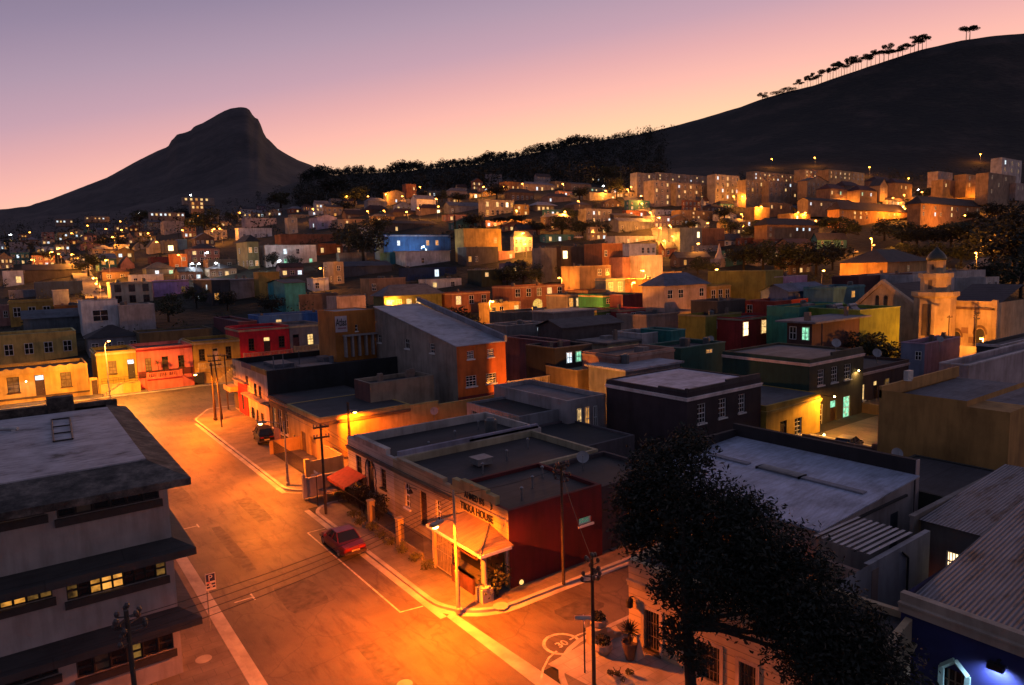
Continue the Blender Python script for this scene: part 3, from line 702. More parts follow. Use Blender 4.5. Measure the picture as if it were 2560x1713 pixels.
for i, (yy, zz, w_, h_, c_) in enumerate([(1.2, 1.5, .5, .7, (.32, .1, .05)), (1.9, 1.15, .5, .5, (.35, .28, .16)), (2.4, 1.7, .5, .45, (.28, .07, .05)), (3.6, 1.4, .7, .9, (.12, .06, .03)), (4.6, 1.5, .6, .6, (.25, .12, .05)), (.9, .75, .4, .4, (.4, .3, .12))]):
    k = MB(); k.box(-.14, -.085, yy-w_/2, yy+w_/2, zz, zz+h_); k.build('poster', flat(c_, .6, 0, .9, 6, 'printed_poster'), hT)
k = MB()
for i in range(14): k.cyl((vx+.1+.0*i, vy1-2.3+i*.16, .15), (vx+.1, vy1-2.3+i*.16, vz0-.1), .014, .014, 5)
for zz in (.2, 1.3, 2.4): k.box(vx+.085, vx+.115, vy1-2.35, vy1-.15, zz, zz+.04)
k.build('security_gate', flat((.42, .36, .3), .5, .3, .2, 5, 'painted_bars'), hT)
k = MB()
for i in range(11): k.cyl((vx+.3+i*.15, vy1+.02, .1), (vx+.3+i*.15, vy1+.02, vz0), .014, .014, 5)
k.box(vx+.2, -.05, vy1+.0, vy1+.04, 1.2, 1.24); k.build('side_bars', flat((.42, .36, .3), .5, .3, .2, 5, 'painted_bars'), hT)
k = MB(); k.box(-.2, -.16, .02, .12, 1.0, 2.5); k.box(-.24, -.12, -.06, -.02, .95, 2.5); k.build('menu_board', paint((.5, .4, .32)), hT)
# grey annexe behind the red wall
house('annexe', 'dark grey low building against the far end of the deep red wall', TXX+rW+.02, yA+.3, 6.0, yB-yA-.35, 0.1, 4.3, (.06, .045, .05), roofcol=(.03, .03, .032), par=.3, cat='building')
house('outbuilding', 'low dark flat roofed outbuilding behind the corner restaurant', 34.4, 40.2, 7.5, 8.5, 0.1, 3.2, (.12, .1, .11), roofcol=(.03, .03, .035), par=.2, cat='building', dL=())
for hh_, W0_, L0_, zz_ in ((hA, 13.5, yD-yC, 3.85), (hB, 12.5, yC-yB, 4.0), (hT, rW, LT, 4.35)):
    for i in range(3):
        x_ = W0_*(.3+.25*i); y_ = L0_*(.25+.2*((i*7) % 3)); k = MB(); k.cyl((x_, y_, zz_-.2), (x_, y_, zz_+.55), .06, .06, 8); k.lathe([(.11, zz_+.5), (.12, zz_+.6), (.02, zz_+.68)], 8, x_, y_); k.build('vent_pipe', STEEL, hh_)
k = MB(); k.box(4.2, 5.4, 3.2, 4.3, 4.0, 4.42); k.box(4.15, 5.45, 3.15, 4.35, 4.42, 4.48); k.build('roof_hatch', flat((.2, .2, .2), .5), hB)
k = MB(); k.lathe([(.5, 3.8), (.52, 5.0), (.25, 5.2)], 14, 10.5, 3.0); k.build('water_tank', flat((.09, .1, .1), .5), hA)
# front gardens: rail fences, low walls, hedge plants
def leafmat(c, name='foliage'):
    m, nt, b = nodes(name); n1 = noise(nt, 1.1, 4, .6)
    nt.links.new(ramp(nt, n1, [(.3, c4(c, .5)), (.7, c4(c, 1.5))]), b.inputs['Base Color']); b.inputs['Roughness'].default_value = .75
    return m
LEAF = leafmat((.035, .045, .02)); LEAFD = leafmat((.012, .016, .009)); LEAFG = leafmat((.07, .075, .02)); BARK = flat((.035, .026, .02), .95, 0, .5, 3, 'bark')
def leaves(mb, c, r, n, size, rg, flatz=1.0, shell=.55):
    for _ in range(n):
        while True:
            v = Vector((rg.uniform(-1, 1), rg.uniform(-1, 1), rg.uniform(-1, 1)))
            if shell*rg.random() < v.length <= 1: break
        p = Vector((c[0]+v.x*r, c[1]+v.y*r, c[2]+v.z*r*flatz))
        a = Vector((rg.gauss(0, 1), rg.gauss(0, 1), rg.gauss(0, .7))).normalized(); bb = a.cross(Vector((rg.gauss(0, 1), rg.gauss(0, 1), rg.gauss(0, 1)))).normalized()
        s_ = size*rg.uniform(.6, 1.35)
        mb.poly([p-a*s_, p+bb*s_*.45, p+a*s_, p-bb*s_*.45])
def shrub(name, label, cat, p, w, h, n, size, mat=LEAF, group=None, seed=1):
    rg = random.Random(seed); o = thing(name, label, cat, p, 0, group); k = MB()
    for i in range(7): leaves(k, (rg.uniform(-.4, .4)*w, rg.uniform(-.4, .4)*w, h*(.35+.5*rg.random())), min(w, h)*.36, n//7, size, rg)
    k.build('foliage', mat, o); k = MB()
    for i in range(5): k.cyl((0, 0, 0), (rg.uniform(-.3, .3)*w, rg.uniform(-.3, .3)*w, h*.7), .03, .012, 5)
    k.build('stem', BARK, o); return o
def railing(name, label, a, c, h, posts=True, step=.14, mat=IRON, base=.13, cat='fence'):
    a = Vector((a[0], a[1], base)); c = Vector((c[0], c[1], base)); d = c-a; Ln = d.length; t = d.normalized(); o = thing(name, label, cat, a)
    k = MB(); nb = int(Ln/step)
    for i in range(nb+1): p = t*(Ln*i/nb); k.cyl(p, p+Vector((0, 0, h)), .012, .012, 4)
    k.build('bars', mat, o)
    for zz in (.12, h-.06):
        k = MB(); k.cyl(Vector((0, 0, zz)), d+Vector((0, 0, zz)), .022, .022, 5); k.build('rail', mat, o)
    return o
railing('iron_fence', 'iron rail fence before the cream terrace house garden', (18.9, yB+.3), (18.9, yC-.3), 1.5)
railing('iron_fence', 'iron rail fence before the white grooved house garden', (18.9, yC+.1), (18.9, yD-2.2), 1.3)
for i, (yy, lb) in enumerate([(yC-.1, 'lit square gate pillar between the two terrace gardens'), (yB+3.4, 'second square gate pillar by the cream terrace garden')]):
    k = MB(); k.box(-.2, .2, -.2, .2, 0, 1.7); k.box(-.24, .24, -.24, .24, 1.7, 1.8); tag(k.build('gate_pillar', paint((.45, .34, .16)), loc=(18.9, yy, .13)), lb, 'pillar')
k = MB(); k.box(0, .16, 0, yC-yB-.8, 0, .45); tag(k.build('garden_wall', paint((.22, .18, .14)), loc=(18.82, yB+.4, .13)), 'low wall under the iron fence of the cream house', 'wall')
for i in range(7):
    yy = yC+.3+i*1.0
    shrub('hedge_shrub', ['dark garden shrub by the gate pillar of the white grooved house', 'dark shrub second from the pillar in the white house garden', 'tall dark shrub before the arched door', 'leafy dark shrub under the white house window', 'ragged verge shrub beside the red awning', 'low verge shrub at the end of the terrace garden', 'small verge shrub nearest the lane'][i], 'shrub', (19.6+.3*math.sin(i*2), yy, .13), 1.2, [1.7, 2.0, 2.3, 1.7, 1.2, 1.0, .9][i], 500, .09, LEAFD if i < 4 else LEAF, 'garden shrubs of the white grooved house', 20+i)
for i in range(8):
    yy = yB-3.0+i*1.55
    shrub('verge_shrub', ['straggly plant at the foot of the veranda security gate', 'straggly verge plant left of the veranda', 'low verge plant below the brown door', 'low verge plant below the iron rail', 'verge plant before the second gate pillar', 'verge plant between the gate pillars', 'verge plant under the lit gate pillar', 'grassy verge plant opposite the white grooved house'][i], 'plant', (18.35+.15*math.sin(i*3), yy+2.0, .13), .8, .55, 220, .07, LEAFG, 'verge plants along the terrace gardens', 40+i)
# carport with red awning at the far end of the row
cp = thing('carport', 'red awning shelter with pale wall at the lane end of the terrace', 'awning', (TXX, yD, .13))
k = MB(); k.poly([(-.1, -3.6, 2.0), (-.1, 0, 2.0), (-1.9, 0, 1.45), (-1.9, -3.6, 1.45)]); k.poly([(-.1, -3.6, 1.95), (-.1, 0, 1.95), (-1.9, 0, 1.4), (-1.9, -3.6, 1.4)]); k.poly([(-1.9, -3.6, 1.2), (-1.9, 0, 1.2), (-1.9, 0, 1.45), (-1.9, -3.6, 1.45)]); k.build('awning', flat((.38, .05, .03), .8, 0, .3, 3, 'red_canvas'), cp)
k = MB(); k.box(-3.6, -.05, .3, .5, 0, 1.5); k.box(-3.65, 0, .27, .53, 1.5, 1.58); k.build('end_wall', paint((.42, .36, .3)), cp)
k = MB(); k.box(-3.72, -3.5, .25, .55, 0, 1.9); k.build('pillar', paint((.5, .46, .4)), cp)
k = MB(); k.box(-2.6, -1.6, -1.6, -.7, .68, .72)
for xx in (-2.55, -1.65):
    for yy in (-1.55, -.75): k.cyl((xx, yy, 0), (xx, yy, .68), .02)
tb = k.build('garden_table', flat((.3, .22, .16), .5, 0, .2, 4, 'wooden_table'), None, (TXX, yD, .13)); tag(tb, 'small pale garden table under the red awning', 'table')
# ================================================================== lane corner: yellow building, white building with red panel
def z6(x, y): return 540+x/3.647, 740+y/3.647
YX, YY = 22.0, 61.3
def zb_(x, y): return 620+x/7.813, 1040+y/7.813
def wy(x0, x1, yt, yb, kind='d', nx=2, ny=3): 
    a = zb_(x0, yt); c = zb_(x1, yb); return winL(YX, YY, .13, a[0], c[0], a[1], c[1])+(kind, nx, ny)
yl_ = house('corner_house', 'yellow lit corner house with recessed doors beside the lane', YX, YY, 9.5, 9.2, .13, 4.25, (.52, .36, .12), roofcol=(.055, .055, .062), par=.06, rot=-.0, cornice=(.16, .12, .07), cz=.75,
      wL=[wy(868, 972, 380, 640, 'c')], dL=[wy(1050, 1140, 320, 900)[:4]+('c', paint((.2, .13, .06))), wy(1222, 1335, 430, 880)[:4]+('c', paint((.42, .26, .1)))])
k = MB(); k.box(0, .24, -4.3, -.02, 0, 1.55); k.box(-3.2, 0, -4.5, -4.3, 0, 1.5); k.box(-3.3, -2.9, -4.6, -4.2, 0, 1.75)
o = k.build('yard_wall', paint((.48, .36, .16)), loc=(22.2, 61.2, .13)); tag(o, 'low yellow yard wall at the lane corner with lit end pillar', 'wall')
k = MB(); k.box(0, 11, 0, .25, 0, 3.5); k.box(0, 3.3, -.005, .255, 3.5, 3.9); k.box(-.05, 3.35, -.03, .28, 3.9, 3.98); k.box(3.35, 11, -.03, .28, 3.5, 3.58); k.box(8, 12, 3.0, 3.2, 0, 3.4)
tag(k.build('boundary_wall', paint((.52, .36, .12)), loc=(YX+9.52, YY+.0, .13)), 'stepped yellow boundary wall lit by the lane lamp', 'wall')
house('shop', 'dark fronted veranda shop between the white building and yellow corner house', YX+.3, YY+9.22, 9, 7.2, .13, 4.1, (.06, .05, .05), roofcol=(.07, .07, .075), par=.05, cornice=(.42, .24, .12), cz=.45, cat='shop', lcol=(.045, .035, .035),
      wL=[(1.2, .5, 1.2, 2.3, 'd', 2, 3), (3.4, .3, 1.3, 2.6, 'd', 2, 3), (5.6, .5, 1.2, 2.3, 'm', 2, 3)])
k = MB(); k.box(-.05, .05, -.9, .9, 0, 2.1); tag(k.build('sandwich_board', flat((.3, .14, .12), .6, 0, .4, 4, 'faded_board'), loc=(20.4, 69.0, .13)), 'tall pink board standing by the dark shop front', 'board')
railing('iron_fence', 'iron fence with pale corner post before the yellow corner house', (19.3, 57.2), (19.3, 66.8), 1.4)
k = MB(); k.box(-3.0, 0, 0, .14, 0, 1.35); tag(k.build('garden_wall', paint((.5, .3, .12)), loc=(22.0, 67.0, .13)), 'low wall dividing the shop forecourt from the yellow house', 'wall')
# white building
WX, WY = 22.45, 78.4
def zw6(x, y): return 570+x/7.813, 880+y/7.813
def ww(x0, x1, yt, yb, kind='d', nx=1, ny=2):
    a = zw6(x0, yt); c = zw6(x1, yb); return winL(WX, WY, .13, a[0], c[0], a[1], c[1])+(kind, nx, ny)
yr1 = onX(zw6(235, 0)[0], 1010, WX).y-WY; yr0 = onX(zw6(420, 0)[0], 1040, WX).y-WY
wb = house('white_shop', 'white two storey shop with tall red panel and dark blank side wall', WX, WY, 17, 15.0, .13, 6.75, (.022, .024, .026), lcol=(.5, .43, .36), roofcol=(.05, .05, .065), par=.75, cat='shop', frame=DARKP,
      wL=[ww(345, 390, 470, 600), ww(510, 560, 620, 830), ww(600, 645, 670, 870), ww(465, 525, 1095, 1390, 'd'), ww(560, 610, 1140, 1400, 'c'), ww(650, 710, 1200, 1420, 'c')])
k = MB(); k.box(-.1, -.002, yr0, yr1, 0, 4.0); k.build('red_panel', paint((.5, .012, .02), .85, 1.05), wb)
k = MB(); k.box(-.13, -.102, (yr0+yr1)/2-.35, (yr0+yr1)/2+.35, .6, 2.6); k.build('panel_window', GLASS, wb)
k = MB(); k.box(-.9, -.002, -.05, yr0-.1, 2.95, 3.15); k.box(-.55, -.002, yr0-.6, yr1+1, 4.15, 4.3); k.build('canopy', paint((.3, .27, .25)), wb)
k = MB(); k.box(-.08, -.002, .05, 6.0, 6.1, 6.7); k.build('parapet_band', paint((.36, .23, .06)), wb)
k = MB(); k.box(-.08, -.002, 6.0, 10.3, 6.1, 6.7); k.build('parapet_band', paint((.15, .11, .16)), wb)
k = MB(); k.box(-.1, -.002, yr1+.25, yr1+2.2, .3, 2.3); k.build('shop_window', flat((.12, .09, .03), .3, 0, .5, 1, 'shop_window'), wb)
k = MB(); k.box(-1.1, -.002, yr1+.1, yr1+3.4, 2.6, 3.25); k.build('shop_canopy', paint((.5, .42, .2)), wb)
k = MB()   # roof clutter: flues, posts, plant boxes
for x_, y_, r_, hh in ((3, 3.4, .06, 2.1), (1.2, 1.2, .06, 2.2), (6.5, 8, .05, 1.7), (10, 6, .3, .9), (12.2, 9.5, .35, 1.1)): k.cyl((x_, y_, 5.9), (x_, y_, 5.9+hh), r_, r_, 8)
k.build('roof_flues', roofing((.16, .16, .18)), wb)
for q in ((5, 9, 1.5, 5, 5.9, 6.25), (9.5, 13, 7.5, 10, 5.9, 6.5), (3, 5.5, 7, 11.5, 5.9, 6.3)):
    k = MB(); k.box(*q); k.build('roof_plant', roofing((.16, .16, .18)), wb)
k = MB()
for i, hgt in enumerate((.3, .22, .34, .3, .2)): k.box(-.03, -.004, yr1+.9+i*.55, yr1+1.3+i*.55, 5.35, 5.35+hgt+.2)
for i, hgt in enumerate((.5, .3, .5)): k.box(-.03, -.004, yr1+1.2+i*.6, yr1+1.45+i*.6, 4.45, 4.45+hgt)
k.build('worn_lettering', flat((.12, .1, .09), .7), wb)
# ================================================================== row of small houses at the top of the street
RY = 120.5
def z2h(x, y): return 200+x/5.581, 830+y/5.581
def rowhouse(pl, pr, yt, label, col, wins, doors, cornice, base=.1, L=9, lit=None, **kw):
    x0 = onY(pl, yt, RY).x; x1 = onY(pr, yt, RY).x; z1 = onY((pl+pr)/2, yt, RY).z
    ws = [winR(RY, x0, base, a, c, t, bb)+(kd, 2, 4) for a, c, t, bb, kd in wins]
    ds = [winR(RY, x0, base, a, c, t, bb)+(kd, mt) for a, c, t, bb, kd, mt in doors]
    return house('row_house', label, x0, RY, x1-x0, L, base, z1, col, wR=ws, dR=ds, cornice=cornice, frame=kw.pop('frame', WOOD), par=.5, **kw), x0, x1, z1
def z4(x, y): return x/3.647, 900+y/3.647
def pz(f, a, c): p = f(*a); q = f(*c); return p[0], q[0], p[1], q[1]
hv, vx0, vx1, vz = rowhouse(-60, 219, 921, 'bright yellow house with scalloped wavy parapet and dark brown door', (.56, .37, .1), [pz(z4, (65, 158), (178, 300))+('c',), pz(z4, (552, 112), (652, 245))+('c',)], [pz(z4, (322, 137), (410, 330))+('w', WOOD)], None, roofcol=(.02, .02, .02))
k = MB(); Wv = vx1-vx0; pts = [(0, vz-.6)]
for i in range(61):
    x = Wv*i/60; pts.append((x, vz-.05+.28*math.sin(x*2*math.pi/2.6)**2*.9))
pts.append((Wv, vz-.6))
for (a, b2) in zip(pts, pts[1:]):
    k.poly([(a[0], -.12, vz-.7), (b2[0], -.12, vz-.7), (b2[0], -.12, b2[1]), (a[0], -.12, a[1])]); k.poly([(a[0], -.12, a[1]), (b2[0], -.12, b2[1]), (b2[0], .2, b2[1]), (a[0], .2, a[1])])
k.build('wavy_parapet', paint((.58, .4, .13)), hv, (0, 0, -.1))
k = MB(); k.box(0, Wv, -.1, -.002, .55, .8); k.build('plinth_or_shade_band', paint((.12, .08, .04)), hv)
k = MB(); k.box(8.2, 9.9, -1.2, -.1, -.1, .5); k.box(8.2, 9.9, -1.6, -1.2, -.1, .3); k.build('front_steps', paint((.2, .12, .07)), hv)
gx0 = onY(220, 950, RY).x; gx1 = onY(243, 950, RY).x
k = MB(); k.box(0, .4, 0, .3, 0, 2.6); k.box(1.25, gx1-gx0, 0, .3, 0, 2.6); k.box(.4, 1.25, 0, .3, 2.2, 2.6); o = thing('gate_wall', 'yellow gateway wall with dark door between the wavy house and its neighbour', 'wall', (gx0, RY, .1)); k.build('wall', paint((.55, .38, .12)), o)
k = MB(); k.box(.4, 1.25, .1, .16, 0, 2.2); k.build('gate_door', WOOD, o)
hg, gx0, gx1, gz1 = rowhouse(*[z2h(215, 0)[0], z2h(775, 0)[0], z2h(0, 262)[1]], 'mustard green house with cream cornice and a lit open doorway', (.36, .28, .05), [pz(z2h, (400, 405), (512, 585))+('c',)], [pz(z2h, (665, 380), (768, 650))+('w', DARKP)], (.6, .5, .3))
hp, px0, px1, pz1 = rowhouse(*[z2h(777, 0)[0], z2h(1560, 0)[0], z2h(0, 200)[1]], 'pink house with crimson cornice and balustraded front terrace', (.66, .17, .16), [pz(z2h, (908, 365), (1000, 545))+('c',), pz(z2h, (1370, 325), (1455, 490))+('d',)], [pz(z2h, (1147, 340), (1237, 555))+('d', WOOD)], (.3, .015, .03))
ho, ox0, ox1, oz1 = rowhouse(*[z2h(1562, 0)[0], z2h(2222, 0)[0], z2h(0, 112)[1]], 'ochre house with pale cornice and white door behind a balustrade', (.42, .26, .05), [pz(z2h, (1660, 240), (1745, 400))+('d',), pz(z2h, (2035, 200), (2115, 375))+('d',)], [pz(z2h, (1850, 225), (1930, 410))+('d', paint((.5, .35, .3)))], (.55, .42, .22))
hr, rx0, rx1, rz1 = rowhouse(*[z6(204, 0)[0], z6(664, 0)[0], z6(0, 285)[1]], 'bright red house with cream cornice line and dark sash windows', (.62, .014, .03), [pz(z6, (297, 388), (350, 495))+('d',), pz(z6, (572, 365), (626, 465))+('d',)], [pz(z6, (437, 375), (496, 520))+('y', WOOD)], (.6, .42, .25), base=1.2)
hy, yx0, yx1, yz1 = rowhouse(*[z6(666, 0)[0], z6(965, 0)[0], z6(0, 255)[1]], 'grey house with bright cornice and one yellow lit sash window', (.22, .2, .2), [pz(z6, (835, 345), (890, 445))+('y',)], [pz(z6, (702, 350), (760, 470))+('d', flat((.1, .03, .03), .6))], (.6, .5, .3), base=1.6)
def baluster_wall(par, x0, x1, y, z0, z1, col, skip=0):
    k = MB(); k.box(x0, x1, y-.1, y+.1, z0, z0+.14); k.box(x0, x1, y-.13, y+.13, z1-.12, z1); n = max(2, int((x1-x0)/.24))
    for i in range(n):
        x = x0+(x1-x0)*(i+.5)/n
        if skip and i % skip == skip-1: k.box(x-.13, x+.13, y-.11, y+.11, z0, z1)
        else: k.cyl((x, y, z0+.14), (x, y, z1-.12), .05, .075, 6)
    for x in (x0, x1): k.box(x-.16, x+.16, y-.15, y+.15, z0, z1+.1)
    return k.build('balustrade', paint(col), par)
def terrace(par, x0, x1, zt, col, depth=2.2, bal=True, balcol=None, lo=-.1, bx0=None, bx1=None):
    k = MB(); k.box(x0, x1, -depth, -.01, lo, zt); k.build('front_terrace', paint(col), par)
    if bal: baluster_wall(par, bx0 if bx0 is not None else x0+.1, bx1 if bx1 is not None else x1-.1, -depth+.15, zt, zt+.95, balcol or col, 6)
Wp = px1-px0
terrace(hp, .9, Wp-2.2, 1.75, (.58, .16, .12), 2.4)
k = MB(); k.box(.02, Wp-.02, -.05, -.003, 1.7, 2.75); k.build('plinth_or_shade_band', paint((.12, .02, .025)), hp)  # dark band paints the shade behind the balusters into the facade colour
k = MB(); k.box(.85, Wp-2.2, -2.46, -2.41, 1.5, 1.72); k.build('crimson_band', paint((.3, .015, .03)), hp)
k = MB()
for i in range(8): k.box(Wp-2.2+i*.3, Wp-2.2+(i+1)*.3, -2.4, -.01, -.1, 1.7-i*.21)
k.build('front_steps', paint((.5, .12, .1)), hp)
Wg = gx1-gx0
terrace(hg, Wg-2.4, Wg-.02, 1.5, (.42, .34, .07), 2.4, False)
k = MB()
for i in range(8): k.box(Wg-2.4-(i+1)*.32, Wg-2.4-i*.32, -2.4, -.9, -.1, 1.45-i*.19)
k.build('front_steps', paint((.5, .4, .2)), hg); k = MB(); k.box(.2, Wg-2.4, -.5, -.01, 0, 1.3); k.box(.2, Wg-2.4, -.55, -.01, 1.3, 1.42); k.build('front_terrace', paint((.45, .36, .14)), hg)
k = MB()
for i in range(9): k.cyl((.4+i*.75, -.5, 1.42), (.4+i*.75, -.5, 2.3), .02, .02, 5)
k.cyl((.4, -.5, 2.3), (6.4, -.5, 2.3), .025); k.cyl((.4, -.5, 1.9), (6.4, -.5, 1.9), .02); k.build('handrail', IRON, hg)
Wo = ox1-ox0
terrace(ho, .3, Wo-.1, 2.4, (.45, .28, .08), 2.2, True, (.5, .38, .22))
k = MB()
for i in range(9): k.box(2.5+i*.33, 2.83+i*.33, -3.2, -2.21, -.1, .3+i*.24)
k.build('front_steps', paint((.5, .36, .16)), ho)
k = MB(); k.box(-.6, .9, -2.4, -2.21, 0, 1.9); k.build('side_gate', DARKP, ho)
terrace(hr, .1, rx1-rx0-.1, 2.2, (.42, .02, .03), 1.8, True, (.55, .2, .16), -2)
terrace(hy, .05, yx1-yx0-.1, 2.2, (.3, .26, .2), 1.8, True, (.5, .4, .25), -2)
for i, (px, lb) in enumerate([(px0+2.9, 'slender cabbage palm left of the pink house door'), (px0+3.6, 'slender cabbage palm leaning beside the pink house door'), (px0+6.3, 'slender cabbage palm right of the pink house door')]):
    o = thing('palm_tree', lb, 'palm', (px, RY-1.2, 1.8), 0, 'palms on the pink terrace'); k = MB(); k.cyl((0, 0, 0), (-.25+.12*i, 0, 2.4), .06, .05, 6); k.build('trunk', BARK, o)
    k = MB(); rg = random.Random(i)
    for j in range(34):
        a = rg.uniform(0, 6.28); e = rg.uniform(-.7, .9); d1 = Vector((math.cos(a)*math.cos(e), math.sin(a)*math.cos(e), math.sin(e))); p = Vector((-.25+.12*i, 0, 2.4)); w = d1.cross(Vector((0, 0, 1))).normalized()*.05
        k.poly([p-w, p+w, p+d1*.8+w*.3-Vector((0, 0, .12)), p+d1*.8-w*.3-Vector((0, 0, .12))])
    k.build('crown', LEAF, o)
# ================================================================== middle distance blocks placed in the street grid
def z3(x, y): return 1100+x/3.647, 750+y/3.647
def z7(x, y): return 1650+x/3.907, 850+y/3.907
LX, LY = 36.1, 48.9
def w3L(x0, x1, yt, yb, X, Y, z0, kind='d', nx=3, ny=4): a = z3(x0, yt); c = z3(x1, yb); return winL(X, Y, z0, a[0], c[0], a[1], c[1])+(kind, nx, ny)
def w3R(x0, x1, yt, yb, X, Y, z0, kind='d', nx=2, ny=2): a = z3(x0, yt); c = z3(x1, yb); return winR(Y, X, z0, a[0], c[0], a[1], c[1])+(kind, nx, ny)
house('cottage', 'whitewashed flat roofed cottage with sash windows behind the terrace roofs', LX, LY, 6.2, 8.9, 0, 4.25, (.24, .24, .25), lcol=(.55, .43, .36), roofcol=(.022, .022, .024), par=.25, cat='cottage',
      wL=[w3L(285, 340, 1010, 1150, LX, LY, 0), w3L(425, 490, 1060, 1190, LX, LY, 0), w3L(640, 695, 1120, 1250, LX, LY, 0)])
# building with tall beige flank
OX, OY = 38.82, 63.85
def oR(x0, x1, yt, yb): a = z3(x0, yt); c = z3(x1, yb); return winR(OY, OX, 0, a[0], c[0], a[1], c[1])+('d', 3, 4)
def oL(x0, x1, yt, yb): a = vp(2, x0, yt); c = vp(2, x1, yb); return winL(OX, OY, 0, a[0], c[0], a[1], c[1])+('d', 2, 3)
ob = house('warehouse', 'tall building with beige flank, orange end wall and sloping blue metal roof', OX, OY, 6.6, 20.6, 0, 9.15, (.58, .14, .022), lcol=(.33, .27, .22), roof='my', rh=3.7, roofcol=(.48, .50, .57), rkind='corr', cat='warehouse',
      wR=[oR(247, 310, 465, 540), oR(432, 490, 447, 520), oR(238, 335, 690, 790), oR(420, 515, 668, 760)], wL=[oL(437, 468, 1215, 1330), oL(608, 638, 1295, 1360), oL(255, 278, 1190, 1290)])
k = MB(); k.box(-.03, 6.63, -.05, -.003, -3, 3.5); k.build('plinth', paint((.16, .03, .03)), ob)
k = MB()
for dz in (0, 1): pass
k.poly([(6.45, -.1, 9.2), (6.8, -.1, 9.2), (6.8, 20.7, 13.3), (6.45, 20.7, 13.3)]); k.poly([(6.45, -.1, 9.2), (6.45, -.1, 9.9), (6.45, 20.7, 13.9), (6.45, 20.7, 13.3)]); k.poly([(6.45, -.1, 9.9), (6.8, -.1, 9.9), (6.8, 20.7, 13.9), (6.45, 20.7, 13.9)]); k.poly([(6.45, -.1, 9.2), (6.8, -.1, 9.2), (6.8, -.1, 9.9), (6.45, -.1, 9.9)]); k.poly([(6.8, -.1, 9.2), (6.8, 20.7, 13.3), (6.8, 20.7, 13.9), (6.8, -.1, 9.9)])
k.build('fire_wall', paint((.25, .24, .27)), ob)
ax0 = onY(837, 800, 84.3).x
at = house('showroom', 'orange rear wing with a white painted advertisement panel', ax0, 84.4, OX-ax0-.05, 6, 2, 12.6, (.46, .17, .03), roofcol=ROOF_GREY, par=.1, cat='building', wR=[winR(84.4, ax0, 2, 888, 894, 812, 828)+('d', 1, 2)])
def z9(x, y): return 820+x/11.2, 760+y/11.2
a = winR(84.4, ax0, 2, z9(200, 0)[0], z9(530, 0)[0], z9(0, 340)[1], z9(0, 790)[1])
k = MB(); k.box(a[0]-a[2]/2, a[0]+a[2]/2, -.05, -.003, a[1], a[1]+a[3]); k.build('sign_panel', flat((.5, .44, .46), .6, 0, .2, 2, 'white_sign'), at)
mb = text_mb('Atlas', 1.35, frameM((a[0]-a[2]*.46, -.06, a[1]+a[3]*.40), (1, 0, 0), (0, 0, 1)), .01); sx = a[2]*.92/(max(v[0] for v in mb.v)-min(v[0] for v in mb.v)); x0_ = a[0]-a[2]*.46
mb.v = [(x0_+(v[0]-x0_)*sx, v[1], v[2]) for v in mb.v]; mb.build('lettering', LET, at)
k = MB(); k.box(a[0]-a[2]*.3, a[0]+a[2]*.42, -.06, -.052, a[1]+a[3]*.2, a[1]+a[3]*.28); k.build('sign_line', flat((.3, .12, .16), .6), at)
k = MB()
for i in range(5): k.box(OX-ax0-4.6+i*.95, OX-ax0-4.35+i*.95, -.6, -.05, 4.6, 7.4)
k.box(OX-ax0-4.7, OX-ax0-.05, -.7, -.05, 7.3, 7.5); k.build('louvre_vents', flat((.36, .32, .3), .6), at)
# purple house
PX, PY = 45.45, 37.5
def w7R(x0, x1, yt, yb, X, Y, z0, kind='d', nx=2, ny=4): a = z7(x0, yt); c = z7(x1, yb); return winR(Y, X, z0, a[0], c[0], a[1], c[1])+(kind, nx, ny)
pu = house('plum_house', 'dark plum two storey house with white cornice and white sash windows', PX, PY, 10.6, 9.8, 0, 6.75, (.04, .028, .034), lcol=(.05, .032, .04), roofcol=(.6, .58, .67), par=.12, cornice=(.85, .72, .70), cz=.75,
      wR=[w7R(366, 448, 622, 815, PX, PY, 0, 'd', 3, 4), w7R(572, 648, 572, 760, PX, PY, 0, 'd', 3, 4), w7R(765, 832, 530, 710, PX, PY, 0, 'd', 3, 4)])
k = MB(); k.box(-.05, .2, 0, 3.2, 6.7, 6.95); k.box(-.05, .2, 0, .2, 6.95, 7.1); k.box(.3, 10.5, .02, .24, 6.72, 7.0); k.box(5.5, 10.5, .021, .26, 7.0, 7.2); k.build('stepped_parapet', paint((.06, .05, .055)), pu)
house('cottage', 'mustard lit single storey cottage between the plum and dark green houses', PX+10.9, 37.1, 9.4, 9, 0, 4.05, (.52, .33, .05), roofcol=(.12, .12, .13), par=.05, cornice=(.55, .36, .08), cz=.8, cat='cottage',
      wR=[w7R(1316, 1385, 760, 925, PX+10.9, 37.1, 0, 'd', 2, 4)], dR=[w7R(1172, 1238, 790, 945, PX+10.9, 37.1, 0)[:4]+('d', WOOD)])
GX, GY = 66.3, 38.7
gr = house('green_house', 'dark green two storey house with white cornice and lamp by the door', GX, GY, 11.2, 10.8, 0, 7.25, (.075, .065, .04), lcol=(.018, .055, .042), roofcol=(.2, .19, .19), par=.25, cornice=(.8, .6, .54), cz=.7,
      wR=[w7R(1540, 1604, 290, 445, GX, GY, 0, 'd', 3, 4), w7R(1672, 1735, 260, 415, GX, GY, 0, 'd', 3, 4), w7R(1800, 1868, 235, 385, GX, GY, 0, 'd', 3, 4), w7R(1530, 1592, 630, 845, GX, GY, 0, 'd', 2, 4), w7R(1790, 1858, 550, 770, GX, GY, 0, 'g', 2, 4)], dR=[w7R(1662, 1722, 590, 880, GX, GY, 0)[:4]+('g', WOOD)])
k = MB(); k.box(4.5, 11.0, .02, .25, 7.22, 7.6); k.build('stepped_parapet', paint((.07, .065, .05)), gr)
BX = GX+11.3
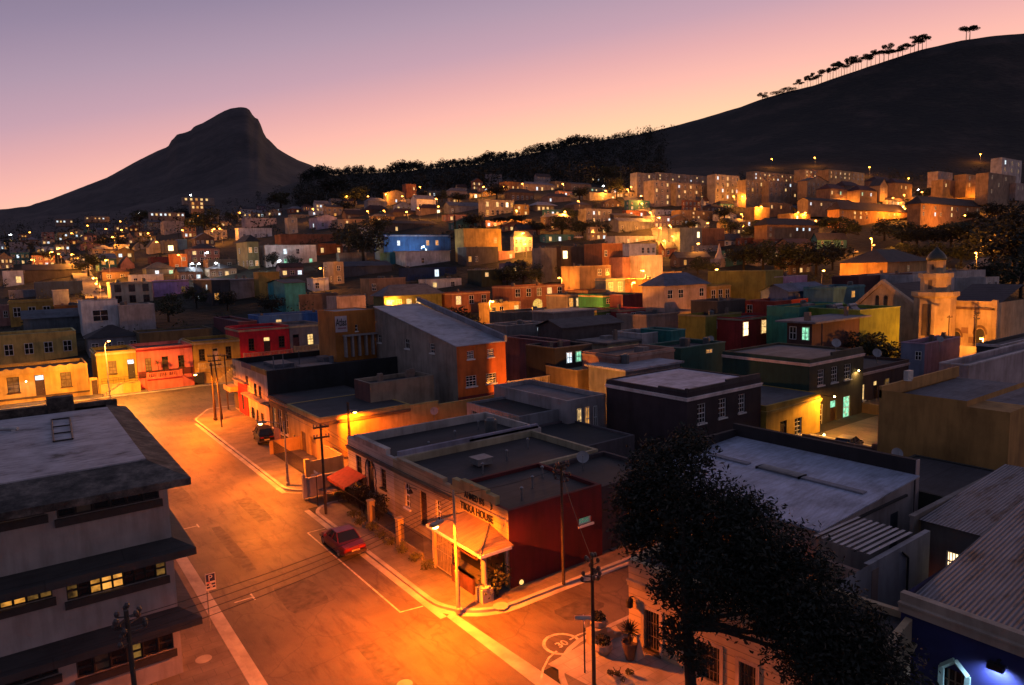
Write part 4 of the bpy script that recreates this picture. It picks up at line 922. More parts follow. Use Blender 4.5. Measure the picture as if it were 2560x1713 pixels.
br = house('brown_house', 'dark brown single storey house with pale cornice and balustraded stoep', BX, 38.9, 11.5, 9, 0, 4.9, (.09, .05, .04), roofcol=(.03, .03, .03), par=.35, cornice=(.65, .46, .4), cz=.7,
      wR=[w7R(1965, 2003, 435, 590, BX, 38.9, 0, 'y', 2, 4), w7R(2195, 2245, 375, 555, BX, 38.9, 0, 'm', 2, 4)], dR=[w7R(2085, 2125, 400, 580, BX, 38.9, 0)[:4]+('y', WOOD)])
k = MB(); k.box(-.2, 11.4, -3.4, -.02, -.5, 1.1); k.build('front_terrace', paint((.1, .065, .05)), br); baluster_wall(br, .0, 11.2, -3.2, 1.1, 2.0, (.34, .24, .16), 5)
# pale blue roofed shed
SX, SY = 32.4, 18.2
sh = thing('workshop', 'low workshop with wide pale blue metal roof and dark parapet wall behind the big tree', 'workshop', (SX, SY, 0))
W_, L_ = 10.6, 12.6
k = MB(); k.wall('y', 0, 0, W_+.3, 0, 3.96, [(7.7, 8.7, .6, 2.9)], 1, .15); k.poly([(0, 0, 3.96), (W_+.3, 0, 3.96), (W_+.3, 0, 4.58)]); k.poly([(0, 0, 0), (0, L_, 0), (0, L_, 3.9), (0, 0, 3.9)])
k.build('wall', paint((.42, .36, .34)), sh)
k = MB(); k.box(W_, W_+.35, -.05, L_+.3, 0, 5.6); k.box(-.3, W_, L_, L_+.3, 0, 5.2); k.build('parapet_wall', paint((.024, .02, .021)), sh)
k = MB(); k.box(W_-.02, W_+.4, -.1, -.052, 2, 5.6); k.build('wall_end', paint((.46, .36, .34)), sh)
k = MB()
for dz in (0, .08): k.poly([(-.4, -.3, 4.0+dz), (W_-.02, -.3, 4.62+dz), (W_-.02, L_-.02, 4.62+dz), (-.4, L_-.02, 4.0+dz)])
k.poly([(-.4, -.3, 4.0), (W_-.02, -.3, 4.62), (W_-.02, -.3, 4.7), (-.4, -.3, 4.08)])
rf = k.build('roof', roofing((.52, .57, .72), 'corrx'), sh)
for y0_, y1_ in ((.6, 4.4), (8.2, 11.2)):
    k = MB(); k.box(5.6, 6.1, y0_, y1_, 4.4, 4.52); k.build('roof_rib', flat((.22, .22, .25), .7), rf); k = MB(); k.poly([(5.5, 4.5, 4.52), (6.3, 4.5, 4.57), (6.3, 7.4, 4.57), (5.5, 7.4, 4.52)]); k.box(5.45, 6.35, 4.44, 4.5, 4.3, 4.56); k.box(5.45, 6.35, 7.4, 7.46, 4.3, 4.56); k.build('skylight', flat((.5, .47, .45), .8, name='skylight_sheet'), rf)
k = MB(); k.box(0, 9.5, -.14, -.004, 3.62, 3.74); k.build('gutter', flat((.05, .05, .055), .6), sh)
k = MB(); k.box(7.7, 8.7, .05, .1, .6, 2.9); k.build('door', flat((.05, .06, .08), .5), sh)
# tan building on the right
tn = thing('tan_house', 'tall blank walled tan building at the right with flat grey roof', 'building', (53.2, 16.7, 0))
k = MB(); k.box(0, 3.2, 0, 2.6, 0, 7.2); k.poly([(0, 2.6, 0), (0, 8.6, 0), (0, 8.6, 7.6), (0, 2.6, 7.6)]); k.poly([(0, 2.6, 7.2), (0, 2.6, 7.6), (12, 2.6, 7.6), (12, 2.6, 7.2)]); k.poly([(0, 8.6, 0), (14, 8.6, 0), (14, 8.6, 7.6), (0, 8.6, 7.6)])
k.box(3.2, 14, 0, .24, 0, 7.2); k.box(0, 14, 8.4, 8.6, 7.0, 7.9)
k.build('wall', paint((.44, .23, .065)), tn)
k = MB(); k.box(.2, 14, .25, 8.4, 6.6, 6.9); k.build('roof', roofing((.14, .15, .18)), tn)
add_win(tn, 'R', 5.0, 3.2, 1.0, 1.6, 'd', WHITEP, 2, 2, True, -.01)
k = MB(); k.box(0, .9, 0, .35, 0, .75); k.lathe([(.3, 0), (.3, .02)], 14); o = k.build('air_conditioner', flat((.5, .48, .45), .5), loc=(57, 24.9, 7.9)); tag(o, 'white air conditioner box on the tan building parapet', 'air conditioner')
k = MB(); k.box(0, 9, 0, .25, 0, 1.7); k.box(0, .25, .25, 7, 0, 1.7); k.box(-.1, 1.0, -.2, .6, 1.7, 2.1); tag(k.build('courtyard_wall', paint((.25, .15, .11)), loc=(57.6, 27.2, 0)), 'brown courtyard wall with pale cap beside the tan building', 'wall')
# two storey gap buildings at the lower right
lo = house('side_house', 'dark green blank gable wall between the workshop and tan building', 43.4, 15.3, 8, 6.5, 0, 3.6, (.035, .036, .03), roofcol=(.05, .05, .06), par=.1)
# ================================================================== lower right foreground
R8 = math.radians(8); far_c = P(1573, 1616, 0); CL = 11.0
cn = far_c-Vector((-math.sin(R8), math.cos(R8), 0))*CL
def cpl(px, py):
    n = Vector((-math.cos(R8), -math.sin(R8), 0)); v = ray(px, py); q = CAMP+v*((far_c-CAMP).dot(n)/v.dot(n))
    return (q-cn).dot(Vector((-math.sin(R8), math.cos(R8), 0))), q.z
def wc(pl, pr, yt, yb):
    m = (yt+yb)/2; a = cpl(pl, m)[0]; b2 = cpl(pr, m)[0]; c = (pl+pr)/2; return ((a+b2)/2, cpl(c, yb)[1]-.1, abs(a-b2), cpl(c, yt)[1]-cpl(c, yb)[1])
SHUT = flat((.1, .08, .06), .6, 0, .3, 8, 'barred_shutter')
cw = [wc(1611, 1650, 1528, 1628)+('d', 6, 3), wc(1742, 1800, 1610, 1712)+('d', 6, 3), wc(1848, 1890, 1660, 1760)+('d', 4, 3)]
cb = house('cream_house', 'cream house with pale framed barred windows behind the big dark tree', cn.x, cn.y, 3.4, CL, .1, 4.3, (.46, .36, .22), rot=R8, roofcol=ROOF_DARK, par=.3, cornice=(.4, .32, .2), cz=1.2, wL=cw, frame=SHUT)
for ch in cb.children:
    if ch.name.startswith('wall'): ch.data.materials[1] = boards((.46, .36, .22))
for q in cw:
    k = MB(); u, z, w, h = q[:4]; k.box(-.06, -.003, u-w/2-.16, u-w/2, z-.1, z+h+.16); k.box(-.06, -.003, u+w/2, u+w/2+.16, z-.1, z+h+.16); k.box(-.06, -.003, u-w/2, u+w/2, z+h, z+h+.16)
    k.build('window_surround', paint((.5, .42, .34)), cb)
for i, (px, py) in enumerate([(1583, 1504), (1688, 1556)]):
    u, z = cpl(px, py); k = MB(); k.cyl((-.002, u, z+.15), (-.25, u, z+.2), .03); k.lathe([(.05, z+.22), (.17, z+.08), (.15, z-.25), (.05, z-.32)], 8, -.27, u); k.build('wall_lantern', IRON, cb)
# forecourt: stepped wall, pots
pq = P(1575, 1648, .13)
o = thing('potted_yucca', 'large tapered pot with a spiky dark yucca on the lit forecourt', 'potted plant', pq)
k = MB(); k.lathe([(.19, 0), (.36, .78), (.38, .8), (.38, .86), (.32, .86), (.30, .74), (.02, .72)], 18); k.build('pot', flat((.1, .065, .05), .7, 0, .3, 4, 'terracotta'), o)
k = MB(); rg = random.Random(5)
for j in range(120):
    a = rg.uniform(0, 6.28); e = rg.uniform(-.5, 1.2); d1 = Vector((math.cos(a)*math.cos(e), math.sin(a)*math.cos(e), math.sin(e))); p = Vector((0, 0, 1.35)); w = d1.cross(Vector((0, 0, 1))).normalized()*.028; Ln = rg.uniform(.35, .62)
    k.poly([p+d1*.05-w, p+d1*.05+w, p+d1*Ln*.6+w*.8, p+d1*Ln, p+d1*Ln*.6-w*.8])
k.build('foliage', LEAFD, o); k = MB(); k.cyl((0, 0, .7), (0, 0, 1.35), .06, .05); k.build('stem', BARK, o)
pq = P(1592, 1643, .13); k = MB(); n4 = [(-.24, -.24), (.24, -.24), (.24, .24), (-.24, .24)]
k.lathe([(.34, 0), (.12, .95), (.2, 1.1)], 4); tag(k.build('white_planter', paint((.56, .5, .42)), loc=pq, rz=.78), 'white flared pedestal planter right of the yucca pot', 'planter')
for i, (px, py, r, lb) in enumerate([(1497, 1568, .42, 'round shrub pot on the stepped wall behind the pole'), (1508, 1633, .45, 'round pot with dark shrub in front of the stepped wall')]):
    pq = P(px, py, .13 if i else .7); pq.z = .13 if i else .62
    o = thing('round_pot', lb, 'pot', pq); k = MB(); k.lathe([(r*.55, 0), (r*.95, .28), (r*.9, .5), (r*.8, .52), (r*.78, .42), (.02, .4)], 16); k.build('pot', paint((.5, .4, .28)), o)
    k = MB(); rg = random.Random(8+i); leaves(k, (0, 0, .62), r*.8, 260, .07, rg, .7); k.build('foliage', LEAFD, o)
a = P(1476, 1612, .13); c = P(1560, 1580, .13); t = (c-a); t.z = 0; Ln = t.length; an = math.atan2(t.y, t.x)
k = MB(); k.box(0, Ln*.42, -.18, .18, 0, .62); k.box(Ln*.42, Ln*.62, -.18, .18, 0, .42); k.box(Ln*.62, Ln*.85, -.18, .18, 0, .22); k.box(-.02, Ln*.42, -.21, .21, .62, .68); k.box(-.05, .28, -.25, .25, 0, .74)
tag(k.build('stepped_wall', paint((.46, .36, .24)), loc=a, rz=an), 'low stepped garden wall with end pillar on the lit forecourt', 'wall')
fc = [(17.9, 22.6), (22.6, 23.05), (far_c.x, far_c.y), (cn.x-.05, cn.y), (19.5, 12.5)]
k = MB(); k.poly([(*q, .134) for q in fc]); struct('forecourt_paving', k, PATH)
shrub('leaf_shadow_clump', 'low leaf clump standing in for leaf shadows on the pavement near the bottom edge', 'plants', P(1545, 1690, .13), 1.6, .35, 420, .05, LEAFG, None, 77)  # low foliage added in place of leaf shadows on the pavement
# navy walled building with floodlight
NX = 26.25
nb = thing('navy_house', 'navy walled building with cream parapet and mint framed window at the lower right corner', 'house', (NX, 2.0, 0))
NT = 5.2; ny1 = 9.4
wn = winL(NX, 2.0, 0, 2352, 2418, 1676, 1800)
k = MB(); k.wall('x', 0, 0, ny1, 0, NT-.75, [(wn[0]-wn[2]/2, wn[0]+wn[2]/2, wn[1], wn[1]+wn[3])], 1, .2); k.poly([(0, ny1, 0), (14, ny1, 0), (14, ny1, NT-.1), (0, ny1, NT-.1)]); k.build('wall', flat((.02, .025, .12), .75, 0, .25, 1.2, 'navy_plaster'), nb)
k = MB(); k.box(-.12, .3, -.1, ny1+.05, NT-.72, NT-.35); k.box(-.02, .3, -.1, ny1+.05, NT-.35, NT); k.box(-.2, .3, -.1, ny1+.05, NT-.4, NT-.32); k.build('parapet', paint((.44, .35, .27)), nb)
k = MB(); k.poly([(.3, 0, NT-.35), (12, 0, NT+.9), (12, ny1-.1, NT+.9), (.3, ny1-.1, NT-.35)])
def stained_corr():
    m, nt, b = nodes('rusty_corrugated_metal'); n1 = noise(nt, .8, 6, .7, sc3=(.4, 1.6, 1)); w = nt.nodes.new('ShaderNodeTexWave'); w.inputs['Scale'].default_value = 1.9; w.bands_direction = 'Y'
    ge = nt.nodes.new('ShaderNodeNewGeometry'); nt.links.new(ge.outputs['Position'], w.inputs['Vector'])
    a = ramp(nt, n1, [(.36, (.05, .03, .03, 1)), (.46, (.2, .2, .23, 1)), (.66, (.30, .30, .34, 1))]); d = ramp(nt, w.outputs['Fac'], [(0.2, (.45, .45, .45, 1)), (.8, (1, 1, 1, 1))])
    nt.links.new(mul(nt, a, d, .9), b.inputs['Base Color']); b.inputs['Roughness'].default_value = .55; bump(nt, b, w.outputs['Fac'], 1, .06); return m
SCORR = stained_corr(); k.build('roof', SCORR, nb)
MINT = flat((.4, .62, .5), .5, 0, .15, 4, 'mint_paint')
k = MB(); u, z, w, h = wn[:4]
for s_ in (-1, 1): k.box(-.1, -.003, u+s_*w/2-.09, u+s_*w/2+.09, z, z+h)
k.cyl((-.05, u-w/2, z+h), (-.05, u, z+h+.42), .1, .1, 4); k.cyl((-.05, u+w/2, z+h), (-.05, u, z+h+.42), .1, .1, 4)
k.build('window_frame', MINT, nb)
k = MB(); k.box(.1, .13, u-w/2, u+w/2, z, z+h); k.build('window_pane', GLASS, nb)
k = MB()
for i in range(1, 4): k.box(.06, .1, u-w/2+w*i/4-.02, u-w/2+w*i/4+.02, z, z+h)
for i in range(1, 4): k.box(.06, .1, u-w/2, u+w/2, z+h*i/4-.02, z+h*i/4+.02)
k.build('glazing_bars', flat((.2, .12, .07), .5), nb)
fl = onX(2490, 1668, NX-.32)
o = thing('floodlight', 'black floodlight throwing white light on the navy wall', 'floodlight', fl)
k = MB(); k.box(-.14, .1, -.24, .24, -.09, .12); k.box(-.05, .32, -.04, .04, .12, .17); k.build('housing', IRON, o)
k = MB(); k.box(-.12, .08, -.2, .2, -.1, -.092); k.build('lamp', emit((.75, .85, 1), 25, 'cold_lamp'), o)
def broad(l, ref):
    """wide street-lantern distribution: light reaches further out than a bare bulb's"""
    l.use_nodes = True; nt = l.node_tree; em = nt.nodes['Emission']; lf = nt.nodes.new('ShaderNodeLightFalloff'); lf.inputs['Strength'].default_value = 1.0; mx = nt.nodes.new('ShaderNodeMath'); mx.operation = 'MULTIPLY_ADD'; mx.inputs[1].default_value = .27/ref
    m2 = nt.nodes.new('ShaderNodeMath'); m2.operation = 'MULTIPLY'; m2.inputs[1].default_value = 1.0; nt.links.new(lf.outputs['Quadratic'], m2.inputs[0])
    nt.links.new(lf.outputs['Linear'], mx.inputs[0]); nt.links.new(m2.outputs[0], mx.inputs[2]); nt.links.new(mx.outputs[0], em.inputs['Strength'])
def spot(name, loc, energy, col, target=(0, 0, -1), size=150, blend=.6, rad=.12, parent=None):
    l = bpy.data.lights.new(name, 'SPOT'); l.energy = energy; l.color = col; l.spot_size = math.radians(size); l.spot_blend = blend; l.shadow_soft_size = rad
    ob = bpy.data.objects.new(name, l); COL.objects.link(ob); ob.location = loc
    ob.rotation_euler = Vector(target).to_track_quat('-Z', 'Y').to_euler()
    if parent: ob.parent = parent
    return ob
spot('flood_light', (-.05, 0, -.16), 260, (.45, .6, 1), (.55, .0, -1), 150, .7, .1, o)
# white walled yard house with the lit barred window, striped canopy
wy1 = P(2334, 1327, 4.4); wy0 = P(2173, 1410, 4.4)
yh_ = thing('yard_house', 'white walled yard house with rusty corrugated roof and lit barred window', 'house', (wy0.x, wy0.y, 0))
Wy = wy1.x-wy0.x
k = MB(); k.wall('y', 0, -3, Wy, 0, 4.35, [], 1, .1); k.poly([(Wy, 0, 0), (Wy, .25, 0), (Wy, .25, 4.35), (Wy, 0, 4.35)]); k.poly([(0, 0, 4.35), (Wy, 0, 4.35), (Wy, .25, 4.35), (0, .25, 4.35)])
k.build('wall', paint((.34, .34, .36)), yh_)
lx = wy0.x+Wy+1.6
wl_ = winL(lx, wy0.y, 0, 2364, 2424, 1384, 1436)
k = MB(); hh = [(wl_[0]-wl_[2]/2, wl_[0]+wl_[2]/2, wl_[1], wl_[1]+wl_[3])]; k.wall('x', Wy+1.6, -3, 1.1, 0, 4.2, hh, 1, .12); k.build('rear_wall', paint((.13, .12, .11)), yh_)
f = add_win(yh_, 'L', wl_[0], wl_[1], wl_[2], wl_[3], 'Y', WHITEP, 8, 2, True, .1); f.location = (Wy+1.7, wl_[0], wl_[1])
k = MB(); k.poly([(Wy+1.4, -2.7, 4.25), (Wy+13, -2.7, 4.9), (Wy+13, 1.15, 4.9), (Wy+1.4, 1.15, 4.25)]); k.build('roof', SCORR, yh_)
k = MB(); k.box(Wy+1.0, Wy+13, 1.2, 1.4, 0, 4.45); k.box(Wy+.95, Wy+13, 1.16, 1.44, 4.45, 4.52); k.build('parapet', paint((.2, .19, .18)), yh_)
k = MB(); k.cyl((Wy*.6, -.06, 3.7), (Wy*.6, -.06, 1.9), .05, .05, 6); k.cyl((Wy*.6, -.06, 3.7), (Wy*.5, -.06, 4.1), .05, .05, 6); k.build('drain_pipe', DARKP, yh_)
q1 = P(2174, 1390, 4.5); q2 = P(2282, 1335, 4.5); q3 = P(2137, 1292, 4.5); q0 = q1+q3-q2
cpy = thing('striped_canopy', 'striped corrugated canopy with light and dark ribs above the white yard wall', 'canopy', (q1.x, q1.y, 0))
k = MB(); nseg = 18; A_ = q1-Vector((q1.x, q1.y, 0)); B_ = q2-Vector((q1.x, q1.y, 0)); C_ = q3-Vector((q1.x, q1.y, 0)); D_ = q0-Vector((q1.x, q1.y, 0))
for i in range(nseg):
    t0, t1 = i/nseg, (i+1)/nseg; z0 = z1 = .0 if i % 2 else .07
    k.poly([A_.lerp(D_, t0)+Vector((0, 0, z0)), B_.lerp(C_, t0)+Vector((0, 0, z0)), B_.lerp(C_, t1)+Vector((0, 0, z1)), A_.lerp(D_, t1)+Vector((0, 0, z1))], i % 2)
k.build('canopy_roof', [roofing((.55, .53, .53)), roofing((.09, .085, .09))], cpy)
k = MB(); k.box(-.3, -.02, -.2, 2.2, 0, 3.7); k.box(-.35, .25, -.3, .1, 0, 4.0); k.build('wall', paint((.34, .24, .2)), cpy)
# fairy lights on a shrub beside the tan building
pf = PD(2545, 1238, 40)
o = thing('lit_shrub', 'small shrub with warm fairy lights beside the tan building', 'shrub', (pf.x, pf.y, pf.z-1)); k = MB(); rg = random.Random(2); leaves(k, (0, 0, .7), .8, 300, .07, rg); k.build('foliage', LEAFD, o); k = MB()
for i in range(9): k.ball((rg.uniform(-.8, .3), rg.uniform(-.9, -.5), .9+rg.uniform(-.3, .4)), .03, 6, 4)
k.build('fairy_lights', emit((1, .45, .15), 12, 'fairy_bulb'), o)
# ------------------------------------------------------------------ trees
def crown_mesh(name, blobs, n, size, mat, seed, flatz=.8):
    rg = random.Random(seed); k = MB(); tot = sum(b_[3]**2 for b_ in blobs)
    for (x, y, z, r) in blobs: leaves(k, (x, y, z), r, int(n*r*r/tot), size, rg, flatz, .75)
    return k.mesh(name, mat)
def trunk_mesh(hgt, r, blobs, seed, lean=0.0):
    rg = random.Random(seed); k = MB(); top = Vector((lean, 0, hgt*.55)); k.cyl((0, 0, -.5), tuple(top*.5), r, r*.75, 8); k.cyl(tuple(top*.5), tuple(top), r*.75, r*.55, 8)
    for b_ in blobs: 
        c = Vector(b_[:3]); m = top.lerp(c, .5)+Vector((rg.uniform(-.3, .3), rg.uniform(-.3, .3), -.2)); k.cyl(tuple(top), tuple(m), r*.4, r*.25, 6); k.cyl(tuple(m), tuple(c), r*.25, r*.06, 5)
    return k.mesh('trunk', BARK)
VAR = {}
def variants():
    for kind in ('round', 'tall', 'pine', 'cypress', 'dome'):
        for s_ in range(3):
            rg = random.Random(100+s_+7*len(kind)); bl = []
            if kind == 'round':
                for i in range(9): a = rg.uniform(0, 6.28); q = rg.uniform(.1, .36); bl.append((q*math.cos(a), q*math.sin(a), rg.uniform(.42, .82), rg.uniform(.14, .25)))
                n, sz, fz = 1500, .034, .85
            elif kind == 'tall':
                for i in range(9): a = rg.uniform(0, 6.28); q = rg.uniform(.05, .26); bl.append((q*math.cos(a), q*math.sin(a), rg.uniform(.35, .88), rg.uniform(.1, .19)))
                n, sz, fz = 1200, .03, 1.0
            elif kind == 'pine':
                for i in range(6): a = rg.uniform(0, 6.28); q = rg.uniform(.08, .36); bl.append((q*math.cos(a), q*math.sin(a), rg.uniform(.74, .92), rg.uniform(.15, .23)))
                n, sz, fz = 1100, .034, .5
            elif kind == 'cypress':
                for i in range(9): bl.append((rg.uniform(-.03, .03), rg.uniform(-.03, .03), .1+.085*i, .13*(1-abs(i-3)/9)))
                n, sz, fz = 1000, .025, 1.1
            else:
                for i in range(12): a = rg.uniform(0, 6.28); q = rg.uniform(.0, .42); bl.append((q*math.cos(a), q*math.sin(a), rg.uniform(.4, .62), rg.uniform(.2, .3)))
                n, sz, fz = 3000, .026, .9
            bl0 = bl if kind != 'cypress' else bl[:1]
            VAR[kind, s_] = (crown_mesh('crown', bl, n, sz, LEAF if s_ else LEAFD, 5+s_, fz), trunk_mesh(1.0 if kind != 'pine' else 1.45, .035 if kind != 'pine' else .022, bl0, s_))
variants()
TREES = []
def tree(label, p, h, w=None, kind='round', s_=None, group=None, cat='tree', name=None):
    s_ = rnd.randrange(3) if s_ is None else s_
    o = thing(name or {'pine': 'pine_tree', 'cypress': 'cypress_tree'}.get(kind, 'tree'), label, cat, p, rnd.uniform(0, 6.28), group)
    a, t = VAR[kind, s_]; put('crown', a, o); put('trunk', t, o); w = w or h; o.scale = (w, w, h); TREES.append((o, label)); return o
# big foreground tree
rg = random.Random(11); bt = P(1720, 1640, 0); bt = PD(1722, 1900, 24.5); bt.z = 0
BT = thing('big_tree', 'big dark leafy street tree filling the lower right foreground', 'tree', bt)
bl = []
def lob(px, py, rp, d): 
    q = PD(px, py, d); bl.append((q.x-bt.x, q.y-bt.y, q.z, rp*d/F))
for px, py, rp, d in [(1690, 1215, 115, 25), (1620, 1270, 95, 25.5), (1745, 1290, 120, 24.5), (1640, 1180, 80, 26), (1590, 1340, 62, 25), (1790, 1390, 130, 24), (1700, 1390, 95, 24.5), (1880, 1360, 115, 23.5), (1960, 1420, 120, 23), (1870, 1480, 112, 23.5),
                      (2010, 1510, 125, 22.5), (2090, 1560, 105, 22.5), (1990, 1610, 95, 22.5), (2120, 1650, 120, 22), (2210, 1700, 110, 22), (1760, 1500, 70, 24), (1660, 1480, 42, 24.3), (1690, 1590, 50, 24), (1740, 1640, 45, 24), (2060, 1700, 100, 22), (1730, 1120, 60, 25.5), (1870, 1290, 60, 23.5), (2180, 1600, 60, 22), (1580, 1230, 50, 25.5)]: lob(px, py, rp, d)
k = MB(); tot = sum(b_[3]**2 for b_ in bl)
bl2 = []
for b_ in bl:
    for _ in range(5):
        v = Vector((rg.gauss(0, 1), rg.gauss(0, 1), rg.gauss(0, 1))).normalized(); bl2.append((b_[0]+v.x*b_[3]*.85, b_[1]+v.y*b_[3]*.85, b_[2]+v.z*b_[3]*.85, b_[3]*rg.uniform(.2, .42)))
def soft_leaves(mb, c, r, n, size):
    for _ in range(n):
        v = Vector((rg.gauss(0, 1), rg.gauss(0, 1), rg.gauss(0, 1)))*.46
        if v.length > 1.25: v *= .7
        p = Vector(c)+v*r; a = Vector((rg.gauss(0, 1), rg.gauss(0, 1), rg.gauss(0, .7)-.3)).normalized(); bb = a.cross(Vector((rg.gauss(0, 1), rg.gauss(0, 1), rg.gauss(0, 1)))).normalized(); s_ = size*rg.uniform(.55, 1.4)
        mb.poly([p-a*s_, p+bb*s_*.38, p+a*s_, p-bb*s_*.38])
for b_ in bl: soft_leaves(k, b_[:3], b_[3]*.98, int(46000*b_[3]**2/tot), .095)
tot2 = sum(b_[3]**2 for b_ in bl2)
for b_ in bl2: soft_leaves(k, b_[:3], b_[3], int(15000*b_[3]**2/tot2), .085)
k.build('crown', LEAFD, BT)
k = MB(); k.cyl((0, 0, -.2), (.1, 0, 3.0), .26, .2, 10); k.cyl((.1, 0, 3.0), (-.1, .1, 6.5), .2, .14, 10); k.cyl((-.1, .1, 6.5), (0, .3, 9.5), .14, .05, 8)
for b_ in bl[::2]: k.cyl((-.05, .05, 5.0+rg.uniform(-1, 2)), b_[:3], .1, .02, 6)
k.build('trunk', BARK, BT)
# ================================================================== mosque with minaret
MX, MY = 128.0, 43.0
CREAMM = paint((.46, .35, .22))
def my(px, py): return onX(px, py, MX).y
ml = my(2354, 800)-MY
ms = thing('mosque', 'cream mosque hall with gabled front, pointed arch openings and dark tiled roof', 'mosque', (MX, MY, 0))
zt = onX(2440, 757, MX).z
def pointed(par, px0, px1, yt, yb, name='arched_window'):
    a = my(px0, yb)-MY; b2 = my(px1, yb)-MY; u = (a+b2)/2; w = abs(a-b2); z0 = onX((px0+px1)/2, yb, MX).z; z1 = onX((px0+px1)/2, yt, MX).z
    def arch(w, z1, n=8):
        zs = z1-w*.75; pts = [(u-w/2, z0), (u+w/2, z0), (u+w/2, zs)]
        for i in range(1, n+1): t = i/n; pts.append((u+w/2*math.cos(t*math.pi/2)**.9, zs+(z1-zs)*math.sin(t*math.pi/2)))
        for i in range(1, n+1): t = 1-i/n; pts.append((u-w/2*math.cos(t*math.pi/2)**.9, zs+(z1-zs)*math.sin(t*math.pi/2)))
        return pts
    k = MB(); k.poly([(-.05, p[0], p[1]) for p in arch(w, z1)]); o = k.build(name, DARKP, par)
    o2 = arch(w*1.45, z1+w*.45)[2:]; o1 = arch(w*1.15, z1+w*.15)[2:]
    k = MB()
    for (p, q, r, s_) in zip(o1, o1[1:], o2[1:], o2): 
        k.poly([(-.16, p[0], p[1]), (-.16, q[0], q[1]), (-.16, r[0], r[1]), (-.16, s_[0], s_[1])]); k.poly([(-.16, s_[0], s_[1]), (-.16, r[0], r[1]), (0, r[0], r[1]), (0, s_[0], s_[1])])
    k.build('arch_moulding', paint((.2, .12, .07)), o)
k = MB(); k.wall('x', 0, 0, ml, -1, zt, [], 1, .1); k.poly([(0, 0, -1), (14, 0, -1), (14, 0, zt), (0, 0, zt)]); k.box(-.25, .3, -.3, .5, -1, zt+.5)
k.build('wall', CREAMM, ms)
k = MB(); k.box(-.2, .3, .5, ml, zt-.02, zt+.3); k.build('parapet', CREAMM, ms); k = MB(); k.box(-.25, -.003, 0, ml, zt-1.15, zt-.8); k.build('string_course', paint((.15, .09, .06)), ms)
pointed(ms, 2377, 2399, 829, 905, 'arched_door'); pointed(ms, 2436, 2460, 822, 872)
k = MB()
for px, py in ((2412, 826), (2430, 850)):
    u = my(px, py)-MY; z = onX(px, py, MX).z; k.box(-.1, -.003, u-.5, u+.5, z-.5, z+.5)
k.build('wall_plaque', paint((.25, .15, .1)), ms)
ga = onX(2212, 709, MX); gl = my(2149, 760)-MY; gr_ = my(2293, 777)-MY; gzl = onX(2149, 757, MX).z; gzr = onX(2293, 777, MX).z
gz_ = (gzl+gzr)/2-.2; gx = -1.0
k = MB(); k.poly([(gx, gr_, -1), (gx, gl, -1), (gx, gl, gz_), (gx, ga.y-MY, ga.z), (gx, gr_, gz_)]); k.poly([(gx, gr_, -1), (0, gr_, -1), (0, gr_, gz_), (gx, gr_, gz_)]); k.build('gable_wall', CREAMM, ms)
k = MB()
for (y0, z0), (y1, z1) in (((gl+.6, gz_-.3), (ga.y-MY, ga.z)), ((ga.y-MY, ga.z), (gr_-.6, gz_-.3))):
    k.poly([(gx-.25, y0, z0), (gx-.25, y1, z1), (gx-.25, y1, z1+.75), (gx-.25, y0, z0+.75)]); k.poly([(gx-.25, y0, z0+.75), (gx-.25, y1, z1+.75), (gx+1, y1, z1+.75), (gx+1, y0, z0+.75)]); k.poly([(gx-.25, y0, z0), (gx-.25, y1, z1), (gx, y1, z1), (gx, y0, z0)])
k.build('gable_coping', paint((.5, .38, .26)), ms)
k = MB()
for s_ in (-1, 1):
    u = ga.y-MY+s_*.75; k.box(gx-.06, gx-.003, u-.32, u+.32, ga.z-4.3, ga.z-2.4); k.cyl((gx-.06, u, ga.z-2.4), (gx-.003, u, ga.z-2.4), .32, .32, 12)
k.build('gable_window', DARKP, ms)
k = MB(); k.poly([(-.9, gl+.3, gz_), (16, gl+.3, gz_), (16, ga.y-MY, ga.z-.1), (-.9, ga.y-MY, ga.z-.1)]); k.poly([(-.9, ga.y-MY, ga.z-.1), (16, ga.y-MY, ga.z-.1), (16, gr_-.3, gz_), (-.9, gr_-.3, gz_)]); k.poly([(.3, 0, zt-.6), (.3, ml, zt-.6), (12, ml, zt+2.6), (12, 0, zt+2.6)]); k.build('roof', roofing((.05, .035, .04), 'tile'), ms)
mc = onX(2333, 850, MX-1.5)
mn = thing('minaret', 'cream octagonal minaret with two ringed balconies and dark pointed dome', 'minaret', (mc.x, mc.y, 0))
def mz(y): return onX(2333, y, MX-1.5).z
dpt = proj((mc.x, mc.y, 5))[2]; pm = dpt/F
def mr(wpx): return wpx*pm/2/math.cos(math.pi/8)
k = MB(); r1 = mr(84); k.lathe([(r1, -1), (r1, mz(744)), (r1*1.08, mz(741)), (mr(96), mz(739))], 8); k.build('shaft', CREAMM, mn, rz=math.pi/8)
k = MB(); k.lathe([(mr(96), mz(739)), (mr(96), mz(729)), (mr(90), mz(728)), (mr(90), mz(731))], 8); k.build('balcony', CREAMM, mn, rz=math.pi/8)
k = MB(); k.lathe([(mr(60), mz(738)), (mr(60), mz(694))], 8); k.build('upper_shaft', CREAMM, mn, rz=math.pi/8)
k = MB(); k.lathe([(mr(69), mz(694)), (mr(70), mz(683)), (mr(64), mz(682)), (mr(64), mz(685))], 8); k.build('balcony', CREAMM, mn, rz=math.pi/8)
k = MB(); k.lathe([(mr(37), mz(690)), (mr(37), mz(652)), (mr(42), mz(651))], 8); k.build('top_shaft', CREAMM, mn, rz=math.pi/8)
k = MB(); k.lathe([(mr(42), mz(651)), (mr(40), mz(645)), (mr(34), mz(638)), (mr(24), mz(631)), (mr(12), mz(625)), (mr(3), mz(618)), (.02, mz(612))], 16); k.build('dome', flat((.03, .045, .045), .5, 0, .4, 2, 'dome_lead'), mn, smooth=True)
k = MB()
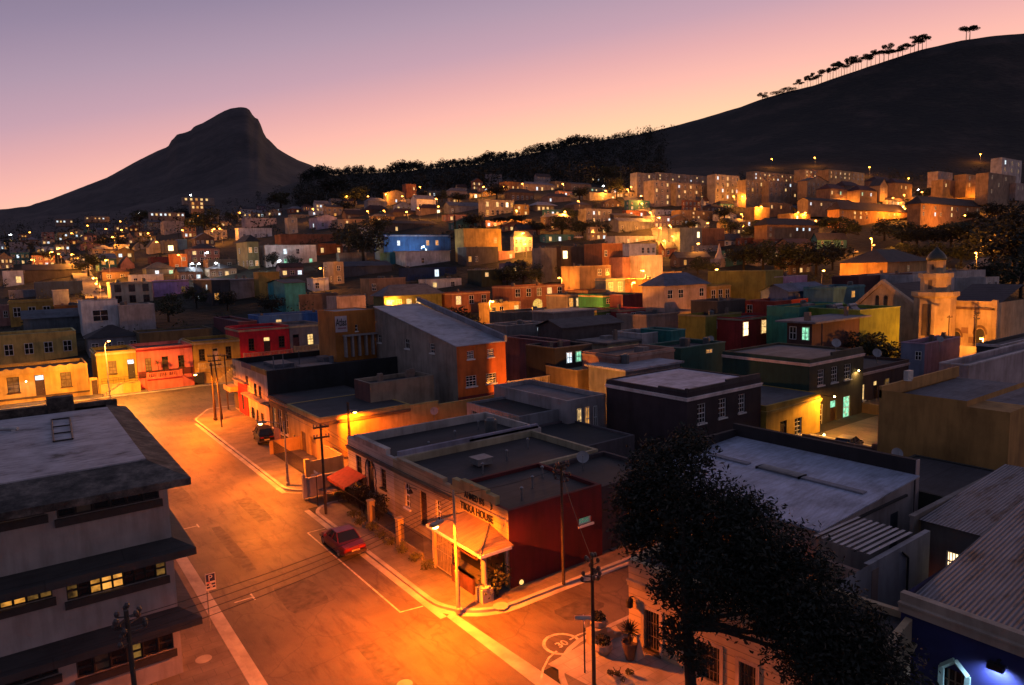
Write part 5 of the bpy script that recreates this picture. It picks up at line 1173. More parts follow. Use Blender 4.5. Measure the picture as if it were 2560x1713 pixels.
for (y0, y1, wpx, r_) in ((758, 836, 20, r1), (700, 722, 8, mr(60)), (661, 674, 5, mr(37))):
    q = r_*math.cos(math.pi/8)+.012; ang = math.radians(180+14); cx, cy = math.cos(ang), math.sin(ang)
    for a0 in (ang,):
        a0 = math.pi+math.pi/8*0; cx, cy = -1, 0; w = wpx*pm/2
        k.box(-q-.05, -q+.0, -w, w, mz(y1), mz(y0))
k.build('recess_panel', paint((.12, .09, .065)), mn)
k = MB(); k.box(-.1, .1, -11, 5, 0, 2.4); tag(k.build('yard_wall', paint((.5, .4, .28)), loc=(MX-3.2, MY+6, .3)), 'low lit orange wall in front of the mosque arches', 'wall')
# ================================================================== houses on the slope, read row by row
_sw = {}
def far_win(par, face, u, z, w, h, kind, fr):
    key = (round(w, 1), round(h, 1), kind, fr.name)
    if key not in _sw:
        k = MB(); W, Hh = max(key[0], .4), max(key[1], .5); t = .08
        k.box(-W/2, W/2, -.03, .02, 0, Hh, 0)
        for a in ((-W/2, -W/2+t), (W/2-t, W/2), (-t/2, t/2)): k.box(a[0], a[1], -.07, -.031, 0, Hh, 1)
        for a in ((0, t), (Hh-t, Hh), (Hh/2-.04, Hh/2+.04)): k.box(-W/2, W/2, -.066, -.0305, a[0], a[1], 1)
        _sw[key] = k.mesh('window', [KIND[kind], fr])
    return put('window', _sw[key], par, (u, 0, z) if face == 'R' else (0, u, z), 0 if face == 'R' else -math.pi/2)
def B(v, xl, xc, xr, yt, yb, col, label, wr=None, wl=None, d=None, L=None, rot=0.0, kx=1.0, **kw):
    x, y = vp(v, xc, yb); d = d or tdepth(x, y)
    c = PD(x, y, d); zt = PD(x, vp(v, xc, yt)[1], d).z
    U = Vector((math.cos(rot), math.sin(rot), 0)); V = Vector((-math.sin(rot), math.cos(rot), 0))
    W = side_len(c, U, vp(v, xr, 0)[0]); W = min(max(W, 2.5), 70)
    if L is None:
        L = 8.0
        if xl < xc-2:
            L = side_len(c, V, vp(v, xl, 0)[0])
            if not 2 < L < 32: L = min(max(L, 6), 14) if L > 0 else 9
    nm = kw.pop('name', 'house'); grp = kw.pop('group', None); fr = kw.pop('fr', WHITEP); below = kw.pop('below', 5.0)
    kw.setdefault('roofcol', (.06, .06, .07)); kw.setdefault('cat', 'house')
    o = house(nm, label, c.x, c.y, W, L, c.z, zt, CC(col), rot=rot, below=below, **kw)
    Ht = zt-c.z
    if grp: o['group'] = grp
    for face, spec, Wd in (('R', wr, W), ('L', wl, L)):
        if not spec: continue
        nc, nr, pat = spec[:3]; pat = pat.replace('.', 'd') if nm == 'apartment_block' else pat; sh = (Ht-.5)/nr; sc = spec[3] if len(spec) > 3 else 1.0; i = 0
        for r_ in range(nr):
            for q in range(nc):
                kd = pat[i % len(pat)]; i += 1
                if kd == '.': continue
                h = min(sh*.52, 1.9)*min(sc, 1.3); w = min(Wd/nc*.55, 1.25*sc)
                far_win(o, face, Wd*(q+.5)/nc, sh*r_+sh*.26, w, h, kd, fr)
    rq = random.Random(int(xc*7+yb*13))
    if kw.get('roof', 'flat') == 'flat' and not kw.get('cornice') and rq.random() < .75:
        k = MB(); q = .07; hh = Ht
        k.box(-q, W+q, -q, .27, hh, hh+.13); k.box(-q, .27, .27, L, hh, hh+.13); k.box(W-.27, W+q, .27, L, hh, hh+.13); k.box(.27, W-.27, L-.27, L, hh, hh+.13)
        t_ = CC(col); k.build('coping', paint(tuple(min(.5, x*1.25+.06) for x in t_[:3])), o)
    if kw.get('roof', 'flat') in ('flat', 'slab') and W > 5:
        zr = Ht-.45 if kw.get('roof', 'flat') == 'flat' else Ht+.2
        for i in range(rq.randrange(0, 4)):
            x_ = rq.uniform(.6, W-1.6); y_ = rq.uniform(.6, max(L-1.8, .8)); k = MB(); tp = rq.random()
            if tp < .45: k.box(x_, x_+.5, y_, y_+.45, zr-.3, zr+rq.uniform(.9, 1.5)); k.box(x_-.06, x_+.56, y_-.06, y_+.51, zr+.75, zr+.85); k.build('chimney', paint((.2, .15, .12)), o)
            elif tp < .7: k.lathe([(.5, zr-.2), (.52, zr+1.0), (.3, zr+1.15)], 10, x_+.5, y_+.5); k.build('water_tank', flat((.08, .09, .09), .5), o)
            else: k.box(x_, x_+rq.uniform(1, 2.6), y_, y_+rq.uniform(.8, 1.6), zr-.3, zr+rq.uniform(.3, .9)); k.build('roof_box', paint((.2, .19, .19)), o)
    return o
E_ = dict
B(0, 2346, 2420, 2720, 915, 965, (.4, .33, .34), 'low pale parapet house above the tan building at the right edge', d=63, par=.5, roofcol=(.28, .26, .27))
B(0, 2486, 2496, 2720, 862, 912, (.045, .05, .055), 'charcoal flat roofed house with white roof edge at the right edge', d=84, L=2.5, roofcol=(.14, .12, .12), cornice=(.62, .58, .6), cz=.28)
# --- left strip
B(1, 0, 0, 527, 1243, 1425, (.62, .44, .13), 'long mustard building behind the wavy yellow house with three tall windows', (4, 1, 'dddd', 1.1), d=128, L=10, roofcol=ROOF_DARK)
B(1, 600, 602, 945, 1262, 1350, 'grey', 'grey cottage with dark hipped roofs behind the mustard green house', (4, 1, 'ddcd'), d=133, roof='hip', rh=2.2, roofcol=(.03, .03, .035))
B(1, 945, 947, 1440, 1225, 1300, (.14, .11, .055), 'long olive brown wall house behind the pink and ochre houses', None, d=134, L=9)
B(1, 1450, 1620, 1745, 1150, 1265, 'maroon', 'maroon house with white roof tank right behind the bright red house', None, d=142)
B(1, 1750, 1752, 2262, 1112, 1185, 'blue', 'blue walled low house behind the grey lit cottage', (6, 1, '.y....'), d=146, L=8)
B(1, 165, 167, 560, 1130, 1235, (.1, .13, .15), 'slate blue shed roof house left of the tall white block', None, roof='gx', rh=1.6, roofcol=(.12, .14, .17), d=150)
B(1, -40, -40, 72, 1042, 1150, 'rose', 'rosy lit house cut by the left picture edge', (2, 1, 'dd'), d=166)
B(1, 70, 72, 372, 1008, 1152, 'ochre', 'orange lit terrace house with three dark windows left of the white block', (3, 1, 'ddd', 1.2), d=165, cornice=(.5, .34, .12))
B(1, 374, 376, 560, 1045, 1135, 'orange', 'orange single storey house with a bright strip window', (4, 1, '..y.'), d=168)
B(1, 540, 562, 810, 1010, 1195, 'white', 'plain tall white block with one wide dark window', (1, 1, 'd', 2.4), d=150, below=8)
B(1, 812, 814, 1055, 1040, 1190, (.34, .33, .34), 'pale grey lower wing right of the tall white block', None, d=152)
B(1, 757, 759, 1040, 882, 1045, 'cream', 'cream two storey house with two rows of dark sash windows', (3, 2, 'dddddd', 1.3), fr=WOOD, cornice=(.5, .42, .3))
B(1, 890, 892, 1108, 832, 900, 'white', 'small white flat house with four dark slots above the cream house', (4, 1, 'dd..'))
B(1, 1040, 1042, 1282, 870, 985, 'lilac', 'lavender parapet house right of the cream sash windowed house', (3, 1, '..m'), cornice=(.4, .3, .24))
B(1, 1318, 1440, 1560, 866, 1045, 'charcoal', 'grey two storey house with white lit upper window and flat roof', (2, 1, 'o.'), (2, 2, '.ww.'), roofcol=ROOF_PALE, roof='slab')
B(1, 1562, 1564, 1735, 866, 1005, 'grey', 'plain grey block with pale flat roof beside the charcoal house', None, roof='slab', roofcol=ROOF_PALE)
B(1, 1725, 1758, 1900, 815, 1005, 'ochre', 'ochre block with a bright lit edge behind the dark trees', (1, 1, 'd'), roofcol=ROOF_DARK)
B(1, 1822, 1935, 2075, 888, 1095, 'teal', 'teal house with an orange lit window and pitched roof', (2, 2, '.o..'), (2, 1, 'd.'), roof='gx', rh=.8)
B(1, 2078, 2120, 2225, 855, 945, 'white', 'white cube house behind the teal house', (2, 1, 'd.'))
B(1, 2025, 2027, 2288, 968, 1085, 'brown', 'brown flat roofed house right of the teal house', None)
B(1, 1268, 1682, 1758, 606, 795, 'olive', 'large olive house with overhanging dark hipped roof and lit side', (2, 2, 'moom'), (6, 2, 'd.d..d....d.'), roof='hip', rh=2.5, roofcol=(.025, .025, .027), over=.9, name='villa')
B(1, 1790, 1800, 2145, 632, 780, 'white', 'white house with greenish porch light and one arched window', (4, 2, 'dg.g.wd.'), roofcol=(.1, .12, .16))
B(1, 1898, 1900, 2305, 556, 645, 'brick', 'long brick parapet house above the white porch lit house', (6, 1, '.....'), cornice=(.3, .14, .08))
B(1, 2150, 2152, 2318, 622, 700, 'brick', 'brick porch house with two glowing wall lights', (3, 1, 'y.y'))
B(1, 1612, 1616, 1842, 515, 602, 'white', 'white two storey house with three upper windows and flat roof', (3, 1, 'ddd'), roofcol=ROOF_PALE)
B(1, 1660, 1662, 1872, 446, 520, (.42, .38, .42), 'pale mauve block above the white two storey house', None)
B(1, 1030, 1115, 1250, 466, 562, (.4, .34, .3), 'pale columned long house on the left slope below the mountain', (5, 1, 'ddddd'), (2, 1, 'dd'))
B(1, 1948, 1955, 2015, 446, 555, 'cream', 'slim cream bell tower house on the left slope', (1, 3, 'd.d'), name='tower_house')
B(1, 2092, 2150, 2282, 440, 525, (.46, .42, .56), 'pale violet house with gable on the upper left slope', (2, 1, 'dd'), (1, 1, 'w'), roof='gy', rh=1.6)
B(1, 2284, 2286, 2330, 455, 520, (.36, .3, .24), 'small beige flat house beside the pale violet house', (1, 1, 'd'))
B(1, 815, 817, 912, 762, 800, 'rose', 'rose gabled cottage among dark roofs at left', None, roof='gy', rh=3.2)
B(1, 1008, 1010, 1104, 640, 695, 'cream', 'cream gable house beneath a small street lamp at left', None, roof='gy', rh=3.6)
B(1, 860, 862, 908, 588, 622, (.4, .26, .2), 'tiny peaked house with lit gable on the far left slope', (1, 1, 'y'), roof='gy', rh=3.6)
B(1, 910, 912, 985, 640, 668, 'grey', 'low gabled grey roof house left of the cream gable', None, roof='gy', rh=2.0)
B(1, 1022, 1024, 1170, 712, 765, 'maroon', 'dark red walled low house left of the olive villa', None)
B(1, 1172, 1174, 1272, 692, 800, 'orange', 'orange lit narrow house beside the olive villa', (2, 2, 'm..m'))
B(1, 990, 992, 1182, 790, 850, (.11, .13, .16), 'slate house with greenish lit windows and hipped roof', (4, 1, '.w.g', 1.3), roof='hip', rh=2.4, roofcol=(.07, .075, .09))
B(1, 24, 26, 166, 806, 915, 'white', 'white house at far left with one warm lit window', (2, 1, '.y', 1.4))
B(1, 165, 167, 562, 800, 885, (.085, .075, .075), 'long dim terrace roof house at far left', None, roof='gx', rh=2, roofcol=(.075, .065, .065))
B(1, 243, 245, 566, 882, 995, 'navy', 'navy flat house at far left below the street lamps', None)
B(1, 60, 62, 242, 940, 1000, 'grey', 'low grey house left of the navy house', None)
B(1, 355, 357, 466, 938, 972, (.34, .36, .38), 'pale garage wall in front of the navy house', None, L=4, d=190)
B(1, 1108, 1110, 1205, 602, 690, (.16, .16, .17), 'small dim house with a bright square yellow window', (1, 1, 'Y', 1.8))
B(1, 1207, 1209, 1268, 592, 665, 'blue', 'pale blue house wall beside the olive villa roof', None)
B(1, 1238, 1240, 1450, 306, 332, (.3, .24, .2), 'glass fronted villa lit warm on the mountain foot', (6, 1, 'yyoyy.', 1.6), d=620, below=3, name='villa')
B(1, 1290, 1292, 1380, 334, 388, (.3, .2, .14), 'lower lit terrace villa on the mountain foot', (3, 2, 'yoyo.y', 1.5), d=560, below=3, name='villa')
B(1, 1012, 1014, 1250, 408, 436, (.2, .17, .16), 'long villa with a row of small cold lights at the mountain foot', (8, 1, 'wywwy.yw', 1.2), d=540, below=3, name='villa')
B(1, 2192, 2260, 2328, 742, 895, 'beige', 'beige slim two storey house with tall windows at mid left', (1, 2, 'dd'), (2, 2, 'd..d'))
B(1, 375, 377, 495, 455, 482, (.16, .14, .13), 'distant dark house with three small lights on the far left slope', (5, 1, 'wyw.y'), d=520, below=2)
B(1, 575, 577, 740, 436, 458, (.16, .14, .13), 'distant dark house with a lit strip below the mountain', (6, 1, 'y.oyw.'), d=600, below=2)
B(1, 780, 782, 870, 500, 530, (.16, .14, .13), 'distant dark house with a lit corner at the left slope foot', (3, 1, 'y.o'), d=470, below=2)
B(1, 60, 62, 190, 612, 640, 'grey', 'pale low roof on the far left slope', None, d=400)
B(1, 700, 702, 860, 555, 585, (.1, .09, .09), 'dark hipped roof house on the left slope by a lamp', None, roof='hip', rh=2.5)
B(1, 1480, 1482, 1610, 428, 460, (.25, .24, .24), 'greyish ridge house left of the mauve block', (3, 1, 'd..'))
# --- centre strip
B(2, 1165, 1480, 1545, 915, 1088, 'brick', 'two storey brick mosque school with arched lit doorway' if False else 'two storey lit brick house with pale cornice and arched doorway', None, (5, 2, 'd.dyd.d..d', 1.2), cornice=(.5, .3, .18)) if False else None
b1 = B(2, 1166, 1168, 1520, 908, 1090, (.33, .13, .07), 'two storey lit brick house with pale cornice and arched doorway', (5, 2, 'd.o.dddmyd', 1.25), d=176, L=9, cornice=(.55, .33, .18))
k = MB(); k.box(6.9, 7.0, 0, 0, 0, 0)
k = MB(); k.cyl((8.2, -.06, 1.7), (8.2, -.003, 1.7), 1.6, 1.6, 20); k.build('arched_doorway', emit((1, .6, .12), .7, 'lit_arch', .4), b1)
B(2, 757, 759, 1015, 952, 1060, 'brick', 'orange brown house with pale cornice and balcony rail', (3, 1, 'ydd', 1.2), d=172, cornice=(.55, .33, .18))
B(2, 940, 1016, 1218, 1022, 1138, (.55, .36, .12), 'bright lit yellow single storey house in front of the brick house', (4, 1, 'dd.y', 1.2), d=160, cornice=(.6, .4, .15))
B(2, 290, 300, 690, 975, 1060, (.16, .17, .06), 'olive house with slate hipped roof and porch lamp', (6, 1, 'yoyy..', 1.1), roof='hip', rh=2.6, roofcol=(.11, .12, .16), over=.7, d=165)
B(2, 145, 205, 450, 860, 1055, (.30, .18, .11), 'tall beige brown block left of the slate hipped roof', (4, 2, '..d.d...'), (1, 1, 'd'), d=185)
B(2, -40, -20, 176, 978, 1060, (.5, .34, .27), 'pinkish lit wall house behind the orange rear wing', (3, 1, '...'), d=150)
B(2, 298, 300, 752, 560, 745, 'blue', 'large blue house with white parapet and glowing upper windows', (7, 2, 'g..mm.d..w.oo.y'.replace('.w', 'w.'), 1.0), cornice=(.5, .48, .5), name='blue_house')
B(2, 338, 340, 446, 680, 762, (.03, .2, .27), 'turquoise box extension under the blue house', None)
B(2, 444, 446, 746, 674, 780, 'white', 'white low house in front of the blue house with metal veranda', (4, 1, '.d..'), roof='slab', roofcol=ROOF_PALE)
B(2, -20, 0, 182, 682, 785, 'beige', 'dim beige parapet house left of the turquoise extension', None, cornice=(.3, .22, .16))
B(2, 850, 858, 1072, 645, 775, (.1, .09, .09), 'dim grey house with a slim orange lit doorway', (5, 1, 'od...'), roofcol=(.04, .04, .045))
B(2, 1072, 1074, 1182, 670, 735, 'rose', 'small rosy house with a lit window right of the dim grey house', (2, 1, '.y'))
B(2, 958, 960, 1098, 792, 915, (.03, .045, .035), 'dark glass balconied house with a small yellow light', (2, 2, '..y.'), name='balcony_house', cornice=(.28, .28, .26), cz=.3)
B(2, 0, 2, 352, 775, 852, (.07, .08, .1), 'long slate walled house at centre left', None, roof='gx', rh=1.5, roofcol=(.09, .1, .13))
B(2, 455, 458, 790, 785, 870, 'navy', 'navy walled house with one pale lit window', (6, 1, '...w..', 1.3))
B(2, 470, 472, 570, 880, 925, (.05, .05, .05), 'low dark house with three tiny lit panes', (4, 1, 'yyy.'))
B(2, 1300, 1360, 1490, 648, 775, (.2, .19, .19), 'grey house with white corner and carved wall emblem', (2, 1, '..'), d=212)
B(2, 1492, 1494, 1772, 640, 748, (.1, .07, .05), 'dark timber house with a bright amber window', (5, 1, 'Y....', 1.8), d=214)
B(2, 1772, 1774, 1912, 622, 835, (.3, .12, .05), 'tall russet house with narrow windows', (3, 2, '..dd..'), d=205)
B(2, 1953, 1955, 2136, 622, 705, 'white', 'white modern house with a row of dark windows', (5, 1, '..ddd'), d=230)
B(2, 2040, 2042, 2180, 702, 802, (.52, .44, .42), 'pale stepped house lit from below by a street lamp', (2, 1, '..'), d=200)
B(2, 1908, 1910, 2048, 712, 805, 'rose', 'rose walled house left of the pale stepped house', None, d=202)
B(2, 1620, 1622, 1832, 775, 862, 'brown', 'flat brown house with two dark doorways', (4, 1, '..dd', 1.2), d=190)
B(2, 1538, 1540, 1678, 962, 1075, (.25, .21, .17), 'dim taupe house with two lit windows right of the brick house', (3, 1, 'oyo', 1.2), d=162, cornice=(.5, .34, .2))
B(2, 1676, 1678, 1802, 935, 1085, (.5, .2, .06), 'glowing orange house left of the dark teal upper house', (2, 1, 'y.', 1.3), d=164, cornice=(.6, .36, .15))
B(2, 1725, 1798, 1925, 856, 975, (.13, .17, .19), 'teal grey upper house with two white framed windows', (2, 1, 'oo', 1.3), d=180, cornice=(.5, .38, .25))
B(2, 1925, 1927, 2040, 890, 975, (.48, .25, .12), 'orange lit wall house beneath the white modern house', None, d=188)
B(2, 2036, 2038, 2150, 862, 965, (.55, .34, .1), 'bright yellow lit house left of the slate hipped roof house', (2, 1, '.d'), d=186)
B(2, 1735, 1737, 1892, 1068, 1148, (.13, .17, .03), 'moss green terrace house with pale cornice', (3, 1, '.dy'), d=136, cornice=(.55, .36, .2), cz=.45)
B(2, 1775, 1777, 1985, 965, 1045, 'green', 'dark green upper storey set back on the moss green house', (3, 1, 'd..'), d=150, cornice=(.4, .3, .22))
B(2, 1892, 1894, 2066, 1066, 1160, (.42, .05, .05), 'crimson terrace house with lit doorway and pale cornice', (3, 1, 'od.', 1.2), d=136, cornice=(.55, .34, .2), cz=.45)
B(2, 1910, 1912, 2092, 968, 1055, 'maroon', 'dark maroon upper storey behind the crimson terrace house', None, d=148)
B(2, 2070, 2072, 2420, 1100, 1160, (.42, .3, .24), 'long pale parapet wall house right of the crimson terrace', None, d=130, cornice=(.5, .36, .28), cz=.4)
B(2, 2090, 2150, 2330, 985, 1110, (.2, .15, .13), 'dim taupe house set behind the long pale parapet', (2, 1, 'd.'), d=146)
B(2, 830, 838, 1092, 520, 648, (.55, .36, .1), 'bright yellow lit block on the slope behind dark trees', (3, 1, '..o'), d=246)
B(2, 288, 290, 652, 482, 548, (.12, .09, .075), 'long brown house with dim orange windows on the slope', (6, 1, '.y..o.'), roof='gx', rh=1.6, roofcol=(.05, .04, .04))
B(2, 480, 520, 650, 318, 398, 'white', 'white two storey house with gable end on the upper slope', (3, 1, 'ddd', 1.2), None, roof='gx', rh=2.5, roofcol=ROOF_GREY)
B(2, 318, 322, 440, 272, 360, (.38, .28, .17), 'tan house with shallow gable on the upper slope', (3, 1, '.w.'), roof='gy', rh=1.6, roofcol=(.1, .07, .05))
B(2, 445, 450, 520, 218, 312, 'brick', 'square brick tower house with two lit windows', (2, 2, '.y.y'), name='tower_house')
B(2, 445, 447, 500, 318, 350, 'cream', 'small cream wing beside the white gable house', None)
B(2, 185, 190, 318, 330, 388, (.3, .29, .29), 'grey house with pale pyramid roof on the upper slope', (4, 1, 'd.d.'), roof='hip', rh=2.4, roofcol=(.22, .22, .25))
B(2, 180, 184, 330, 388, 418, (.1, .07, .06), 'red roofed house with greenish lit window', (4, 1, '..g.'), roof='hip', rh=2.8, roofcol=(.06, .03, .03))
B(2, 358, 362, 512, 408, 445, (.15, .1, .08), 'red roofed long house with one warm window', (5, 1, '..oo.'), roof='hip', rh=2.6, roofcol=(.07, .035, .03))
B(2, 545, 550, 690, 380, 432, (.28, .2, .16), 'red roofed house with a square amber window', (3, 1, '..Y', 1.5), roof='hip', rh=2.6, roofcol=(.07, .03, .03))
B(2, 38, 42, 168, 420, 452, (.14, .1, .09), 'red gabled house at the edge of the dark trees', (3, 1, 'm..'), roof='gx', rh=2.6, roofcol=(.06, .035, .03))
B(2, 20, 22, 180, 452, 490, (.3, .22, .18), 'low pale house beneath the red gabled house', (3, 1, 'y..'))
B(2, 978, 982, 1180, 322, 440, (.46, .38, .28), 'grand white house with veranda columns and bright porch lights', (6, 2, 'odddmdy.ydYo', 1.3), name='villa', cornice=(.5, .42, .3), roofcol=(.3, .28, .26))
B(2, 1150, 1154, 1312, 272, 335, (.2, .12, .07), 'dim arcaded brown house above the grand white house', (5, 1, 'ddddd', 1.2), roof='hip', rh=2.6, roofcol=(.06, .04, .035))
B(2, 1004, 1010, 1096, 150, 225, (.28, .25, .25), 'grey modern tower house at the wood edge', (2, 2, 'd..d', 1.5), name='tower_house')
B(2, 1120, 1122, 1250, 200, 265, (.4, .2, .08), 'orange lit house with a cold roof light under the wood', (4, 1, 'oyo.'), roof='slab')
B(2, 1238, 1244, 1452, 215, 268, (.36, .26, .18), 'long pale house with hipped roof and bright windows', (6, 1, 'd.wy.y', 1.2), roof='hip', rh=1.9, roofcol=(.2, .2, .24))
B(2, 1452, 1454, 1562, 200, 250, (.3, .2, .11), 'amber washed house right of the long pale house', (3, 1, 'o.y'))
B(2, 1325, 1330, 1448, 360, 402, (.2, .17, .15), 'pavilion house with pale pyramid roof and lit glazing', (4, 1, 'yyym', 1.2), roof='hip', rh=2.2, roofcol=(.4, .4, .44), over=1.6)
B(2, 1400, 1404, 1560, 300, 345, (.24, .18, .17), 'dim pink roofed house above the pavilion house', (4, 1, 'w...'), roof='hip', rh=2.2, roofcol=(.08, .055, .05))
B(2, 1660, 1664, 1838, 382, 484, (.26, .23, .22), 'grey three storey flats with small lit panes', (5, 2, '.y..w.wy.d', 1.0), name='apartment_block', cat='apartment block')
B(2, 1684, 1688, 1862, 272, 330, (.42, .36, .28), 'white flat house with bright porch on the wood edge', (5, 1, 'd.y.Y'))
B(2, 1690, 1692, 1802, 150, 205, (.3, .18, .06), 'amber lit house under the glowing tree', (3, 1, 'ywy'))
B(2, 1690, 1692, 1800, 240, 268, (.12, .12, .1), 'dark house with small green and gold lights', (4, 1, 'gy.g'))
B(2, 735, 740, 948, 362, 420, (.22, .22, .24), 'long grey roofed house at mid slope', (5, 1, 'd....'), roof='gx', rh=2.2, roofcol=(.16, .17, .2))
B(2, 590, 594, 740, 262, 305, (.22, .2, .17), 'long low house with greenish lit strip', (5, 1, 'yw.y.'))
B(2, 740, 744, 862, 262, 302, (.34, .29, .27), 'domed grey roof house beside the greenish strip', (4, 1, 'd.d.'), roof='hip', rh=2.4, roofcol=(.2, .18, .18))
B(2, 870, 874, 962, 278, 318, (.45, .3, .16), 'small house with wide amber lit front', (3, 1, 'oYo', 1.5))
B(2, 1880, 1884, 2120, 468, 545, (.2, .2, .22), 'two storey house with grey roof beside the climbing street', (5, 1, 'd.dm.'), roof='gx', rh=1.6, roofcol=(.2, .21, .24))
B(2, 1842, 1860, 2146, 568, 628, (.46, .44, .46), 'white stepped house below the climbing street', (5, 1, '.yy..'))
B(2, 1560, 1562, 1700, 215, 262, (.2, .13, .1), 'dim rust house right of the amber washed house', (3, 1, 'm.d'), roof='gx', rh=1.4, roofcol=(.07, .05, .045))
B(2, 1850, 1852, 2010, 430, 470, (.14, .12, .12), 'dim long house with one lit pane under the flats', (4, 1, 'y...'), roof='gx', rh=1.4)
B(2, 1580, 1582, 1700, 355, 395, (.12, .1, .1), 'dim mauve roofed house left of the grey flats', None, roof='hip', rh=2, roofcol=(.1, .085, .09))
# --- right strip
FL = dict(name='apartment_block', cat='apartment block', below=6, roofcol=(.1, .09, .08))
B(3, -293, -290, -160, 142, 250, (.34, .28, .22), 'upper left block of pale flats nearest the wood', (4, 3, '.d.y.d..d.y.', 1.1), d=440, **FL)
B(3, -178, -176, -30, 195, 360, (.42, .34, .27), 'front left block of cream flats with scattered lit windows', (4, 4, '.dy.d.y.y..dd.y.', 1.1), d=395, **FL)
B(3, -28, -26, 205, 212, 318, (.36, .28, .2), 'second block of cream flats beside the front left block', (6, 3, 'y.d.y.dy.y..w.y.d.', 1.1), d=400, **FL)
B(3, -158, -156, 212, 140, 190, (.34, .26, .19), 'long upper block of flats with a line of lit windows', (9, 2, 'y.yd.w.y.yd.y..yd.', 1.0), d=450, **FL)
B(3, 235, 238, 402, 152, 322, (.38, .33, .27), 'grey block of flats with cold white stair windows', (5, 4, '.dw.d.w.ywd.yd.w.y..', 1.1), d=405, **FL)
B(3, 440, 445, 592, 190, 315, (.46, .33, .18), 'amber washed block of flats lit from the street', (5, 3, 'd.d.y.od.d.d.yd', 1.1), d=400, **FL)
B(3, 598, 600, 852, 195, 302, (.38, .27, .18), 'wide tan block of flats between two amber blocks', (8, 3, '.d.d.yd.d.dy.d.d.d..w.dd', 1.1), d=405, **FL)
B(3, 852, 856, 1006, 195, 295, (.46, .3, .16), 'gabled amber block of flats beside two lamps', (5, 3, 'd.ydd.d.dy.d.d', 1.1), d=405, roof='gy', rh=3, **FL)
B(3, 495, 498, 842, 132, 188, (.34, .26, .18), 'rear long row of flats with many lit windows', (12, 2, 'wy.dyw.yd.y.w.yyd.y.ydw.', 1.0), d=455, **FL)
B(3, 842, 844, 1005, 118, 168, (.36, .26, .16), 'rear short row of flats with warm windows', (6, 2, 'y.yod.yy.d.o', 1.0), d=460, **FL)
B(3, 1004, 1006, 1245, 120, 180, (.42, .27, .13), 'rear right row of flats glowing amber at its corner', (8, 2, 'oy.yo..do.yyo.d.', 1.0), d=450, **FL)
for i, (a, t, lb) in enumerate([(1010, 205, 'maroon roofed terrace nearest the flats'), (1110, 185, 'maroon roofed terrace second from the flats'), (1215, 215, 'maroon roofed terrace with a green lit window'), (1330, 150, 'maroon roofed terrace in the middle of the steep rows'), (1450, 165, 'maroon roofed terrace beside the pale gable')]):
    B(3, a, a+2, a+118, t+42, t+92, (.2, .13, .1), lb, (4, 1, ['y.g.', '.y.d', 'g.w.', 'y..o', '.oy.'][i]), roof='hip', rh=3.2, roofcol=(.075, .03, .03), d=[380, 400, 385, 430, 420][i])
B(3, 1345, 1350, 1402, 225, 275, (.36, .26, .17), 'pale peaked gable house in the steep rows', (1, 1, 'd'), roof='gy', rh=4, d=395)
B(3, 1070, 1076, 1535, 388, 455, (.48, .24, .09), 'long glowing orange house with hipped dark roof under a lamp', (12, 2, 'd.oyd.do.d.dd.yod.d.oyd.', 1.2), roof='hip', rh=4.2, roofcol=(.045, .03, .028), over=1.0, d=330)
B(3, 1618, 1624, 2085, 348, 442, (.40, .22, .1), 'long two storey house with dark roof right of the glowing orange house', (11, 2, 'd.wd.y.d.ddd.d..yd.d.', 1.2), roof='hip', rh=4, roofcol=(.04, .035, .035), over=1.0, d=330)
B(3, 583, 588, 936, 492, 585, (.36, .2, .1), 'broad house with three cold lit windows and dark hipped roof', (8, 2, 'm..m....d...www.'[:16], 1.0), roof='hip', rh=3, roofcol=(.04, .03, .03), over=.8, d=282)
B(3, 733, 736, 882, 418, 460, (.5, .28, .08), 'small bright orange lit house above the broad house', (4, 1, 'oYo.', 1.2), d=330)
B(3, 0, 4, 242, 392, 452, (.32, .2, .1), 'amber two storey house below the front flats', (7, 2, 'd.oy.d.d.y.o.d', 1.0), d=340)
B(3, 148, 152, 302, 518, 568, (.26, .12, .06), 'rust brick house right of the bright window house', (4, 1, '....'), d=275)
B(3, -20, 0, 148, 515, 600, (.17, .2, .22), 'slate blue house with one bright square window', (3, 1, '..Y', 1.2), d=262)
B(3, 2168, 2172, 2306, 40, 142, (.5, .48, .46), 'white modern house with glass balconies at the upper right', (3, 2, 'dddwdd', 1.6), d=420, name='villa')
B(3, 1740, 1744, 1842, 132, 178, (.46, .36, .28), 'small white box house on the right slope', (2, 1, 'dd'), d=410)
B(3, 1772, 1776, 1972, 188, 250, (.34, .22, .12), 'amber lit house under the small white box house', (5, 1, 'y.d.o'), d=380)
B(3, 1925, 1930, 2075, 152, 245, (.48, .28, .12), 'glowing stepped house between two lamps on the right slope', (3, 2, 'o.dd.o', 1.2), d=385)
B(3, 2076, 2080, 2262, 142, 290, (.3, .21, .14), 'tall tan house right of the glowing stepped house', (4, 3, 'd..d.d..d.d.', 1.1), d=365)
B(3, 2262, 2268, 2330, 210, 265, (.38, .3, .26), 'pale house at the right edge of the slope', (2, 1, 'dd'), d=380)
B(3, 860, 866, 1170, 325, 370, (.28, .2, .13), 'dim long house with scattered small windows below the steep rows', (9, 1, 'w.y.d.w.y'), d=355, roof='gx', rh=1.5, roofcol=(.05, .04, .04))
B(3, 500, 504, 606, 372, 412, (.5, .3, .1), 'small amber glowing house beside a street lamp', (2, 1, 'o.'), d=350)
B(3, 600, 604, 760, 345, 392, (.22, .15, .1), 'dim brown house with small lit panes below the tan flats', (5, 1, 'y.o.d'), d=365)
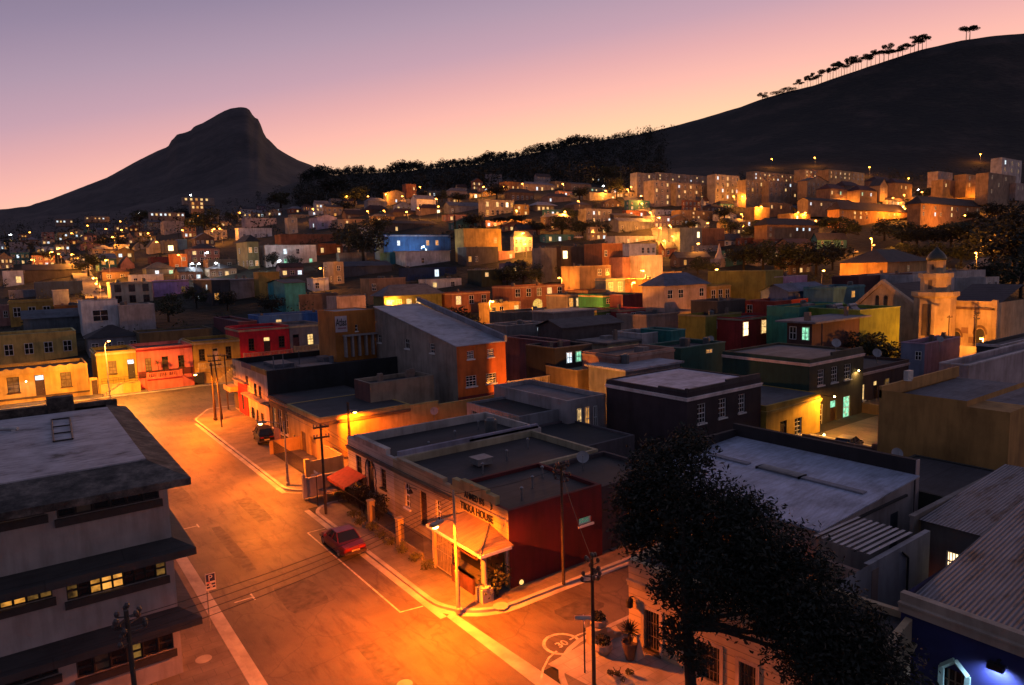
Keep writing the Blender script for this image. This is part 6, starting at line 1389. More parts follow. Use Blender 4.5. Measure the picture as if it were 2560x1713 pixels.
B(3, 1080, 1400, 1672, 745, 835, (.5, .28, .1), 'long low building with broad dark roof and lit end wall behind the minaret', (5, 1, '..m..'), None, roof='hip', rh=3.6, roofcol=(.05, .045, .045), over=.8, d=185)
B(3, 188, 576, 696, 806, 965, (.2, .19, .04), 'big blank olive building beside the street lamp', None, None, d=150)
B(3, 628, 634, 858, 848, 968, (.42, .28, .48), 'lilac house right of the big olive building', (3, 1, '.d.'), d=152)
B(3, 722, 730, 1000, 945, 1000, (.12, .16, .26), 'low blue house in front of the lilac house', None, roof='gx', rh=1.3, roofcol=(.13, .16, .24), d=132)
B(3, 985, 1035, 1245, 912, 1020, (.1, .24, .28), 'turquoise house with an orange lit slit', (4, 1, '..o.'), d=128, cornice=(.12, .3, .32), cz=.5)
B(3, 1200, 1204, 1565, 842, 960, (.1, .035, .035), 'dark maroon walled house left of the minaret', None, d=150)
B(3, 1568, 1572, 2060, 828, 970, (.46, .41, .40), 'long white walled house behind the minaret', None, d=150, L=10)
B(3, 2058, 2062, 2152, 850, 970, (.46, .41, .38), 'white end house with two dark windows right of the minaret', (2, 1, 'dd', 1.2), d=146)
B(3, 178, 200, 342, 905, 1035, (.56, .36, .1), 'bright yellow house with three sash windows right of the slate hip', (3, 1, 'ddd', 1.2), d=150, cornice=(.6, .42, .15), cz=.4)
B(3, 342, 345, 412, 912, 990, (.4, .16, .07), 'small orange shuttered house beside the bright yellow house', (2, 1, 'dd'), d=158)
B(3, -110, -105, 178, 905, 1118, (.46, .34, .28), 'pale two storey house with slate blue hipped roof', (4, 2, '....dd.d', 1.2), roof='hip', rh=2.5, roofcol=(.12, .14, .2), over=.8, d=140)
B(3, 168, 172, 412, 1108, 1232, (.3, .26, .04), 'mustard terrace house with balcony under a dark upper storey', (4, 1, '.d..', 1.1), d=118, cornice=(.4, .32, .14), cz=.2)
B(3, 248, 252, 440, 1012, 1108, (.07, .055, .045), 'dark recessed upper storey above the mustard terrace', None, d=124)
B(3, 408, 412, 652, 1120, 1285, (.42, .035, .03), 'red terrace house with lit yellow doorway and lamp', (4, 1, 'Y.y.', 1.3), d=116, cornice=(.55, .38, .26), cz=.5)
B(3, 438, 642, 905, 1012, 1140, (.45, .06, .03), 'red orange upper house with dark balcony windows', None, (3, 1, 'd.d', 1.5), d=126)
B(3, 715, 1212, 1482, 1072, 1240, (.2, .26, .03), 'lime green house wall beside the roof with solar panels', None, None, d=106, L=14, rot=-.12)
B(3, 722, 890, 1210, 1155, 1310, (.11, .05, .04), 'brown house with wide slate veranda roof and lit door post', None, (2, 1, 'gd', 1.4), d=98, roof='slab', roofcol=(.2, .21, .25), over=1.2)
B(3, 800, 806, 1110, 1050, 1110, (.03, .2, .16), 'jade green flat upper storey with solar water heaters', None, d=112)
B(3, 1490, 1650, 1888, 1300, 1440, (.3, .17, .24), 'lilac plaster house with dark roof left of the mosque steps', None, (2, 1, 'd.'), lcol=(.22, .25, .34), d=92)
B(3, -108, -60, 36, 1212, 1345, (.02, .17, .16), 'teal cube house behind the jade garden walls', None, d=100)
B(3, 0, 5, 305, 1330, 1400, (.02, .09, .07), 'low dark green garden house left of the charcoal roof', (4, 1, '..o.'), d=88)
# --- roofs and yards between the orange warehouse and the plum house
B(2, 1120, 1450, 1560, 1290, 1480, (.12, .05, .065), 'mauve brick house with white lit window and low white balustrade', (2, 1, '..'), (4, 1, '.w..'), d=90, lcol=(.16, .075, .095))
mb_ = HOUSES[-1][0]; baluster_wall(mb_, -9.5, .2, -2.6, -1.0, .1, (.5, .42, .34), 5)
B(2, 1450, 1454, 1705, 1330, 1470, (.035, .032, .03), 'dark courtyard house with green lit glass doors', (4, 1, '.wg.', 1.6), d=86)
B(2, 1800, 1806, 2020, 1300, 1365, (.3, .28, .2), 'low roof room with long yellow lit glazing', (4, 1, 'Y.Yy', 1.9), d=96, roof='slab', roofcol=(.16, .15, .15))
B(2, 2035, 2040, 2192, 1232, 1350, (.42, .38, .38), 'white wall house with dark roof left of the teal cube', None, d=100)
B(2, 1868, 1872, 2258, 1375, 1470, (.4, .22, .16), 'pinkish parapet house before the teal cube house', None, d=80, cornice=(.45, .3, .24), cz=.5)
B(2, 1120, 1124, 1400, 1180, 1240, (.2, .2, .2), 'low grey roofed yard house right of the clipped dome tree', (3, 1, '..w'), d=108, roofcol=ROOF_GREY)
B(2, 1440, 1444, 1720, 1090, 1180, (.2, .18, .18), 'flat roofed garage with long pale roof sheets', None, d=118, roof='slab', roofcol=(.4, .34, .32))
B(2, 1130, 1134, 1440, 1090, 1130, (.12, .11, .1), 'low dark parapet house below the lit yellow house', None, d=128)
B(2, 1500, 1504, 1900, 1190, 1290, (.09, .075, .075), 'dim brown roofed row in the yards', None, d=104, roof='gx', rh=1.0, roofcol=(.1, .085, .085))
B(0, 1330, 1420, 1516, 1000, 1110, (.36, .32, .32), 'whitewashed yard house with flat grey roof and two amber windows', (5, 1, '.yod.', 1.2), None, d=64, L=12, roofcol=(.14, .15, .18))
B(0, 1560, 1564, 1700, 928, 980, (.2, .2, .22), 'pale flat roof behind the plum house', None, d=76, roof='slab', roofcol=(.45, .44, .5))
B(0, 1440, 1444, 1560, 928, 965, (.2, .14, .08), 'brown parapet house with slate roof left of the plum house', None, d=82, roofcol=(.16, .17, .2))
B(0, 893, 932, 1090, 956, 1110, (.28, .22, .16), 'beige yard house with a bright white lit window', (4, 1, '.d.w'), (1, 1, 'd'), d=71, lcol=(.12, .05, .045), roofcol=(.035, .035, .04), cat='house')
B(0, 860, 862, 960, 872, 905, (.11, .085, .07), 'brown walled flat house below the advertisement wing', None, d=92, roof='slab', roofcol=(.26, .23, .25))
# ================================================================== nearest labelled house, for lamps and trees
def near_house(p, skip=()):
    best = None; a = proj(p)
    for o, lb, W, L, h in HOUSES:
        q = o.location+Matrix.Rotation(o.rotation_euler.z, 3, 'Z') @ Vector((W/2, 0, h/2)); b_ = proj(q)
        if b_[2] < 1: continue
        s_ = abs(a[0]-b_[0])+abs(a[1]-b_[1])+abs(a[2]-b_[2])*.4
        if lb in skip: s_ *= 3
        if best is None or s_ < best[0]: best = (s_, lb, a[0]-b_[0], a[1]-b_[1])
    return best
_used = set()
def rel_label(head, p):
    skip = set()
    for _ in range(12):
        s_, lb, dx, dy = near_house(p, skip)
        words = lb.split()
        lb2 = ' '.join(words[:16-len(head.split())-3])
        side = ('left of' if dx < -14 else 'right of' if dx > 14 else 'above' if dy < 0 else 'below')
        t = '%s %s the %s' % (head, side, lb2)
        while t.split()[-1] in ('and', 'with', 'of', 'the', 'a', 'by', 'on', 'in', 'under', 'at', 'one', 'its', 'dark', 'pale', 'two', 'cold', 'small', 'beside', 'behind', 'between', 'from', 'right', 'left', 'long', 'white', 'lit', 'wide', 'three', 'grey', 'above', 'below', 'to', 'slate', 'warm', 'greenish', 'bright', 'low', 'orange', 'cream', 'square', 'overhanging', 'shallow', 'yellow'): t = t.rsplit(' ', 1)[0]
        if t not in _used: _used.add(t); return t
        skip.add(lb)
    return t
SOD = (1.0, .155, .002); SODF = (1.0, .31, .03); WARM = (1, .5, .12); COLD = (.75, .9, 1.0)
BULB = emit((1, .45, .09), 30, 'sodium_bulb'); BULBN = emit((1, .33, .035), 11, 'sodium_bulb'); BULBW = emit((.85, .95, 1), 34, 'cold_bulb')
# far street lamps: column, row of the lamp, mast height, light energy
FARL = {1: [(715, 730, 8, 5200), (760, 575, 8, 2500), (1447, 520, 8, 2500), (1058, 608, 7, 1500), (400, 650, 8, 4200), (485, 692, 8, 3500), (527, 718, 7, 2500), (350, 675, 8, 2500), (630, 850, 8, 4500), (650, 888, 5, 3000), (215, 728, 8, 1500), (2115, 385, 8, 2000), (1205, 695, 7, 1600), (1620, 410, 8, 1200), (2165, 785, 7, 1600), (715, 520, 8, 1500), (1400, 680, -6, 300), (1300, 755, -5, 200), (1345, 755, -5, 200), (1460, 750, -5, 250), (1890, 735, -5, 900), (70, 560, -8, 700), (935, 413, -8, 500), (1290, 292, -8, 500)],
        2: [(1190, 395, 8, 8500), (1520, 403, 8, 4500), (1232, 215, 8, 2600), (970, 235, 8, 2600), (1505, 215, 8, 2600), (2050, 800, 8, 5200), (1988, 880, 7, 4200), (1720, 1060, 6, 5200), (1032, 1008, 8, 8000), (360, 1005, 5, 1600), (30, 1055, 5, 2200), (1943, 253, 8, 4200), (2035, 297, 8, 3200), (2040, 347, 8, 3200), (2095, 408, 8, 4200), (2158, 443, 8, 5200), (2228, 495, 8, 5200), (2313, 550, 8, 5200), (1240, 548, 8, 4200), (310, 285, 8, 2500), (185, 400, 7, 1500), (665, 368, 7, 1500), (1780, 230, -6, 700), (563, 640, -6, 800), (1117, 330, -6, 1200), (1800, 130, 8, 5500), (1250, 620, 7, 2600), (45, 300, 8, 800), (1480, 850, 6, 2000)],
        3: [(620, 48, 8, 2200), (910, 38, 8, 2600), (1280, 103, 8, 2200), (2030, 15, 8, 2200), (1508, 367, 9, 9500), (1520, 382, 6, 2500), (1925, 428, 8, 6500), (2080, 325, 8, 4200), (1290, 583, 8, 5200), (1310, 628, 6, 2200), (972, 800, 8, 4200), (250, 792, 7, 6500), (493, 943, 7, 11000), (460, 1170, 4, 1600), (187, 480, 8, 3600), (548, 368, 8, 3600), (1545, 178, 8, 2600), (1515, 290, 8, 2600), (1440, 310, 8, 2600), (1828, 168, 8, 3200), (2003, 200, 8, 3600), (2010, 228, 7, 2600), (1888, 240, 8, 2600), (955, 222, 8, 4200), (990, 228, 8, 3600), (285, 180, 7, 2600), (370, 262, 8, 2600), (520, 265, 8, 3600), (415, 420, 8, 1600), (362, 300, 8, 2600), (1135, 330, 7, 2600), (845, 410, 7, 2600), (2248, 313, 8, 2200), (1998, 680, 9, 6500), (1130, 140, 7, 2600), (1075, 140, 7, 2600), (1795, 240, -6, 700), (1610, 255, -6, 700), (125, 618, 7, 1600), (420, 300, 7, 1800), (583, 292, 7, 2200), (1085, 195, 7, 1500), (715, 243, 7, 1800)]}
def lamp_depth(x, y, hgt):
    best = (1e9, 150)
    d = 100.0
    while d < 700:
        e = abs(ty(x, d)-hgt*F/d-y)
        if e < best[0]: best = (e, d)
        d *= 1.004
    return best[1]
def mast(head, base, arm, name, label, cold=False, group='street lamps on the hillside', bulb_r=.3, energy=0, cat='street lamp'):
    """base on the ground; lamp at head, reached by a short bracket"""
    o = thing(name, label, cat, base, 0, group)
    h = Vector(head)-Vector(base)
    k = MB(); k.cyl((arm, 0, -1), (arm, 0, h.z+.1), .09, .06, 6); k.build('pole', STEEL, o)
    k = MB(); k.cyl((arm, 0, h.z-.1), (0, 0, h.z+.15), .04, .04, 5); k.build('bracket', STEEL, o)
    k = MB(); k.box(-.32, .32, -.14, .14, h.z+.06, h.z+.2); hd = k.build('lamp_head', STEEL, o)
    k = MB(); k.ball((0, 0, h.z-.06), bulb_r, 8, 5, 0, .55); k.build('bulb', BULBW if cold else BULBN, hd)
    if energy: 
        l = bpy.data.lights.new('street_light', 'POINT'); l.energy = energy; l.color = COLD if cold else SODF; l.shadow_soft_size = .2
        ob = bpy.data.objects.new('street_light', l); COL.objects.link(ob); ob.location = (0, 0, h.z-.3-bulb_r*.6); ob.parent = hd
    return o
for v in (1, 2, 3):
    for (zx, zy, hgt, en) in FARL[v]:
        x, y = vp(v, zx, zy); cold = hgt < 0; hgt = abs(hgt)
        d = lamp_depth(x, y, hgt)
        p = PD(x, y, d); gp = gz(x, d)
        base = Vector((p.x, p.y, min(gp.z, p.z-3)))
        r_ = .16+.00105*d
        mast(p, base, .9 if rnd.random() < .5 else -.9, 'street_lamp', rel_label('cold white lamp' if cold else 'orange street lamp', p), cold, bulb_r=r_, energy=en*2.6)
rl = random.Random(77)  # extra street lamps added at random places over the slope
for i in range(34):
    x = rl.uniform(880, 2330) if i < 24 else rl.uniform(60, 700); d = rl.uniform(230, 500) if i < 24 else rl.uniform(260, 620)
    gp = gz(x, d); hl = rl.uniform(5.5, 7.5); p = gp+Vector((0, 0, hl))
    mast(p, gp, .8, 'street_lamp', rel_label('orange street lamp', p), False, bulb_r=.16+.001*d, energy=rl.uniform(2500, 6000))
# ================================================================== near street lamps and poles
def near_lamp(label, base, top, head, energy, pole_mat=STEEL, thick=.085, cat='street lamp', group=None, col=None):
    base = Vector(base); o = thing('street_lamp', label, cat, base, 0, group)
    t = Vector(top)-base; hd = Vector(head)-base
    k = MB(); k.cyl((0, 0, 0), tuple(t*.35), thick*1.35, thick*1.25, 10); k.cyl(tuple(t*.35), tuple(t), thick*.9, thick*.7, 10); k.lathe([(thick*2, 0), (thick*2, .25), (thick*1.4, .3)], 10); k.build('pole', pole_mat, o)
    a0 = t*((hd.z-.15)/t.z) if hd.z < t.z else t
    k = MB(); pts = [a0, a0.lerp(hd, .35)+Vector((0, 0, .22)), a0.lerp(hd, .75)+Vector((0, 0, .24)), hd+Vector((0, 0, .16))]; k.tube([tuple(q) for q in pts], .032, 6); k.build('arm', pole_mat, o)
    k = MB(); dr = (hd-a0); dr.z = 0; dr.normalize(); sd = Vector((-dr.y, dr.x, 0))
    for s0, s1, w0, w1, z0, z1 in ((-.45, -.1, .08, .15, .1, .22), (-.1, .35, .15, .13, .05, .2)):
        a = hd+dr*s0; c = hd+dr*s1
        q = [a-sd*w0, a+sd*w0, c+sd*w1, c-sd*w1]
        i = len(k.v); k.v += [tuple(v+Vector((0, 0, z0))) for v in q]+[tuple(v+Vector((0, 0, z1))) for v in q]
        for f in ((0, 3, 2, 1), (4, 5, 6, 7), (0, 1, 5, 4), (1, 2, 6, 5), (2, 3, 7, 6), (3, 0, 4, 7)): k.f.append(tuple(i+j for j in f)); k.m.append(0)
    lh = k.build('lamp_head', flat((.25, .24, .24), .5, .2), o)
    k = MB(); k.ball(tuple(hd+dr*.08), .17, 10, 6, 0, .6); k.build('bulb', BULB, lh)
    broad(spot('street_light', tuple(hd+dr*.08+Vector((0, 0, -.15))), energy, col or SOD, (0, 0, -1), 172, .3, .14, lh).data, 7.0)
    return o
def head_at(px, py, Y=None, X=None): return onY(px, py, Y) if Y else onX(px, py, X)
LB = P(1147, 1532, .13); LH = onY(1091, 1316, LB.y-.3)
near_lamp('tall street lamp leaning over the road before the corner restaurant veranda', LB, (LB.x-.05, LB.y, 6.7), LH, 11800, flat((.42, .36, .26), .6, .1, .2, 6, 'painted_pole'))
L2 = P(720, 1213, .13); near_lamp('street lamp over the pavement beside the yellow corner house', L2, (L2.x, L2.y, 5.6), onY(653, 1060, L2.y+1.4), 6800, col=(1, .19, .006))
L3 = P(538.6, 1050, .13); near_lamp('street lamp on the braced pole at the street corner island', L3, (L3.x, L3.y, 7.2), onY(490, 937, L3.y-.8), 12000, POLEW, .12)
L4 = P(276, 1004, .13); near_lamp('slim street lamp before the mustard green house', L4, (L4.x, L4.y, 8.2), onY(271, 853, L4.y-1.1), 19000, col=(1, .34, .035))
p5 = onY(885, 1031, 60.2); near_lamp('lamp on a dark timber pole against the yellow boundary wall', (p5.x-.45, 60.5, .0), (p5.x-.45, 60.5, p5.z+1.0), p5, 3600, POLEW, .16)
# wall lamps on the green and brown houses
for nm, px, py, Y, en, col, lb in (('wall_lamp', 2086, 992, GY-3.3, 1700, (1, .42, .05), 'bright yellow wall lamp by the dark green house door'), ('wall_lamp', 2147, 927, 38.4, 150, (1, .6, .2), 'small lamp under the brown house cornice'), ('wall_lamp', 65, 954, RY-1.6, 60, (.9, .9, 1), 'small white garden lamp before the wavy yellow house'), ('wall_lamp', 2060, 1087, 36.0, 25, (1, .5, .1), 'small glow on the mustard cottage fence')):
    p = onY(px, py, Y); o = thing(nm, lb, 'lamp', p, 0)
    k = MB(); k.ball((0, 0, 0), .09, 8, 6); k.build('bulb', emit((1, .7, .25), 30, 'warm_bulb'), o)
    k = MB(); k.box(-.06, .06, .06, 2.9 if en > 1000 else .36, -.03, .03); k.box(-.13, .13, -.13, .13, .1, .14); k.build('bracket', IRON, o)
    wl_l = spot('wall_light', (0, -.05, -.12), en, col, (0, .15, -1), 172, .3, .08, o)
    if en > 1000: broad(wl_l.data, 4.0)
q = P(1303, 1462, .13); o = thing('ground_lamp', 'small round light at the foot of the deep red wall', 'lamp', q); k = MB(); k.ball((0, 0, .16), .15, 10, 6); k.build('globe', emit((1, .55, .15), 1.2, 'globe'), o); k = MB(); k.cyl((0, 0, 0), (0, 0, .06), .1, .08); k.build('base', IRON, o)
# assumed unseen street lamp down the mosque street, added to light the mosque wall
mast(Vector((117, 41, 5.0)), Vector((117, 41, 0)), .8, 'street_lamp', 'assumed street lamp in the lane before the mosque wall', False, None, .2, 10500)
mast(Vector((47.0, 57.5, 3.5)), Vector((47.0, 57.5, 0)), .6, 'street_lamp', 'assumed low street lamp in the lane behind the whitewashed yard house', False, None, .16, 3200)  # assumed unseen lamp, added for the light on the orange end wall and cottage
# timber utility poles with cross arms
def utility(label, base, top, arms=(), insul=True, r=.11, brace=None, cluster=0, dirn=(1, -.12)):
    base = Vector(base); o = thing('utility_pole', label, 'utility pole', base); t = Vector(top)-base
    k = MB(); k.cyl((0, 0, 0), tuple(t), r, r*.75, 9); k.build('pole', POLEW, o)
    dv = Vector((dirn[0], dirn[1], 0)).normalized()
    for z, ln in arms:
        c = t*(z/t.z); k = MB(); a = c-dv*ln/2; b_ = c+dv*ln/2; n_ = Vector((-dv.y, dv.x, 0))*.05
        for s_ in (0,): 
            i = len(k.v); k.v += [tuple(w+Vector((0, 0, dz))) for dz in (-.05, .07) for w in (a-n_*3, b_-n_*3, b_-n_, a-n_)]
            for f in ((0, 3, 2, 1), (4, 5, 6, 7), (0, 1, 5, 4), (1, 2, 6, 5), (2, 3, 7, 6), (3, 0, 4, 7)): k.f.append(tuple(i+j for j in f)); k.m.append(0)
        ca = k.build('cross_arm', POLEW, o)
        k = MB()
        for s_ in (-.46, -.28, .28, .46): w = c+dv*ln*s_-n_*2; k.lathe([(.02, w.z+.07), (.05, w.z+.12), (.06, w.z+.2), (.03, w.z+.26)], 7, w.x, w.y)
        k.build('insulators', flat((.2, .13, .1), .3), ca)
    if cluster:
        k = MB(); rg = random.Random(cluster)
        for i in range(16):
            a = rg.uniform(0, 6.28); z = t.z-.1-rg.uniform(0, 1.2); w = Vector((math.cos(a)*rg.uniform(.2, .5), math.sin(a)*rg.uniform(.2, .5), 0)); w += t*(z/t.z); w.z = z; k.cyl(tuple(t*(z/t.z)), tuple(w), .025, .025, 5); k.lathe([(.03, w.z), (.07, w.z+.05), (.08, w.z+.13), (.04, w.z+.2)], 7, w.x, w.y)
        k.build('insulator_brackets', flat((.07, .055, .05), .4), o)
    if brace:
        k = MB(); k.cyl(tuple(Vector(brace)-base), tuple(t*.72), r*.8, r*.6, 8); k.build('brace_pole', POLEW, o)
    return o
p1 = P(815, 1285, .13); zt1 = (lambda d: H-(1063-yh(805))*d/F)(proj(p1)[2]-1.0)
utility('timber pole with two cross arms beside the red car and garden fence', p1, (p1.x, p1.y, zt1+.1), ((zt1-.25, 1.15), (zt1-1.0, 1.15)), r=.1)
p2 = P(1409, 1461, .13); zt2 = H-(1152-yh(1405))*(proj(p2)[2]-.8)/F
utility('lit timber pole standing before the deep red side wall', p2, (p2.x, p2.y, zt2), ((zt2-.3, .9),), r=.09, cluster=4)
p3 = P(571, 1024, .13); utility('slim pole at the far side of the corner island', p3, (p3.x, p3.y, 7.4), ((7.1, .8),), r=.1)
p4 = P(545, 1052, .13); p4b = P(555, 1068, .13); utility('braced pole with stacked cross arms at the corner island', (p4.x+.6, p4.y+.4, .13), (p4.x+.2, p4.y+.4, 8.2), ((7.9, 1.5), (7.3, 1.5), (6.8, 1.3)), r=.1, brace=p4b)
p6 = PD(1488, 1790, 27.5); p6.z = .13; p6 = P(1486, 1752, .13); zt6 = H-(1372-yh(1478))*(proj((p6.x, p6.y, 5))[2])/F
utility('dark pole with insulator cluster at the near pavement corner', p6, (p6.x-.02, p6.y, zt6), (), r=.085, cluster=6)
p7 = PD(322, 1600, 20.8); zt7 = PD(313, 1522, 20.8).z; p7.z = -.02
utility('dark pole with bushy insulators in front of the left flats', (p7.x+.1, p7.y, -.02), (p7.x, p7.y, zt7), (), r=.09, cluster=9)
for i, (px, pb, pt, dd, lb) in enumerate([(2436, 905, 778, 111, 'pole with insulators before the mosque windows'), (2370, 862, 788, 110, 'thin pole before the mosque door arch'), (2052, 945, 808, 86, 'pale post on the roof terrace beside the brown veranda')]):
    b_ = PD(px, pb, dd); t_ = PD(px, pt, dd); utility(lb, (b_.x, b_.y, b_.z), (b_.x, b_.y, t_.z), ((t_.z-b_.z-.3, 1.6),) if i < 2 else (), r=.1, cluster=3 if i == 0 else 0)
# wires
def wire(a, c, sag, name='overhead_wire', label=None, r=.012):
    a = Vector(a); c = Vector(c); k = MB(); n = 14; pts = []
    for i in range(n+1): t = i/n; q = a.lerp(c, t); q.z -= sag*4*t*(1-t); pts.append(tuple(q-a))
    k.tube(pts, r, 4); return tag(k.build(name, IRON, loc=a), label, 'wire', 'overhead wires')
A0 = Vector((p7.x, p7.y, zt7)); T0 = Vector((LB.x-.05, LB.y, 6.5))
for i in range(4): wire(A0+Vector((.1, 0, -.25-.28*i)), T0+Vector((0, .1, -.1-.2*i)), .35, label='%s wire from the left pole across the road to the restaurant lamp' % ['topmost', 'second', 'third', 'lowest'][i])
U0 = Vector((p1.x, p1.y, zt1)); V0 = Vector((p4.x, p4.y, 7.4))
for i in range(3): wire(T0+Vector((0, 0, -.2*i)), U0+Vector((.3-.3*i, 0, -.2-.4*(i > 1))), .3, label='%s wire from the restaurant lamp to the cross arm pole' % ['upper', 'middle', 'lower'][i])
for i in range(3): wire(U0+Vector((.4-.4*i, 0, -.2)), V0+Vector((.4-.4*i, 0, 0)), .5, label='%s wire along the street from cross arm pole to corner island' % ['near', 'middle', 'far'][i])
wire(T0, Vector((p2.x, p2.y, zt2-.3)), .2, label='short wire from the restaurant lamp to the pole by the red wall'); wire(U0, Vector((YX+1.2, YY, 4.0)), .2, label='service wire from the cross arm pole to the yellow house'); wire(V0, Vector((p3.x, p3.y, 7.1)), .1, label='wire joining the two corner island poles')
wire(Vector((p6.x, p6.y, zt6-.3)), Vector((p2.x, p2.y, zt2-.5)), .2, label='wire from the near dark pole to the pole by the red wall')
for px, py, w_, h_, lb in ((1243, 1492, 1.5, 1.7, 'leafy potted plant under the veranda end by the deep red wall'), (1222, 1478, .9, 1.1, 'small dark plant between veranda column and potted plant')):
    q = P(px, py, .13); shrub('potted_plant', lb, 'plant', q, w_, h_, 420, .09, LEAF, None, px)
# ================================================================== signs
s0 = P(526, 1577, .13); o = thing('parking_sign', 'white and blue parking sign with letter P on a thin post at the left kerb', 'sign', s0)
k = MB(); k.cyl((0, 0, 0), (0, 0, 3.0), .032, .032, 8); k.build('post', STEEL, o)
k = MB(); k.box(-.05, .42, -.07, -.04, 2.12, 2.98); bd = k.build('board', flat((.62, .58, .52), .5, 0, .08, 4, 'sign_white'), o)
BLU = flat((.015, .018, .07), .5, 0, .1, 4, 'sign_blue')
k = MB(); k.box(-.02, .39, -.076, -.071, 2.58, 2.95); k.box(-.02, .39, -.076, -.071, 2.38, 2.47); k.box(-.02, .39, -.076, -.071, 2.23, 2.32); k.build('blue_panel', BLU, bd)
SW = flat((.7, .66, .58), .5, 0, .05, 4, 'sign_letter_white')
text_mb('P', .42, frameM((.07, -.077, 2.62), (1, 0, 0), (0, 0, 1)), .002).build('letter', SW, bd)
k = MB(); k.box(.1, .22, -.08, -.0765, 2.4, 2.45); k.box(.14, .26, -.08, -.0765, 2.25, 2.3); k.build('vehicle_symbols', SW, bd); k = MB(); k.box(.02, .15, -.075, -.071, 2.49, 2.56); k.build('red_mark', flat((.6, .12, .1), .5), bd)
for px, py, top, lb, rz in ((1462, 1682, 1556, 'street name sign with pale thin board near the dark pole', .9), (795, 1264, 1186, 'street name sign with thin board at the lane corner', .0)):
    q = P(px, py, .13); d_ = proj(q)[2]; zz = H-(top-yh(px))*(d_-.6)/F; o = thing('street_sign', lb, 'street sign', q, rz)
    k = MB(); k.cyl((0, 0, 0), (0, 0, zz-.13), .03, .03, 7); k.build('post', IRON, o); k = MB(); k.box(-.4, .4, -.015, .015, zz-.22, zz-.06); k.build('board', flat((.6, .58, .52), .5), o); k = MB(); k.box(-.02, .02, -.4, .4, zz-.06, zz+.1); k.build('cross_board', flat((.6, .58, .52), .5), o)
# ================================================================== cars
def car(label, loc, rz, col, hatch=False, name='parked_car', suv=False):
    o = thing(name, label, 'car', loc, rz); PA = flat(col, .28, .25, .12, 2, 'car_paint'); Lc = 4.3; hw = .81; zs = .12 if suv else 0
    st = [(0, .42, .70, .66), (.06, .34, .82, .74), (.5, .22, .86, .80), (1.1, .20, .88, .82), (2.9, .20, .86, .82), (3.7, .22, .78, .78), (4.15, .30, .68, .70), (4.3, .42, .58, .60)]
    k = MB(); i0 = 0
    for (y, z0, z1, w) in st:
        z1 += zs; k.v += [(-w*.93, y, z0), (w*.93, y, z0), (w, y, z0+.14), (w*1.0, y, z1-.18), (w*.93, y, z1), (-w*.93, y, z1), (-w, y, z1-.18), (-w, y, z0+.14)]
    n = len(st)
    for a in range(n-1):
        for j in range(8): k.f.append((a*8+j, a*8+(j+1) % 8, (a+1)*8+(j+1) % 8, (a+1)*8+j)); k.m.append(0)
    k.f.append(tuple(range(7, -1, -1))); k.m.append(0); k.f.append(tuple((n-1)*8+j for j in range(8))); k.m.append(0)
    k.build('body', PA, o, smooth=False)
    t0 = .25 if (hatch or suv) else .95; zb = .86+zs; zr = 1.34+zs*2.2
    k = MB(); b = [(-.74, t0, zb), (.74, t0, zb), (.74, 3.1, zb-.02), (-.74, 3.1, zb-.02)]; c = [(-.58, t0+(.25 if suv else .55), zr), (.58, t0+(.25 if suv else .55), zr), (.58, 2.35, zr), (-.58, 2.35, zr)]
    for j in range(4): k.poly([b[j], b[(j+1) % 4], c[(j+1) % 4], c[j]])
    k.build('windows', flat((.01, .012, .016), .06, 0, .2, 2, 'car_glass'), o)
    k = MB(); q = [(x*1.02, y, z) for x, y, z in c]; k.poly([(x, y, z+.02) for x, y, z in q]); k.prism([(p[0], p[1]) for p in q], zr-.01, zr+.03)
    for s_ in (-1, 1):
        for (y0, y1) in ((t0, t0+(.25 if suv else .55)), (3.1, 2.35)): k.cyl((s_*.74, y0, zb), (s_*.59, y1, zr), .035, .03, 5)
        k.cyl((s_*.75, (t0+3.1)/2, zb), (s_*.59, 1.75, zr), .03, .03, 5)
    k.build('roof', PA, o)
    for s_ in (-1, 1):
        for y in (.85, 3.45):
            k = MB(); k.cyl((s_*.62, y, .31), (s_*.80, y, .31), .31, .31, 18); w = k.build('wheel', flat((.015, .015, .015), .8, 0, .2, 4, 'tyre'), o); k = MB(); k.cyl((s_*.802, y, .31), (s_*.822, y, .31), .2, .18, 14); k.build('rim', STEEL, w)
        k = MB(); k.box(s_*.46-.2, s_*.46+.2, -.012, .05, .64+zs, .76+zs); k.build('tail_light', flat((.3, .02, .02), .25), o)
        k = MB(); k.box(s_*.45-.14, s_*.45+.14, 4.27, 4.31, .5, .6); k.build('headlight', flat((.6, .6, .6), .15), o)
        k = MB(); k.box(s_*.9-.08, s_*.9+.08, 2.75, 2.87, .86+zs, .98+zs); k.build('wing_mirror', PA, o)
    k = MB(); k.box(-.72, .72, -.07, .06, .36, .52); k.build('rear_bumper', flat((.05, .03, .03), .5), o); k = MB(); k.box(-.7, .7, 4.25, 4.36, .32, .46); k.build('front_bumper', flat((.05, .03, .03), .5), o)
    k = MB(); k.box(-.27, .27, -.085, -.072, .54, .65); k.build('number_plate', flat((.6, .5, .25), .5), o)
    return o
c0_ = P(892, 1396, 0)
car('dark red saloon car parked in the marked bay by the kerb', (15.85, 39.05, .0), 0.0, (.16, .012, .02))
car('black off-road car parked on the dark shop forecourt', (19.9, 71.0, .13), -.12, (.012, .012, .014), suv=True)
cq = P(2100, 1116, .8)
car('small car parked in the lane before the mustard cottage', (cq.x, cq.y, .0), -1.4, (.04, .04, .045), True)
